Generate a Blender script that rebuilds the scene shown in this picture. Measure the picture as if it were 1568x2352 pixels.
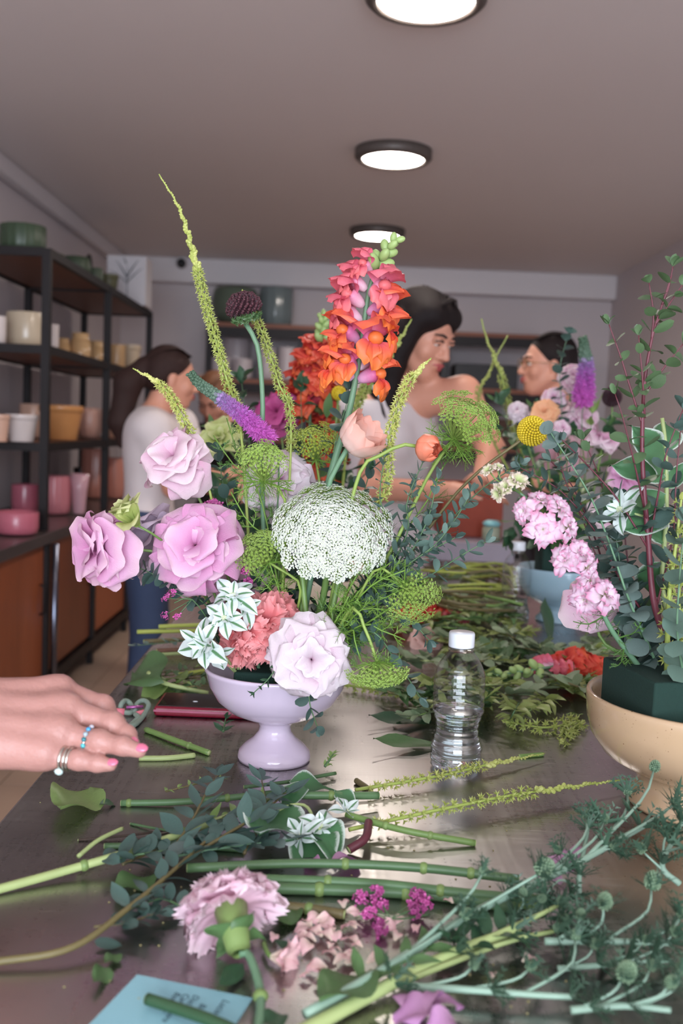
import bpy, math, random
import numpy as np
from mathutils import Vector, Matrix

for o in list(bpy.data.objects):
    bpy.data.objects.remove(o)
SC = bpy.context.scene
COL = SC.collection
random.seed(7)
rnd = random.Random(11)

# ------------------------------------------------------------------ camera
FPX, HC = 2290.0, 1.32
def _basis(th, ps, rho):
    th, ps, rho = map(math.radians, (th, ps, rho))
    fw = np.array([math.sin(ps)*math.cos(th), math.cos(ps)*math.cos(th), -math.sin(th)])
    r0 = np.array([math.cos(ps), -math.sin(ps), 0.0]); u0 = np.cross(r0, fw)
    return math.cos(rho)*r0+math.sin(rho)*u0, -math.sin(rho)*r0+math.cos(rho)*u0, fw
CR, CU, CW = _basis(4.76, 0.42, 2.3)
cam = bpy.data.cameras.new('camera')
cam.sensor_fit = 'VERTICAL'; cam.sensor_height = 36.0
cam.lens = FPX/2352.0*36.0
cam.clip_start = 0.02
cam.dof.use_dof = True; cam.dof.focus_distance = 1.2; cam.dof.aperture_fstop = 5.0
camo = bpy.data.objects.new('camera', cam); COL.objects.link(camo)
camo.matrix_world = Matrix(((CR[0], CU[0], -CW[0], 0), (CR[1], CU[1], -CW[1], 0), (CR[2], CU[2], -CW[2], HC), (0, 0, 0, 1)))
SC.camera = camo

def ray(x, y): return CW+(x-784)/FPX*CR-(y-1176)/FPX*CU
def P(x, y, Y):
    d = ray(x, y); return np.array([0, 0, HC])+d*(Y/d[1])
TZ = 0.90                                    # height of the steel table
def T(x, y, h=0.0):
    d = ray(x, y); return np.array([0, 0, HC])+d*((TZ+h-HC)/d[2])

# ------------------------------------------------------------------ world, daylight, exposure
wd = bpy.data.worlds.new('world'); SC.world = wd; wd.use_nodes = True
bg = wd.node_tree.nodes['Background']
bg.inputs[0].default_value = (0.62, 0.74, 1.0, 1); bg.inputs[1].default_value = 0.6
def area(name, loc, rot, sx, sy, power, col):
    l = bpy.data.lights.new(name, 'AREA'); l.shape = 'RECTANGLE'; l.size = sx; l.size_y = sy
    l.energy = power; l.color = col
    o = bpy.data.objects.new(name, l); COL.objects.link(o); o.location = loc; o.rotation_euler = rot
    return o
# daylight that enters by the shop window behind the photographer
area('window_daylight', (0.1, -2.42, 1.45), (math.radians(90), 0, 0), 2.6, 2.0, 70, (0.82, 0.90, 1.0))
LAMP_STRENGTH = 26.0
LAMP_COLOR = (1.0, 0.90, 0.81)
SC.view_settings.view_transform = 'Standard'
SC.view_settings.look = 'None'
SC.view_settings.exposure = 1.33
SC.view_settings.gamma = 1.0
SC.view_settings.use_curve_mapping = False

CY = SC.cycles                               # path depth that this room needs
CY.use_light_tree = False; CY.adaptive_threshold = 0.02
CY.max_bounces = 7; CY.diffuse_bounces = 4; CY.glossy_bounces = 3; CY.transmission_bounces = 8; CY.transparent_max_bounces = 10

# ------------------------------------------------------------------ materials
def lin(c):
    if isinstance(c, str):
        c = tuple(int(c[i:i+2], 16) for i in (0, 2, 4))
    return tuple((v/255/12.92 if v/255 <= 0.04045 else ((v/255+0.055)/1.055)**2.4) for v in c)+(1,)
MATS = {}
def mat(name, col=None, rough=0.5, spec=0.5, var=0.12, nscale=30.0, trans=0.0, ramp=None, edge=None, metal=0.0,
        bump=0.0, bscale=80.0, emit=None, sss=0.0, rnd_hue=0.0, stretch=None, coat=0.0):
    if name in MATS: return MATS[name]
    m = bpy.data.materials.new(name); m.use_nodes = True; MATS[name] = m
    nt = m.node_tree; N = nt.nodes; L = nt.links
    b = N['Principled BSDF']; out = N['Material Output']
    def new(t): return N.new(t)
    if ramp:
        at = new('ShaderNodeAttribute'); at.attribute_name = 'tt'
        cr = new('ShaderNodeValToRGB'); L.new(at.outputs['Fac'], cr.inputs[0])
        els = cr.color_ramp.elements
        while len(els) < len(ramp): els.new(0.5)
        for e, (p, c) in zip(els, ramp): e.position = p; e.color = lin(c)
        csock = cr.outputs[0]
    else:
        rgb = new('ShaderNodeRGB'); rgb.outputs[0].default_value = lin(col); csock = rgb.outputs[0]
    if edge:
        ecol, p0, p1 = edge
        au = new('ShaderNodeAttribute'); au.attribute_name = 'uu'
        nz = new('ShaderNodeTexNoise'); nz.inputs['Scale'].default_value = 120
        tc0 = new('ShaderNodeTexCoord'); L.new(tc0.outputs['Object'], nz.inputs['Vector'])
        ad = new('ShaderNodeMath'); ad.operation = 'MULTIPLY_ADD'; ad.inputs[1].default_value = 0.35; L.new(nz.outputs[0], ad.inputs[0]); L.new(au.outputs['Fac'], ad.inputs[2])
        mr = new('ShaderNodeMapRange'); mr.inputs[1].default_value = p0+0.17; mr.inputs[2].default_value = p1+0.17
        L.new(ad.outputs[0], mr.inputs[0])
        mx = new('ShaderNodeMix'); mx.data_type = 'RGBA'; L.new(mr.outputs[0], mx.inputs[0])
        L.new(csock, mx.inputs[6]); mx.inputs[7].default_value = lin(ecol); csock = mx.outputs[2]
    tc = new('ShaderNodeTexCoord'); vec = tc.outputs['Object']
    if stretch:
        mp = new('ShaderNodeMapping'); mp.inputs['Scale'].default_value = stretch; L.new(vec, mp.inputs[0]); vec = mp.outputs[0]
    if var:
        nz = new('ShaderNodeTexNoise'); nz.inputs['Scale'].default_value = nscale; nz.inputs['Detail'].default_value = 3
        L.new(vec, nz.inputs['Vector'])
        oi = new('ShaderNodeObjectInfo')
        s = new('ShaderNodeMath'); s.operation = 'ADD'; L.new(nz.outputs[0], s.inputs[0]); L.new(oi.outputs['Random'], s.inputs[1])
        mr = new('ShaderNodeMapRange'); mr.inputs[1].default_value = 0.3; mr.inputs[2].default_value = 1.7
        mr.inputs[3].default_value = 1-var; mr.inputs[4].default_value = 1+var; L.new(s.outputs[0], mr.inputs[0])
        hs = new('ShaderNodeHueSaturation'); L.new(csock, hs.inputs['Color']); L.new(mr.outputs[0], hs.inputs['Value'])
        csock = hs.outputs[0]
    L.new(csock, b.inputs['Base Color'])
    b.inputs['Roughness'].default_value = rough; b.inputs['Metallic'].default_value = metal
    b.inputs['Specular IOR Level'].default_value = spec
    b.inputs['Coat Weight'].default_value = coat
    if sss:
        b.inputs['Subsurface Weight'].default_value = sss; b.inputs['Subsurface Radius'].default_value = (0.012, 0.004, 0.002); b.inputs['Subsurface Scale'].default_value = 0.6
    if emit:
        b.inputs['Emission Color'].default_value = lin(emit[0]); b.inputs['Emission Strength'].default_value = emit[1]
    if bump:
        nb = new('ShaderNodeTexNoise'); nb.inputs['Scale'].default_value = bscale; nb.inputs['Detail'].default_value = 4
        L.new(vec, nb.inputs['Vector'])
        bp = new('ShaderNodeBump'); bp.inputs['Strength'].default_value = bump; bp.inputs['Distance'].default_value = 0.002
        L.new(nb.outputs[0], bp.inputs['Height']); L.new(bp.outputs[0], b.inputs['Normal'])
    if trans:
        tr = new('ShaderNodeBsdfTranslucent'); L.new(csock, tr.inputs[0])
        ms = new('ShaderNodeMixShader'); ms.inputs[0].default_value = trans
        L.new(b.outputs[0], ms.inputs[1]); L.new(tr.outputs[0], ms.inputs[2]); L.new(ms.outputs[0], out.inputs[0])
    return m

# ------------------------------------------------------------------ mesh building
def nrm(v):
    v = np.asarray(v, float); n = np.linalg.norm(v); return v/n if n > 1e-12 else v
def perp(t):
    t = nrm(t); a = np.array([0, 0, 1.0]) if abs(t[2]) < 0.9 else np.array([1.0, 0, 0])
    x = nrm(np.cross(t, a)); return x, np.cross(t, x)
def spline(pts, n=24):
    p = [np.asarray(q, float) for q in pts]
    if len(p) == 2: return [p[0]+(p[1]-p[0])*i/(n-1) for i in range(n)]
    p = [2*p[0]-p[1]]+p+[2*p[-1]-p[-2]]
    seg = len(p)-3; out = []; nd = 16*seg
    for k in range(nd):
        s = k/(nd-1)*seg; i = min(int(s), seg-1); t = s-i
        a, b, c, d = p[i], p[i+1], p[i+2], p[i+3]
        out.append(0.5*((2*b)+(c-a)*t+(2*a-5*b+4*c-d)*t*t+(3*b-a-3*c+d)*t**3))
    out = np.array(out); cl = np.concatenate([[0], np.cumsum(np.linalg.norm(np.diff(out, axis=0), axis=1))])
    tq = np.linspace(0, cl[-1], n)          # even steps along the curve
    return list(np.stack([np.interp(tq, cl, out[:, i]) for i in range(3)], 1))
def px(pts, n=24):                    # pixel triples (x, y, distance) -> smooth world path
    return spline([P(*q) for q in pts], n)
def tx(pts, n=20):                    # pixel triples (x, y, height above table) -> path lying on the table
    return spline([T(*q) for q in pts], n)
def mat4(pos, y, z, s=1.0, sx=None, sz=None):
    y = nrm(y); z = np.asarray(z, float); z = z-y*np.dot(z, y)
    if np.linalg.norm(z) < 1e-6: z = perp(y)[0]
    z = nrm(z); x = np.cross(y, z)
    sx = s if sx is None else sx; sz = s if sz is None else sz
    M = Matrix.Identity(4)
    for i in range(3):
        M[i][0] = x[i]*sx; M[i][1] = y[i]*s; M[i][2] = z[i]*sz; M[i][3] = pos[i]
    return M

class MB:
    def __init__(s): s.v = []; s.f = []; s.t = []; s.u = []; s.n = 0
    def put(s, V, F, t=None, u=None):
        V = np.asarray(V, float).reshape(-1, 3); k = len(V)
        s.v.append(V); b = s.n
        s.f.extend([tuple(i+b for i in f) for f in F]); s.n += k
        s.t.append(np.full(k, 0.5) if t is None else np.broadcast_to(np.asarray(t, float), (k,)))
        s.u.append(np.zeros(k) if u is None else np.broadcast_to(np.asarray(u, float), (k,)))
        return s
    def tube(s, path, r, n=6, t0=0.0, t1=1.0, cap=True, flat=1.0):
        path = [np.asarray(p, float) for p in path]; m = len(path)
        rr = [r]*m if np.isscalar(r) else (list(r) if len(r) == m else list(np.interp(np.linspace(0, 1, m), np.linspace(0, 1, len(r)), r)))
        X = None; V = []; tt = []
        for i, p in enumerate(path):
            tg = nrm(path[min(i+1, m-1)]-path[max(i-1, 0)])
            if X is None: X = perp(tg)[0]
            X = nrm(X-tg*np.dot(X, tg)); Yv = np.cross(tg, X)
            for k in range(n):
                a = 2*math.pi*k/n; V.append(p+rr[i]*(math.cos(a)*X+flat*math.sin(a)*Yv)); tt.append(t0+(t1-t0)*i/max(1, m-1))
        F = [(i*n+k, i*n+(k+1) % n, (i+1)*n+(k+1) % n, (i+1)*n+k) for i in range(m-1) for k in range(n)]
        if cap: F += [tuple(range(n))[::-1], tuple((m-1)*n+k for k in range(n))]
        return s.put(V, F, tt)
    def grid(s, fn, nu=5, nv=8):
        V = []; t = []; u_ = []
        for j in range(nv+1):
            for i in range(nu+1):
                u = -1+2*i/nu; v = j/nv
                V.append(fn(u, v)); t.append(v); u_.append(abs(u))
        F = [(j*(nu+1)+i, j*(nu+1)+i+1, (j+1)*(nu+1)+i+1, (j+1)*(nu+1)+i) for j in range(nv) for i in range(nu)]
        return s.put(V, F, t, u_)
    def lathe(s, prof, n=40, c=(0, 0, 0), ribs=0, ribd=0.0, t=None):
        V = []; tt = []
        for j, (r, z) in enumerate(prof):
            for k in range(n):
                a = 2*math.pi*k/n
                q = r*(1+ribd*math.cos(ribs*a)) if ribs else r
                V.append((c[0]+q*math.cos(a), c[1]+q*math.sin(a), c[2]+z)); tt.append(j/max(1, len(prof)-1))
        F = [(j*n+k, j*n+(k+1) % n, (j+1)*n+(k+1) % n, (j+1)*n+k) for j in range(len(prof)-1) for k in range(n)]
        if prof[0][0] > 1e-6: F.append(tuple(range(n))[::-1])
        if prof[-1][0] > 1e-6: F.append(tuple((len(prof)-1)*n+k for k in range(n)))
        return s.put(V, F, tt if t is None else t)
    def box(s, lo, hi, t=None):
        x0, y0, z0 = lo; x1, y1, z1 = hi
        V = [(x0, y0, z0), (x1, y0, z0), (x1, y1, z0), (x0, y1, z0), (x0, y0, z1), (x1, y0, z1), (x1, y1, z1), (x0, y1, z1)]
        return s.put(V, [(0, 3, 2, 1), (4, 5, 6, 7), (0, 1, 5, 4), (1, 2, 6, 5), (2, 3, 7, 6), (3, 0, 4, 7)], t)
    def ball(s, c, r, n=8, m=5, t=0.5, ax=None):
        r = (r, r, r) if np.isscalar(r) else r
        V = []; F = []
        A = np.eye(3) if ax is None else np.stack([*perp(ax), nrm(ax)], 1)
        for j in range(m+1):
            th = math.pi*j/m
            for k in range(n):
                a = 2*math.pi*k/n
                V.append(np.asarray(c)+A@np.array([r[0]*math.sin(th)*math.cos(a), r[1]*math.sin(th)*math.sin(a), -r[2]*math.cos(th)]))
        F = [(j*n+k, j*n+(k+1) % n, (j+1)*n+(k+1) % n, (j+1)*n+k) for j in range(m) for k in range(n)]
        return s.put(V, F, t)
    def stamp(s, tpl, M4, t=None):          # place a small template (V, F, t) many times
        V, F, tt = tpl
        A = np.array(M4)[:3, :3]; b = np.array(M4)[:3, 3]
        return s.put(V@A.T+b, F, tt if t is None else t)
    def mesh(s, name, m, smooth=True):
        me = bpy.data.meshes.new(name)
        V = np.concatenate(s.v) if s.v else np.zeros((0, 3))
        me.from_pydata(V.tolist(), [], s.f)
        a = me.attributes.new('tt', 'FLOAT', 'POINT'); a.data.foreach_set('value', np.concatenate(s.t).astype(np.float32))
        a = me.attributes.new('uu', 'FLOAT', 'POINT'); a.data.foreach_set('value', np.concatenate(s.u).astype(np.float32))
        if smooth: me.polygons.foreach_set('use_smooth', [True]*len(me.polygons))
        me.materials.append(m); me.update()
        return me
    def build(s, name, m, parent=None, smooth=True, kind=None, label=None, bevel=0.0, sub=0):
        org = ORG.get(parent.name, np.zeros(3)) if parent else np.zeros(3)
        if parent is None:                   # a thing that is one mesh: its origin at its base
            V = np.concatenate(s.v); lo, hi = V.min(0), V.max(0); org = np.array([(lo[0]+hi[0])/2, (lo[1]+hi[1])/2, lo[2]])
        s.v = [v-org for v in s.v]
        me = s.mesh(name, m, smooth)
        o = bpy.data.objects.new(name, me); COL.objects.link(o)
        if parent: o.parent = parent
        else: o.location = org
        ORG[o.name] = org
        if kind: o['kind'] = kind
        if label: o['label'] = label
        if bevel:
            bv = o.modifiers.new('bevel', 'BEVEL'); bv.width = bevel; bv.segments = 2; bv.limit_method = 'ANGLE'
            wn = o.modifiers.new('normals', 'WEIGHTED_NORMAL'); wn.keep_sharp = True
        if sub:
            sb = o.modifiers.new('subdivision', 'SUBSURF'); sb.levels = sub; sb.render_levels = sub
        return o
ORG = {}
def tag(o, label, cat, group=None, kind=None):
    o['label'] = label; o['category'] = cat
    if group: o['group'] = group
    if kind: o['kind'] = kind
    return o
def thing(name, label, cat, loc, group=None):
    o = bpy.data.objects.new(name, None); COL.objects.link(o); o.empty_display_size = 0.02
    o.location = Vector(loc); ORG[o.name] = np.asarray(loc, float)
    return tag(o, label, cat, group)
def struct(o):
    o['kind'] = 'structure'; return o
def inst(me, name, M, parent, m=None):
    o = bpy.data.objects.new(name, me); COL.objects.link(o)
    o.parent = parent
    g = ORG.get(parent.name, np.zeros(3))
    M = M.copy()
    for i in range(3): M[i][3] -= g[i]
    o.matrix_local = M; ORG[o.name] = g
    return o
def copy_tree(o, loc=None, label=None, parent=None):
    c = o.copy(); COL.objects.link(c)
    if parent: c.parent = parent
    if loc is not None: c.location = Vector(loc)
    if label: c['label'] = label
    for ch in o.children: copy_tree(ch, parent=c)
    return c

# leaf and petal shapes: +Y is along, +Z the upper or inner side, base at the origin
def leaf_fn(L, W, peak=0.45, tip=1.0, fold=0.15, bend=0.3, wave=0.0, ph=0.0, tw=0.0):
    def fn(u, v):
        e = math.log(0.5)/math.log(peak)
        w = W*0.5*max(0.0, math.sin(math.pi*min(1, v**e)))**(0.75 if tip < 1 else 1.0)
        if tip < 1 and v > 0.5: w = max(w, W*0.5*math.sqrt(max(0, 1-((v-0.5)/0.5)**2))*0.98)
        x = u*w; a = bend*v
        y = L*(math.sin(a)/bend if abs(bend) > 1e-3 else v)
        z = L*((1-math.cos(a))/bend if abs(bend) > 1e-3 else 0)
        z = -z+fold*abs(u)*w+wave*W*math.sin(9*v+ph+2*u)*abs(u)
        c, s = math.cos(tw*v), math.sin(tw*v)
        return (x*c-z*s*0.3, y, z+x*s)
    return fn
def leaf_mesh(name, m, L=1.0, W=0.45, nu=4, nv=7, **k):
    return MB().grid(leaf_fn(L, W, **k), nu, nv).mesh(name, m)
def petal_fn(W=0.9, cup=0.25, curl=0.6, ruf=0.06, rk=3.0, ph=0.0, notch=0.06, saw=0.0, base=0.22, sawk=9):
    def fn(u, v):
        w = W*0.5*(base+(1-base)*math.sin(0.5*math.pi*min(1, v*1.25))**1.1)
        if v > 0.75: w *= math.sqrt(max(0.0, 1-((v-0.75)/0.25)**2*0.40))
        x = u*w
        ln = 1-0.36*abs(u)**2.4*(v**3)-notch*v**3*(1-min(1, abs(u)*3))
        ln += saw*(v**4)*(abs(((u*sawk+ph) % 2)-1)-0.5)
        a = curl*(v**1.6)
        y = ln*v*math.cos(a*0.6); z = -ln*v*math.sin(a*0.6)
        z += cup*(u*u)*w+cup*0.25*math.sin(math.pi*v)
        z += ruf*v*v*(math.sin(rk*u*math.pi+ph)+0.5*math.sin(rk*2.3*u+ph*2+4*v))
        y += ruf*0.5*v*v*math.sin(rk*1.7*u*math.pi+ph*1.3)
        return (x, y, z)
    return fn
def petal_mesh(name, m, nu=10, nv=10, **k):
    return MB().grid(petal_fn(**k), nu, nv).mesh(name, m)

# implicit bodies -> one continuous surface
def surf(prims, lo, hi, h, k=0.02):
    lo = np.asarray(lo, float); n = np.ceil((np.asarray(hi)-lo)/h).astype(int)+1
    D = np.full(n, 0.2)
    for pr in prims:
        kind = pr[0]; kk = pr[-1] if isinstance(pr[-1], dict) else {}
        ks = kk.get('k', k)
        if kind == 'c':
            a, b, r1, r2 = np.asarray(pr[1], float), np.asarray(pr[2], float), pr[3], pr[4]; R = max(r1, r2)
            l, g = np.minimum(a, b)-R, np.maximum(a, b)+R
        else:
            a = np.asarray(pr[1], float); rr = np.asarray(pr[2], float); R = rr.max(); l, g = a-R, a+R
        mg = max(4*h, 2*ks)+0.01
        i0 = np.clip(np.floor((l-mg-lo)/h).astype(int), 0, n-1); i1 = np.clip(np.ceil((g+mg-lo)/h).astype(int)+1, 1, n)
        if (i1 <= i0).any(): continue
        X, Y, Z = np.meshgrid(*[lo[d]+h*np.arange(i0[d], i1[d]) for d in range(3)], indexing='ij')
        if kind == 'c':
            ab = b-a; L2 = max(1e-12, ab@ab)
            t = np.clip(((X-a[0])*ab[0]+(Y-a[1])*ab[1]+(Z-a[2])*ab[2])/L2, 0, 1)
            d = np.sqrt((X-a[0]-t*ab[0])**2+(Y-a[1]-t*ab[1])**2+(Z-a[2]-t*ab[2])**2)-(r1+(r2-r1)*t)
        else:
            Mr = kk.get('R', np.eye(3))
            Q = np.stack([X-a[0], Y-a[1], Z-a[2]], -1)@Mr
            q = np.sqrt(((Q/rr)**2).sum(-1)); q2 = np.sqrt(((Q/rr**2)**2).sum(-1))
            d = q*(q-1)/np.maximum(q2, 1e-9)
        sl = tuple(slice(i0[j], i1[j]) for j in range(3)); cur = D[sl]
        if kk.get('sub'):
            hh = np.maximum(ks-np.abs(cur+d), 0)/ks; D[sl] = np.maximum(cur, -d)+hh*hh*ks*0.25
        else:
            hh = np.maximum(ks-np.abs(cur-d), 0)/ks; D[sl] = np.minimum(cur, d)-hh*hh*ks*0.25
    return D, lo, h
def surf_mesh(D, lo, h):
    S = D < 0; nx, ny, nz = D.shape
    acc = np.zeros((nx-1, ny-1, nz-1, 3)); cnt = np.zeros((nx-1, ny-1, nz-1))
    C = [(i, j, k) for i in (0, 1) for j in (0, 1) for k in (0, 1)]
    for a in C:
        for d in range(3):
            if a[d]: continue
            b = list(a); b[d] = 1
            sa = D[a[0]:nx-1+a[0], a[1]:ny-1+a[1], a[2]:nz-1+a[2]]; sb = D[b[0]:nx-1+b[0], b[1]:ny-1+b[1], b[2]:nz-1+b[2]]
            cr = (sa < 0) != (sb < 0); t = np.where(cr, sa/np.where(cr, sa-sb, 1), 0)
            for q in range(3): acc[..., q] += np.where(cr, a[q]+(t if q == d else 0), 0)
            cnt += cr
    on = cnt > 0; idx = np.full(on.shape, -1); idx[on] = np.arange(on.sum())
    g = np.argwhere(on); V = lo+h*(g+acc[on]/cnt[on][:, None])
    F = []
    for d in range(3):
        s0 = [slice(None)]*3; s1 = [slice(None)]*3; s0[d] = slice(0, -1); s1[d] = slice(1, None)
        A, B = S[tuple(s0)], S[tuple(s1)]
        e = np.argwhere(A != B); o1, o2 = [q for q in range(3) if q != d]
        e = e[(e[:, o1] > 0) & (e[:, o2] > 0) & (e[:, o1] < D.shape[o1]-1) & (e[:, o2] < D.shape[o2]-1)]
        if not len(e): continue
        def ix(da, db):
            q = e.copy(); q[:, o1] -= da; q[:, o2] -= db; return idx[q[:, 0], q[:, 1], q[:, 2]]
        quad = np.stack([ix(1, 1), ix(0, 1), ix(0, 0), ix(1, 0)], 1)
        ins = A[e[:, 0], e[:, 1], e[:, 2]]
        if d == 1: ins = ~ins
        quad[~ins] = quad[~ins][:, ::-1]
        F.append(quad)
    F = np.concatenate(F); F = F[(F >= 0).all(1)]
    return V, [tuple(int(i) for i in q) for q in F]
def organic(name, prims, m, parent, h=0.005, k=0.02, fn=None, smooth_it=1):
    pts = []
    for pr in prims:
        R = max(pr[3], pr[4]) if pr[0] == 'c' else max(pr[2])
        for c in ((pr[1], pr[2]) if pr[0] == 'c' else (pr[1],)):
            pts += [np.asarray(c, float)-R, np.asarray(c, float)+R]
    pts = np.array(pts); pad = 4*h+0.01
    D, lo, h = surf(prims, pts.min(0)-pad, pts.max(0)+pad, h, k)
    if fn is not None: D = fn(D, lo, h)
    V, F = surf_mesh(D, lo, h)
    mb = MB().put(V, F)
    return mb.build(name, m, parent)
def rot_axes(fwd, up=(0, 0, 1)):            # columns: right, forward, up
    f = nrm(fwd); r = nrm(np.cross(f, up)); u = np.cross(r, f)
    return np.stack([r, f, u], 1)

# ================================================================== the room
XL, XR, YB, YF, ZC = -1.62, 1.97, 7.4, -2.5, 2.5
ZF = 0.16                                    # floor level (the table stands 0.74 m high)
m_wall = mat('wall_paint', (205, 196, 198), 0.75, var=0.04, nscale=2, bump=0.05, bscale=60)
m_ceil = mat('ceiling_paint', (224, 216, 214), 0.7, var=0.03, nscale=1.5)
m_floor = mat('floor_tile', (186, 160, 140), 0.45, var=0.08, nscale=3, bump=0.05)
m_grout = mat('floor_grout', (120, 102, 92), 0.8)
m_trim = mat('trim_paint', (214, 208, 210), 0.5, var=0.03)
struct(MB().box((XL-0.2, YF-0.2, ZF-0.12), (XR+0.2, YB+0.2, ZF-0.004)).build('floor', m_grout, smooth=False))
fl = bpy.data.objects['floor']
tile = MB().box((-0.298, -0.308, -0.006), (0.298, 0.308, 0.0)).mesh('floor_tile', m_floor, False)
for i in range(6):
    for j in range(16):
        inst(tile, 'tile', Matrix.Translation((XL+0.3+0.6*i, YF+0.3+0.62*j, ZF)), fl)
struct(MB().box((XL-0.2, YF-0.2, ZC), (XR+0.2, YB+0.2, ZC+0.12)).build('ceiling', m_ceil, smooth=False))
struct(MB().box((XL-0.15, YF-0.2, ZF), (XL, YB+0.2, ZC)).build('wall_left', m_wall, smooth=False))
struct(MB().box((XR, YF-0.2, ZF), (XR+0.15, YB+0.2, ZC)).build('wall_right', m_wall, smooth=False))
struct(MB().box((XL, YB, ZF), (XR, YB+0.15, ZC)).build('wall_back', m_wall, smooth=False))
zs = P(900, 668, YB-0.12)[2]
struct(MB().box((XL, YB-0.12, zs), (XR, YB, ZC)).build('trim_1', m_trim, bevel=0.01))
struct(MB().box((XL, YF, ZC-0.09), (XL+0.07, YB-0.12, ZC)).build('trim_2', m_trim, bevel=0.02))
# shop window behind the photographer
fw_ = MB()
fw_.box((XL, YF-0.15, ZF), (XR, YF, 0.42)).box((XL, YF-0.15, 2.46), (XR, YF, ZC)).box((XL, YF-0.15, 0.42), (-1.25, YF, 2.46)).box((1.45, YF-0.15, 0.42), (XR, YF, 2.46))
struct(fw_.build('wall_front', m_wall, smooth=False))
wn = struct(MB().box((-1.25, YF-0.1, 0.42), (-1.19, YF-0.04, 2.46)).box((1.39, YF-0.1, 0.42), (1.45, YF-0.04, 2.46)).box((0.07, YF-0.1, 0.42), (0.13, YF-0.04, 2.46)).box((-1.19, YF-0.1, 0.42), (1.39, YF-0.04, 0.48)).box((-1.19, YF-0.1, 2.40), (1.39, YF-0.04, 2.46)).build('window_1', mat('window_frame', (60, 58, 60), 0.4), smooth=False))
# doorway in the right wall
dr = struct(MB().box((XR-0.03, 4.25, ZF), (XR, 5.33, 2.12)).build('door_1', mat('door_paint', (226, 228, 236), 0.4, var=0.02), bevel=0.006))
MB().box((XR-0.045, 4.35, ZF+0.06), (XR-0.03, 5.23, 2.03)).build('door_panel', MATS['door_paint'], dr, bevel=0.01)
MB().tube([(XR-0.045, 5.12, 1.0), (XR-0.09, 5.12, 1.0), (XR-0.09, 5.02, 1.0)], 0.01, 8).build('door_handle', mat('steel_handle', (150, 150, 155), 0.3, metal=1.0), dr)
struct(MB().box((XR-0.015, 5.33, ZF), (XR, YB, ZF+0.10)).build('baseboard_right', m_trim, bevel=0.004))
struct(MB().box((XL, YB-0.015, ZF), (XR-0.02, YB, ZF+0.10)).build('baseboard_back', m_trim, bevel=0.004))

# ---- ceiling lamps
m_ring = mat('lamp_ring', (92, 84, 80), 0.45, metal=0.3)
m_diff = mat('lamp_diffuser', (255, 245, 235), 0.4, var=0)
nb = m_diff.node_tree.nodes['Principled BSDF']
nb.inputs['Emission Color'].default_value = LAMP_COLOR+(1,); nb.inputs['Emission Strength'].default_value = LAMP_STRENGTH
LL = ['round flush ceiling lamp cut by the top edge of the picture', 'middle one of the three round ceiling lamps', 'smallest and farthest round ceiling lamp above the snapdragon']
for i, y in enumerate((2.76, 4.32, 6.0)):
    t = thing('ceiling_lamp', LL[i], 'ceiling lamp', (0.19, y, ZC-0.045), 'round ceiling lamps')
    MB().lathe([(0.13, 0.012), (0.132, 0.0), (0.150, 0.0), (0.163, 0.012), (0.163, 0.045), (0.13, 0.045)], 56, (0.19, y, ZC-0.045)).build('ring', m_ring, t)
    MB().lathe([(0.0, -0.006), (0.08, -0.004), (0.125, 0.004), (0.131, 0.012), (0.131, 0.03)], 48, (0.19, y, ZC-0.045)).build('diffuser', m_diff, t)

# ---- small security camera on the soffit
c = P(418, 603, YB-0.14)
t = thing('security_camera', 'small dark dome camera high on the back wall', 'camera', (c[0], YB-0.12, c[2]))
MB().tube([(c[0], YB-0.12, c[2]), (c[0], YB-0.16, c[2])], 0.045, 16).build('mount', m_trim, t)
MB().ball((c[0], YB-0.17, c[2]-0.01), 0.034, 14, 8).build('dome', mat('dark_glass', (14, 15, 20), 0.1), t)

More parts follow.
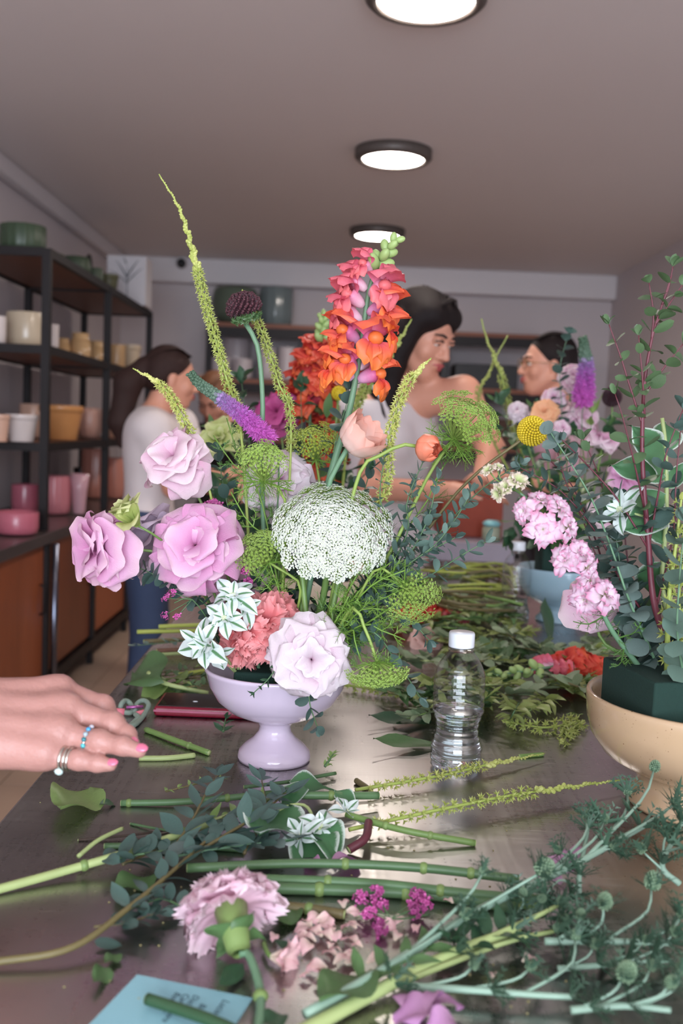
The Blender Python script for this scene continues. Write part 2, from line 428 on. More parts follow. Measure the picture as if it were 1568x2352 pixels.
# ---- steel table
m_steel = mat('brushed_steel', (150, 143, 140), 0.3, metal=1.0, var=0.0)
def steel_nodes(m):
    nt = m.node_tree; N = nt.nodes; L = nt.links; b = N['Principled BSDF']
    tc = N.new('ShaderNodeTexCoord')
    mp = N.new('ShaderNodeMapping'); mp.inputs['Scale'].default_value = (2, 160, 3); mp.inputs['Rotation'].default_value = (0, 0, 0.5); L.new(tc.outputs['Object'], mp.inputs[0])
    n1 = N.new('ShaderNodeTexNoise'); n1.inputs['Scale'].default_value = 3; n1.inputs['Detail'].default_value = 5; L.new(mp.outputs[0], n1.inputs[0])
    mp2 = N.new('ShaderNodeMapping'); mp2.inputs['Scale'].default_value = (90, 5, 3); mp2.inputs['Rotation'].default_value = (0, 0, -0.7); L.new(tc.outputs['Object'], mp2.inputs[0])
    n2 = N.new('ShaderNodeTexNoise'); n2.inputs['Scale'].default_value = 2.2; n2.inputs['Detail'].default_value = 6; L.new(mp2.outputs[0], n2.inputs[0])
    n3 = N.new('ShaderNodeTexNoise'); n3.inputs['Scale'].default_value = 5; n3.inputs['Detail'].default_value = 3; L.new(tc.outputs['Object'], n3.inputs[0])
    a = N.new('ShaderNodeMath'); a.operation = 'ADD'; L.new(n1.outputs[0], a.inputs[0]); L.new(n2.outputs[0], a.inputs[1])
    r = N.new('ShaderNodeMapRange'); r.inputs[1].default_value = 0.6; r.inputs[2].default_value = 1.4; r.inputs[3].default_value = 0.24; r.inputs[4].default_value = 0.36; L.new(a.outputs[0], r.inputs[0])
    a2 = N.new('ShaderNodeMath'); a2.operation = 'MULTIPLY_ADD'; a2.inputs[1].default_value = 0.16; L.new(n3.outputs[0], a2.inputs[0]); L.new(r.outputs[0], a2.inputs[2])
    sb = N.new('ShaderNodeMath'); sb.operation = 'SUBTRACT'; sb.inputs[1].default_value = 0.08; L.new(a2.outputs[0], sb.inputs[0]); L.new(sb.outputs[0], b.inputs['Roughness'])
    bp = N.new('ShaderNodeBump'); bp.inputs['Strength'].default_value = 0.035; bp.inputs['Distance'].default_value = 0.0006; L.new(a.outputs[0], bp.inputs['Height']); L.new(bp.outputs[0], b.inputs['Normal'])
    mp3 = N.new('ShaderNodeMapping'); mp3.inputs['Scale'].default_value = (1.2, 70, 1); mp3.inputs['Rotation'].default_value = (0, 0, 0.9); L.new(tc.outputs['Object'], mp3.inputs[0])
    n4 = N.new('ShaderNodeTexNoise'); n4.inputs['Scale'].default_value = 9; n4.inputs['Detail'].default_value = 2; L.new(mp3.outputs[0], n4.inputs[0])
    sc = N.new('ShaderNodeMapRange'); sc.inputs[1].default_value = 0.66; sc.inputs[2].default_value = 0.72; sc.inputs[3].default_value = 0.0; sc.inputs[4].default_value = 0.16; L.new(n4.outputs[0], sc.inputs[0])
    ra = N.new('ShaderNodeMath'); ra.operation = 'ADD'; L.new(sb.outputs[0], ra.inputs[0]); L.new(sc.outputs[0], ra.inputs[1]); L.new(ra.outputs[0], b.inputs['Roughness'])
    mr = N.new('ShaderNodeMapRange'); mr.inputs[1].default_value = 0.35; mr.inputs[2].default_value = 0.7; mr.inputs[3].default_value = 0.82; mr.inputs[4].default_value = 1.08; L.new(n3.outputs[0], mr.inputs[0])
    hs = N.new('ShaderNodeHueSaturation'); hs.inputs['Color'].default_value = lin((176, 173, 172)); L.new(mr.outputs[0], hs.inputs['Value']); L.new(hs.outputs[0], b.inputs['Base Color'])
steel_nodes(m_steel)
TX0, TX1, TY0, TY1 = -0.335, 1.15, 0.20, 2.62
tb = thing('work_table', 'long brushed stainless steel work table strewn with flower cuttings', 'table', (0.4, 1.4, ZF))
MB().box((TX0, TY0, TZ-0.035), (TX1, TY1, TZ)).build('table_top', m_steel, tb, bevel=0.004)
m_steel2 = mat('steel_legs', (165, 163, 166), 0.35, metal=1.0)
for x in (TX0+0.06, TX1-0.06):
    for y in (TY0+0.08, TY1-0.08):
        MB().tube([(x, y, ZF), (x, y, TZ-0.035)], 0.02, 14).build('leg', m_steel2, tb)
MB().box((TX0+0.05, TY0+0.05, 0.38), (TX1-0.05, TY1-0.05, 0.40)).build('under_shelf', m_steel2, tb, bevel=0.003)

# ================================================================== shelf unit on the left
m_black = mat('black_steel', (30, 25, 26), 0.5, metal=0.4, var=0.1)
m_wood = mat('walnut_board', (112, 70, 52), 0.5, var=0.25, nscale=6, stretch=(12, 1, 12))
m_wood_red = mat('red_walnut', (148, 78, 44), 0.38, var=0.35, nscale=5, stretch=(8, 8, 1.0))
SX0, SX1 = -1.54, -1.15
SY = (3.94, 4.97, 6.05)
SZ = (1.214, 1.596, 1.97)
CZ = 0.87
su = thing('shelf_unit', 'tall black steel shelf unit with wooden boards along left wall', 'shelf', (-1.35, 5.0, CZ))
for y in SY:
    for x in (SX0, SX1):
        MB().box((x-0.016, y-0.016, CZ+0.002), (x+0.016, y+0.016, SZ[2])).build('post', m_black, su, smooth=False)
for z in SZ:
    for y0, y1 in ((SY[0], SY[1]), (SY[1], SY[2])):
        MB().box((SX0+0.016, y0+0.017, z-0.022), (SX1-0.016, y1-0.017, z)).build('shelf_board', m_wood, su, smooth=False)
    for x in (SX0, SX1):
        MB().box((x-0.012, SY[0]+0.016, z-0.03), (x+0.012, SY[2]-0.016, z+0.004)).build('rail', m_black, su, smooth=False)
    for y in SY:
        MB().box((SX0+0.012, y-0.012, z-0.03), (SX1-0.012, y+0.012, z+0.004)).build('rail', m_black, su, smooth=False)
# ---- sideboard below
sd = thing('sideboard', 'long dark wooden sideboard with black steel frame under the shelf unit', 'cabinet', (-1.35, 4.5, ZF))
CX = -1.11
MB().box((XL+0.005, 2.3, CZ-0.045), (CX, 6.2, CZ)).build('counter_top', mat('dark_stone', (74, 64, 62), 0.3, var=0.15, nscale=12), sd, bevel=0.004)
ys = [2.4, 3.16, 3.92, 4.68, 5.44, 6.15]
for i in range(5):
    d_ = MB().box((CX-0.05, ys[i]+0.022, 0.295), (CX-0.025, ys[i+1]-0.022, CZ-0.05)).build('door', m_wood_red, sd, bevel=0.003)
    MB().tube([(CX-0.022, ys[i+1]-0.07, 0.55), (CX-0.008, ys[i+1]-0.07, 0.56), (CX-0.008, ys[i+1]-0.07, 0.66), (CX-0.022, ys[i+1]-0.07, 0.67)], 0.005, 8).build('handle', m_black, d_)
MB().box((XL+0.01, 2.42, 0.29), (CX-0.055, 6.13, CZ-0.05)).build('carcass', mat('dark_carcass', (52, 30, 24), 0.6), sd, smooth=False)
for y in ys:
    MB().box((CX-0.045, y-0.02, 0.24), (CX-0.008, y+0.02, CZ-0.046)).build('post', m_black, sd, smooth=False)
    MB().box((CX-0.04, y-0.015, ZF), (CX-0.012, y+0.015, 0.24)).build('leg', m_black, sd, smooth=False)
MB().box((CX-0.05, 2.42, 0.24), (CX-0.006, 6.13, 0.285)).build('bottom_rail', m_black, sd, smooth=False)
MB().tube([(CX+0.012, 3.93, ZF+0.001), (CX+0.012, 3.93, CZ-0.048)], 0.014, 12).build('pipe', mat('blued_steel', (120, 124, 140), 0.25, metal=1.0), sd)

# ---- pots: lathe shapes fitted to their places on the shelf
def onX(x, y, X):
    d = ray(x, y); return np.array([0, 0, HC])+d*(X/d[0])
def pot(name, label, group, cx, cy, w, h, X, z, m, style='cyl', ribs=0, Y=None):
    c = onX(cx, cy, X) if Y is None else P(cx, cy, Y)
    s = c[1]/FPX; r = w*s/2; H = h*s; q = (c[0], c[1], z+0.004)
    if style == 'cyl': pf = [(r*0.86, 0), (r*0.95, H*0.05), (r, H*0.3), (r, H*0.98), (r*0.985, H), (r*0.93, H), (r*0.92, H*0.15), (0, H*0.12)]
    elif style == 'taper': pf = [(r*0.70, 0), (r*0.72, H*0.02), (r*0.93, H*0.78), (r*0.94, H*0.80), (r, H*0.81), (r, H*0.98), (r*0.98, H), (r*0.90, H), (r*0.66, H*0.1), (0, H*0.1)]
    elif style == 'round': pf = [(r*0.5, 0), (r*0.8, H*0.12), (r*0.97, H*0.4), (r, H*0.6), (r*0.92, H*0.9), (r*0.86, H), (r*0.8, H), (r*0.86, H*0.8), (r*0.85, H*0.4), (0, H*0.15)]
    elif style == 'flare': pf = [(r*0.55, 0), (r*0.6, H*0.05), (r*0.75, H*0.6), (r, H), (r*0.95, H), (r*0.7, H*0.6), (r*0.5, H*0.1), (0, H*0.1)]
    else: pf = [(r*0.8, 0), (r*0.9, H*0.08), (r*0.9, H*0.7), (r*0.72, H*0.82), (r*0.74, H), (r*0.68, H), (r*0.66, H*0.8), (r*0.8, H*0.65), (r*0.8, H*0.1), (0, H*0.1)]
    n = max(40, ribs*4)
    if style in ('jar',):
        mb = MB().lathe(pf[:3]+pf[2:], n, q, ribs, 0.02)
    else: mb = MB().lathe(pf, n, q, ribs, 0.025 if ribs else 0)
    return tag(mb.build(name, m), label, 'pot', group)
gl = dict(rough=0.22, var=0.08, nscale=14)
m_cream = mat('cream_glaze', (205, 186, 160), **gl); m_tan = mat('tan_glaze', (206, 168, 124), **gl)
m_peach = mat('peach_glaze', (214, 172, 150), **gl); m_terra = mat('terracotta_glaze', (206, 146, 92), **gl)
m_white = mat('white_glaze', (220, 208, 204), **gl); m_pinkg = mat('pink_glaze', (206, 128, 136), **gl)
m_rose = mat('rose_glaze', (190, 104, 120), **gl); m_salmon = mat('salmon_glaze', (206, 138, 122), **gl)
m_sage = mat('sage_glaze', (62, 78, 58), rough=0.4, var=0.12); m_olive = mat('olive_glaze', (92, 92, 66), rough=0.4, var=0.12)
m_palep = mat('pale_mauve_glaze', (206, 160, 170), **gl)
G = 'pots on the left shelves'
Z3 = SZ[2]+0.002
pot('ribbed_pot', 'wide dark green ribbed pot at the near end of the top shelf', G, 53, 535, 100, 60, -1.30, Z3, m_sage, 'cyl', 16)
pot('planter_pot', 'small olive pot beside the wide dark green ribbed pot', G, 124, 565, 46, 36, -1.30, Z3, m_olive)
pot('planter_pot', 'green pot before the dark looped handle on the top shelf', G, 176, 580, 66, 52, -1.28, Z3, m_sage, 'round')
pot('planter_pot', 'narrow green pot second from the palm print box on top shelf', G, 218, 610, 38, 46, -1.26, Z3, m_sage)
pot('planter_pot', 'green pot right against the palm print box on top shelf', G, 250, 628, 44, 50, -1.26, Z3, m_olive, 'taper')
# wire loop handle basket
c = onX(205, 575, -1.40); s = c[1]/FPX
t = thing('handled_basket', 'dark basket with a tall looped handle on the top shelf', 'basket', (c[0], c[1], Z3))
MB().lathe([(28*s, 0), (34*s, 40*s), (30*s, 40*s), (24*s, 4*s), (0, 4*s)], 24, (c[0], c[1], Z3)).build('basket_body', mat('wicker', (70, 62, 50), 0.8, bump=0.5, bscale=200), t)
MB().tube([(c[0], c[1]+math.cos(a)*22*s, Z3+36*s+math.sin(a)*62*s) for a in np.linspace(0, math.pi, 16)], 4*s, 8).build('handle', m_black, t)
# white box with a black palm print
c = onX(300, 640, -1.22); s = c[1]/FPX
bx0 = np.array([c[0], c[1], Z3])
t = thing('print_box', 'tall white box printed with a black palm leaf at far end of top shelf', 'box', bx0)
bw, bh = 46*s, 108*s
MB().box((c[0]-bw, c[1]-0.09, Z3), (c[0]+bw*0.9, c[1]+0.09, Z3+bh)).build('carton', mat('white_card', (206, 202, 206), 0.6, var=0.03), t, bevel=0.004)
pm = mat('black_ink', (28, 28, 32), 0.6)
for k, (x0, z0, x1, z1, w) in enumerate(((0, 0.40, 0.0, 0.80, 7), (0, 0.55, -0.55, 0.92, 9), (0, 0.58, 0.55, 0.95, 9), (0.02, 0.45, -0.8, 0.70, 8), (0.0, 0.47, 0.75, 0.78, 8), (-0.05, 0.85, -0.2, 1.0, 8), (0, 0.15, 0, 0.42, 5))):
    MB().tube([(c[0]+bw*(x0+(x1-x0)*q), c[1]-0.0915, Z3+bh*(z0+(z1-z0)*q*(1.3-0.3*q))*0.97) for q in np.linspace(0, 1, 6)], [w*s*0.35, w*s*0.6, w*s*0.35, w*s*0.08], 6, flat=0.2).build('palm_stroke', pm, t)
Z2 = SZ[1]+0.002
pot('planter_pot', 'wide cream pot beside the near post of the middle shelf', G, 62, 752, 92, 78, -1.30, Z2, m_cream, 'cyl')
pot('planter_pot', 'cream pot cut by the left picture edge on middle shelf', G, -12, 745, 50, 60, -1.36, Z2, m_white, 'cyl')
pot('small_pot', 'slim white pot just right of the near post on middle shelf', G, 122, 765, 26, 62, -1.25, Z2, m_white, 'cyl')
pot('small_pot', 'short honey jar behind the slim white pot on middle shelf', G, 146, 775, 34, 46, -1.33, Z2, m_tan, 'jar')
pot('small_pot', 'tall honey glazed jar in the middle of the middle shelf', G, 185, 782, 52, 60, -1.26, Z2, m_tan, 'jar')
pot('small_pot', 'honey glazed jar left of the middle post on middle shelf', G, 222, 800, 38, 50, -1.24, Z2, m_tan, 'jar')
pot('planter_pot', 'tan pot just right of the middle post on middle shelf', G, 268, 812, 38, 58, -1.28, Z2, m_tan, 'cyl')
pot('planter_pot', 'cream pot at far end of the middle shelf', G, 300, 822, 46, 62, -1.24, Z2, m_cream, 'taper')
Z1 = SZ[0]+0.002
pot('planter_pot', 'pale peach pot cut by left picture edge on lowest board', G, 0, 980, 44, 62, -1.28, Z1, m_peach, 'taper')
pot('planter_pot', 'white tapered pot left of the near post on lowest board', G, 50, 980, 74, 62, -1.24, Z1, m_white, 'taper')
pot('planter_pot', 'blush pot standing behind the white tapered pot on lowest board', G, 78, 962, 64, 76, -1.46, Z1, m_peach, 'cyl')
pot('planter_pot', 'orange terracotta pot with thick rim on lowest board', G, 140, 972, 100, 78, -1.26, Z1, m_terra, 'taper')
pot('textured_pot', 'pinkish pot with knobbly texture beside the orange terracotta pot', G, 205, 978, 62, 70, -1.24, Z1, mat('knobbly_glaze', (196, 152, 138), 0.3, bump=1.0, bscale=60), 'round', 12)
pot('planter_pot', 'blush pot at far end of the lowest board', G, 264, 976, 58, 66, -1.22, Z1, m_peach, 'cyl', 14)
Z0 = CZ+0.002
pot('bowl_pot', 'rose pink bowl at lower left on the counter', G, 40, 1165, 96, 50, -1.20, Z0, m_rose, 'cyl')
pot('bowl_pot', 'deep rose bowl behind the near shelf post on the counter', G, 58, 1130, 62, 62, -1.45, Z0, m_rose, 'cyl')
pot('ribbed_pot', 'pink ribbed pot just right of the near post on the counter', G, 126, 1140, 72, 86, -1.30, Z0, m_pinkg, 'cyl', 14)
pot('flared_vase', 'pale mauve flared vase between pink ribbed pots on counter', G, 182, 1140, 46, 92, -1.19, Z0, m_palep, 'flare')
pot('ribbed_pot', 'tall salmon pot behind the pale mauve flared vase', G, 218, 1122, 62, 112, -1.36, Z0, m_salmon, 'cyl', 12)
pot('planter_pot', 'salmon pot right of the middle post on the counter', G, 262, 1128, 44, 92, -1.26, Z0, m_salmon, 'cyl', 10)
pot('planter_pot', 'dusky pink pot at far end of the counter', G, 296, 1128, 40, 84, -1.26, Z0, m_pinkg, 'cyl')
# a dark speaker-like lantern standing behind on the counter
c = onX(190, 1040, -1.50); s = c[1]/FPX
# ---- grey-black lantern hanging under the middle board
pot('dark_vase', 'black vase behind the terracotta pot row near left wall', G, 188, 1050, 36, 64, -1.47, Z0+0.0, mat('black_glaze', (20, 18, 20), 0.35), 'cyl')

# ================================================================== back wall shelf
BY = 7.0
bz = [P(800, y, BY)[2] for y in (1015, 880, 752)]
bx0_, bx1_ = P(480, 800, BY)[0], P(1262, 800, BY)[0]
bs = thing('shelf_unit', 'low black shelf rack with wooden boards along the back wall', 'shelf', ((bx0_+bx1_)/2, 7.15, ZF))
for x in (bx0_, (bx0_+bx1_)/2, bx1_):
    for y in (BY, 7.34):
        MB().box((x-0.02, y-0.02, ZF), (x+0.02, y+0.02, bz[2]-0.01)).build('post', m_black, bs, smooth=False)
for z in bz+[0.55]:
    MB().box((bx0_-0.02, BY-0.015, z-0.03), (bx1_+0.02, 7.37, z)).build('shelf_board', mat('orange_board', (128, 74, 50), 0.5, var=0.2, nscale=5, stretch=(1, 8, 8)), bs, smooth=False)
    MB().box((bx0_-0.02, BY-0.03, z-0.095), (bx1_+0.02, BY-0.015, z-0.03)).build('rail', m_black, bs, smooth=False)
G2 = 'pots on the back shelf'
mwb = mat('grey_white_glaze', (196, 186, 190), 0.35, var=0.05)
mgl = mat('grey_green_glass', (110, 122, 124), 0.15, var=0.15)
pot('round_pot', 'grey green round pot on top of the back shelf', G2, 540, 695, 106, 80, 0, bz[2], mat('dull_green_glaze', (94, 106, 92), 0.3), 'round', Y=7.16)
pot('ribbed_vase', 'grey ribbed glass bucket on top of the back shelf', G2, 634, 698, 74, 84, 0, bz[2], mgl, 'cyl', 12, Y=7.16)
for i, (x, yy, w, h, lab) in enumerate(((505, 0, 52, 46, 'white pot at left end of the second back shelf board'), (557, 0, 50, 44, 'second white pot from left on the second back board'), (612, 0, 46, 70, 'tall white pot third from left on the second back board'), (658, 0, 46, 74, 'tall white pot next to the black box on back shelf'))):
    pot('planter_pot', lab, G2, x, 840, w-6, h, 0, bz[1], mwb, 'cyl', Y=7.08)
pot('planter_pot', 'wide white pot stacked behind the row on the back shelf', G2, 545, 790, 60, 92, 0, bz[1], mwb, 'cyl', Y=7.28)
def crate(name, label, x0, x1, z, h, y0, y1, m):
    t = thing(name, label, 'crate', ((x0+x1)/2, (y0+y1)/2, z))
    for lo, hi in (((x0, y0, z), (x1, y0+0.012, z+h)), ((x0, y1-0.012, z), (x1, y1, z+h))):
        MB().box(lo, hi).build('side_panel', m, t, bevel=0.003)
    for lo, hi in (((x0, y0+0.012, z), (x0+0.012, y1-0.012, z+h)), ((x1-0.012, y0+0.012, z), (x1, y1-0.012, z+h))):
        MB().box(lo, hi).build('end_panel', m, t, bevel=0.003)
    MB().box((x0+0.012, y0+0.012, z), (x1-0.012, y1-0.012, z+0.012)).build('bottom', m, t, smooth=False)
    return t
mbk = mat('black_plastic', (22, 20, 23), 0.45)
def bxr(px_, Y): return P(px_, 850, Y)[0]
crate('storage_crate', 'tall black crate right of the white pots on back shelf', bxr(684, BY+0.05), bxr(780, BY+0.05), bz[1]+0.002, 0.27, BY+0.05, 7.3, mbk)
crate('storage_crate', 'black crate behind the head of the woman with long dark hair', bxr(800, BY+0.05), bxr(1030, BY+0.05), bz[1]+0.002, 0.26, BY+0.05, 7.3, mbk)
crate('storage_crate', 'wide black crate between the two women on the back shelf', bxr(1045, BY+0.05), bxr(1190, BY+0.05), bz[1]+0.002, 0.17, BY+0.05, 7.3, mbk)
crate('storage_crate', 'black crate on the lower back board under the white pots', bxr(700, BY+0.05), bxr(880, BY+0.05), bz[0]+0.002, 0.24, BY+0.05, 7.3, mbk)
crate('storage_crate', 'brown crate on the lower back board between the women', bxr(1050, BY+0.05), bxr(1200, BY+0.05), bz[0]+0.002, 0.2, BY+0.05, 7.3, mat('brown_crate', (84, 60, 50), 0.7, var=0.2))

# ---- grey side table and rusty crate seen between the women
gt = thing('side_table', 'grey topped side table seen behind the greens pile', 'table', (0.62, 3.9, ZF))
gz = P(1110, 1248, 3.6)[2]
gx0, gx1 = P(985, 1262, 3.6)[0], P(1182, 1262, 3.6)[0]
MB().box((gx0, 3.6, gz-0.07), (gx1, 4.15, gz)).build('table_top', mat('grey_laminate', (140, 134, 148), 0.4), gt, bevel=0.004)
for x in (gx0+0.03, gx1-0.03):
    for y in (3.63, 4.1): MB().box((x-0.018, y-0.018, ZF), (x+0.018, y+0.018, gz-0.07)).build('leg', mat('brown_leg', (96, 74, 66), 0.6), gt, smooth=False)
crate('wooden_crate', 'rust red wooden crate standing on the grey side table', gx0+0.06, gx1-0.02, gz+0.002, 0.2, 3.78, 4.1, mat('rust_wood', (150, 62, 40), 0.6, var=0.35, nscale=14))
jb = P(1128, 1222, 3.68)
t = thing('glass_jar', 'small glass jar with pale blue lid before the rusty crate', 'jar', (jb[0], jb[1], gz))
MB().lathe([(0.03, 0.001), (0.034, 0.008), (0.034, 0.05), (0.026, 0.058)], 20, (jb[0], jb[1], gz)).build('jar_body', mat('greenish_glass', (150, 160, 140), 0.1), t)
MB().lathe([(0.03, 0.058), (0.034, 0.062), (0.033, 0.07), (0.02, 0.078), (0, 0.08)], 20, (jb[0], jb[1], gz)).build('lid', mat('pale_blue_lid', (140, 206, 214), 0.35), t)

# ================================================================== plant library
m_stem = mat('stem_green', (112, 142, 76), 0.45, var=0.15, nscale=60)
m_stem_dk = mat('stem_dark', (82, 114, 74), 0.45, var=0.2, nscale=60)
m_stem_blue = mat('stem_grey_green', (104, 140, 108), 0.5, var=0.12, nscale=60)
m_stem_red = mat('stem_red', (98, 44, 54), 0.45, var=0.15, nscale=40)
m_stem_pale = mat('stem_pale', (166, 182, 120), 0.45, var=0.15, nscale=50)
m_stem_olive = mat('stem_olive', (104, 94, 58), 0.5, var=0.25, nscale=40)
m_leaf = mat('leaf_green', (84, 116, 70), 0.42, var=0.18, nscale=25, trans=0.18)
m_leaf_lt = mat('leaf_light', (132, 158, 92), 0.42, var=0.15, nscale=25, trans=0.2)
m_leaf_dk = mat('leaf_dark', (52, 84, 58), 0.4, var=0.2, nscale=25, trans=0.12)
m_euc = mat('eucalyptus_leaf', (96, 120, 110), 0.5, var=0.2, nscale=25, trans=0.12)
m_euc_dk = mat('eucalyptus_dark', (72, 96, 88), 0.48, var=0.2, nscale=25, trans=0.1)
m_euc_bl = mat('eucalyptus_blue', (102, 120, 114), 0.55, var=0.2, nscale=25, trans=0.1)
m_euc_gr = mat('eucalyptus_olive', (86, 112, 76), 0.45, var=0.25, nscale=25, trans=0.15)
m_varieg = mat('variegated_leaf', ramp=[(0, (96, 142, 98)), (1, (84, 132, 86))], edge=((222, 232, 228), 0.14, 0.24), rough=0.5, var=0.06, trans=0.2)
m_varieg2 = mat('margined_leaf', ramp=[(0, (88, 134, 90)), (1, (70, 116, 76))], edge=((206, 218, 206), 0.84, 0.94), rough=0.5, var=0.06, trans=0.18)

L_EUC = [leaf_mesh('euc_leaf%d' % i, m_euc, 1, 0.46, peak=0.5, tip=0.5, bend=b, fold=f, tw=w) for i, (b, f, w) in enumerate(((0.2, 0.1, 0.2), (0.7, 0.2, -0.3), (-0.3, 0.15, 0.3)))]
def variants(src, m):
    out = []
    for me in src:
        c = me.copy(); c.materials.clear(); c.materials.append(m); out.append(c)
    return out
L_EUC_DK = variants(L_EUC, m_euc_dk); L_EUC_GR = variants(L_EUC, m_euc_gr)
L_ROUND = [leaf_mesh('round_leaf%d' % i, m_euc_bl, 1, 0.95, peak=0.5, tip=0.5, bend=b, fold=f, tw=w, nu=6) for i, (b, f, w) in enumerate(((0.3, 0.1, 0.1), (0.8, 0.12, -0.3), (-0.3, 0.1, 0.3)))]
L_ROUND_DK = variants(L_ROUND, m_euc_dk)
L_OVAL = [leaf_mesh('oval_leaf%d' % i, m_euc_gr, 1, 0.62, peak=0.5, tip=0.5, bend=b, fold=f, tw=w, nu=6) for i, (b, f, w) in enumerate(((0.3, 0.12, 0.2), (0.8, 0.2, -0.3), (-0.3, 0.1, 0.3)))]
L_OVAL_DK = variants(L_OVAL, m_euc_dk)
L_LANCE = [leaf_mesh('lance_leaf%d' % i, m_leaf, 1, 0.36, peak=0.42, bend=b, fold=f, tw=w, wave=0.05) for i, (b, f, w) in enumerate(((0.4, 0.25, 0.2), (0.9, 0.3, -0.4), (-0.3, 0.2, 0.5)))]
L_EUCL = [leaf_mesh('long_leaf%d' % i, mat('eucalyptus_long', (74, 100, 92), 0.45, var=0.2, nscale=25, trans=0.1), 1, 0.44, peak=0.46, bend=b, fold=f, tw=w) for i, (b, f, w) in enumerate(((0.2, 0.15, 0.2), (0.6, 0.2, -0.3), (-0.3, 0.15, 0.3)))]
L_LANCE_DK = variants(L_LANCE, m_leaf_dk); L_LANCE_LT = variants(L_LANCE, m_leaf_lt)
m_heap = mat('leaf_heap', (150, 164, 96), 0.45, var=0.25, nscale=20, trans=0.25)
L_HEAP = variants(L_LANCE, m_heap); L_HEAP2 = variants(L_EUC, mat('leaf_heap_grey', (132, 150, 116), 0.5, var=0.2, nscale=20, trans=0.2))
L_BROAD = [leaf_mesh('broad_leaf%d' % i, m_leaf, 1, 0.62, peak=0.42, bend=b, fold=f, tw=w, wave=0.1, ph=i, nu=8, nv=12) for i, (b, f, w) in enumerate(((0.4, 0.25, 0.2), (0.9, 0.3, -0.3), (-0.3, 0.2, 0.3)))]
L_BROAD_LT = variants(L_BROAD, m_leaf_lt); L_BROAD_DK = variants(L_BROAD, m_leaf_dk); L_BROAD_V = variants(L_BROAD, m_varieg2)
L_VAR = [leaf_mesh('varieg_leaf%d' % i, m_varieg, 1, 0.58, peak=0.5, bend=b, fold=f, tw=w, wave=0.08, ph=i, nu=10, nv=10) for i, (b, f, w) in enumerate(((0.5, 0.15, 0.2), (1.0, 0.2, -0.3), (0.1, 0.25, 0.4)))]

def tangent(path, i): return nrm(path[min(i+1, len(path)-1)]-path[max(i-1, 0)])
def around(t, phi):
    a, b = perp(t); return math.cos(phi)*a+math.sin(phi)*b
def branch(root, path, leaves, n, s0, s1, ang=60, stem=None, r0=0.0016, r1=0.0006, start=0.1, pair=True, jit=0.35, name='leaf', stem_name='stem', end=1.0, spin=math.pi/2, tipbud=True, R=rnd, tw=0.5):
    MB().tube(path, [r0, r1], 6).build(stem_name, stem or m_stem_dk, root)
    N = len(path)
    ph = R.uniform(0, 6)
    for k in range(n):
        f = start+(end-start)*k/max(1, n-1); q = f*(N-1); i = min(int(q), N-2)
        p = path[i]+(path[i+1]-path[i])*(q-i); t = tangent(path, i)
        s = s0+(s1-s0)*((f-start)/(max(1e-6, end-start)))
        for side in ((0, math.pi) if pair else (0 if k % 2 else math.pi,)):
            phi = ph+k*spin+side+R.uniform(-jit, jit); A = math.radians(ang+R.uniform(-18, 18))*(1-0.35*(f > 0.93))
            d = math.cos(A)*t+math.sin(A)*around(t, phi)
            nz = t+np.array([R.uniform(-tw, tw) for _ in range(3)])
            inst(R.choice(leaves), name, mat4(p, d, nz, s*R.uniform(0.8, 1.15)), root)
    if tipbud:
        for q in range(2):
            d = nrm(path[-1]-path[-2])+0.35*around(path[-1]-path[-2], q*3.1)
            inst(R.choice(leaves), name, mat4(path[-1], d, around(d, 0), s1*0.8), root)

def head(root, c, axis, whorls, petals, R=rnd, name='petal', up=None):
    """whorls: (count, tilt deg, length, base offset, phase)"""
    ax = nrm(axis); a, b = perp(ax); c = np.asarray(c, float); n0 = 0
    for (cnt, tilt, L, off, ph) in whorls:
        for i in range(cnt):
            phi = ph+2*math.pi*i/cnt+R.uniform(-0.35, 0.35); al = math.radians(tilt+R.uniform(-12, 12))
            rad = math.cos(phi)*a+math.sin(phi)*b
            y = math.cos(al)*ax+math.sin(al)*rad; z = -math.cos(al)*rad+math.sin(al)*ax
            inst(R.choice(petals), name, mat4(c+ax*off+rad*L*0.04, y, z+0.25*R.uniform(-1, 1)*np.cross(y, z), L*R.uniform(0.8, 1.12)), root)

def floret_star(n=5, r=1.0, h=0.35):        # tiny star template
    V = [(0, 0, 0), (0, 0, h*0.6)]; F = []; t = [0.0, 0.3]
    for i in range(n):
        a = 2*math.pi*i/n; b = 2*math.pi*(i+0.5)/n
        V += [(r*math.cos(a), r*math.sin(a), h), (0.38*r*math.cos(b), 0.38*r*math.sin(b), h*0.4)]; t += [1.0, 0.5]
    for i in range(n):
        p, q, w = 2+2*i, 3+2*i, 3+2*((i-1) % n)
        F += [(0, w, p), (0, p, q), (1, p, w), (1, q, p)]
    return np.array(V), F, np.array(t)
def bud_tpl(n=6):
    mb = MB().ball((0, 0, 0.5), (0.42, 0.42, 0.55), n, 4); V = np.concatenate(mb.v); return V, mb.f, np.clip(V[:, 2], 0, 1)
def petal_tpl():                            # small open flower of five cupped petals
    V = []; F = []; t = []
    for i in range(5):
        a = 2*math.pi*i/5; b = len(V); c_, s_ = math.cos(a), math.sin(a)
        for (x, y, z, q) in ((0, 0, 0, 0), (0.55, -0.38, 0.25, 0.6), (1.0, 0, 0.35, 1), (0.55, 0.38, 0.25, 0.6), (0.5, 0, 0.42, 0.5)):
            V.append((x*c_-y*s_, x*s_+y*c_, z)); t.append(q)
        F += [(b, b+1, b+4), (b+1, b+2, b+4), (b+2, b+3, b+4), (b+3, b, b+4)]
    return np.array(V), F, np.array(t)
TP_STAR, TP_STAR3, TP_BUD, TP_PETAL = floret_star(5), floret_star(6, 1.0, 0.8), bud_tpl(), petal_tpl()

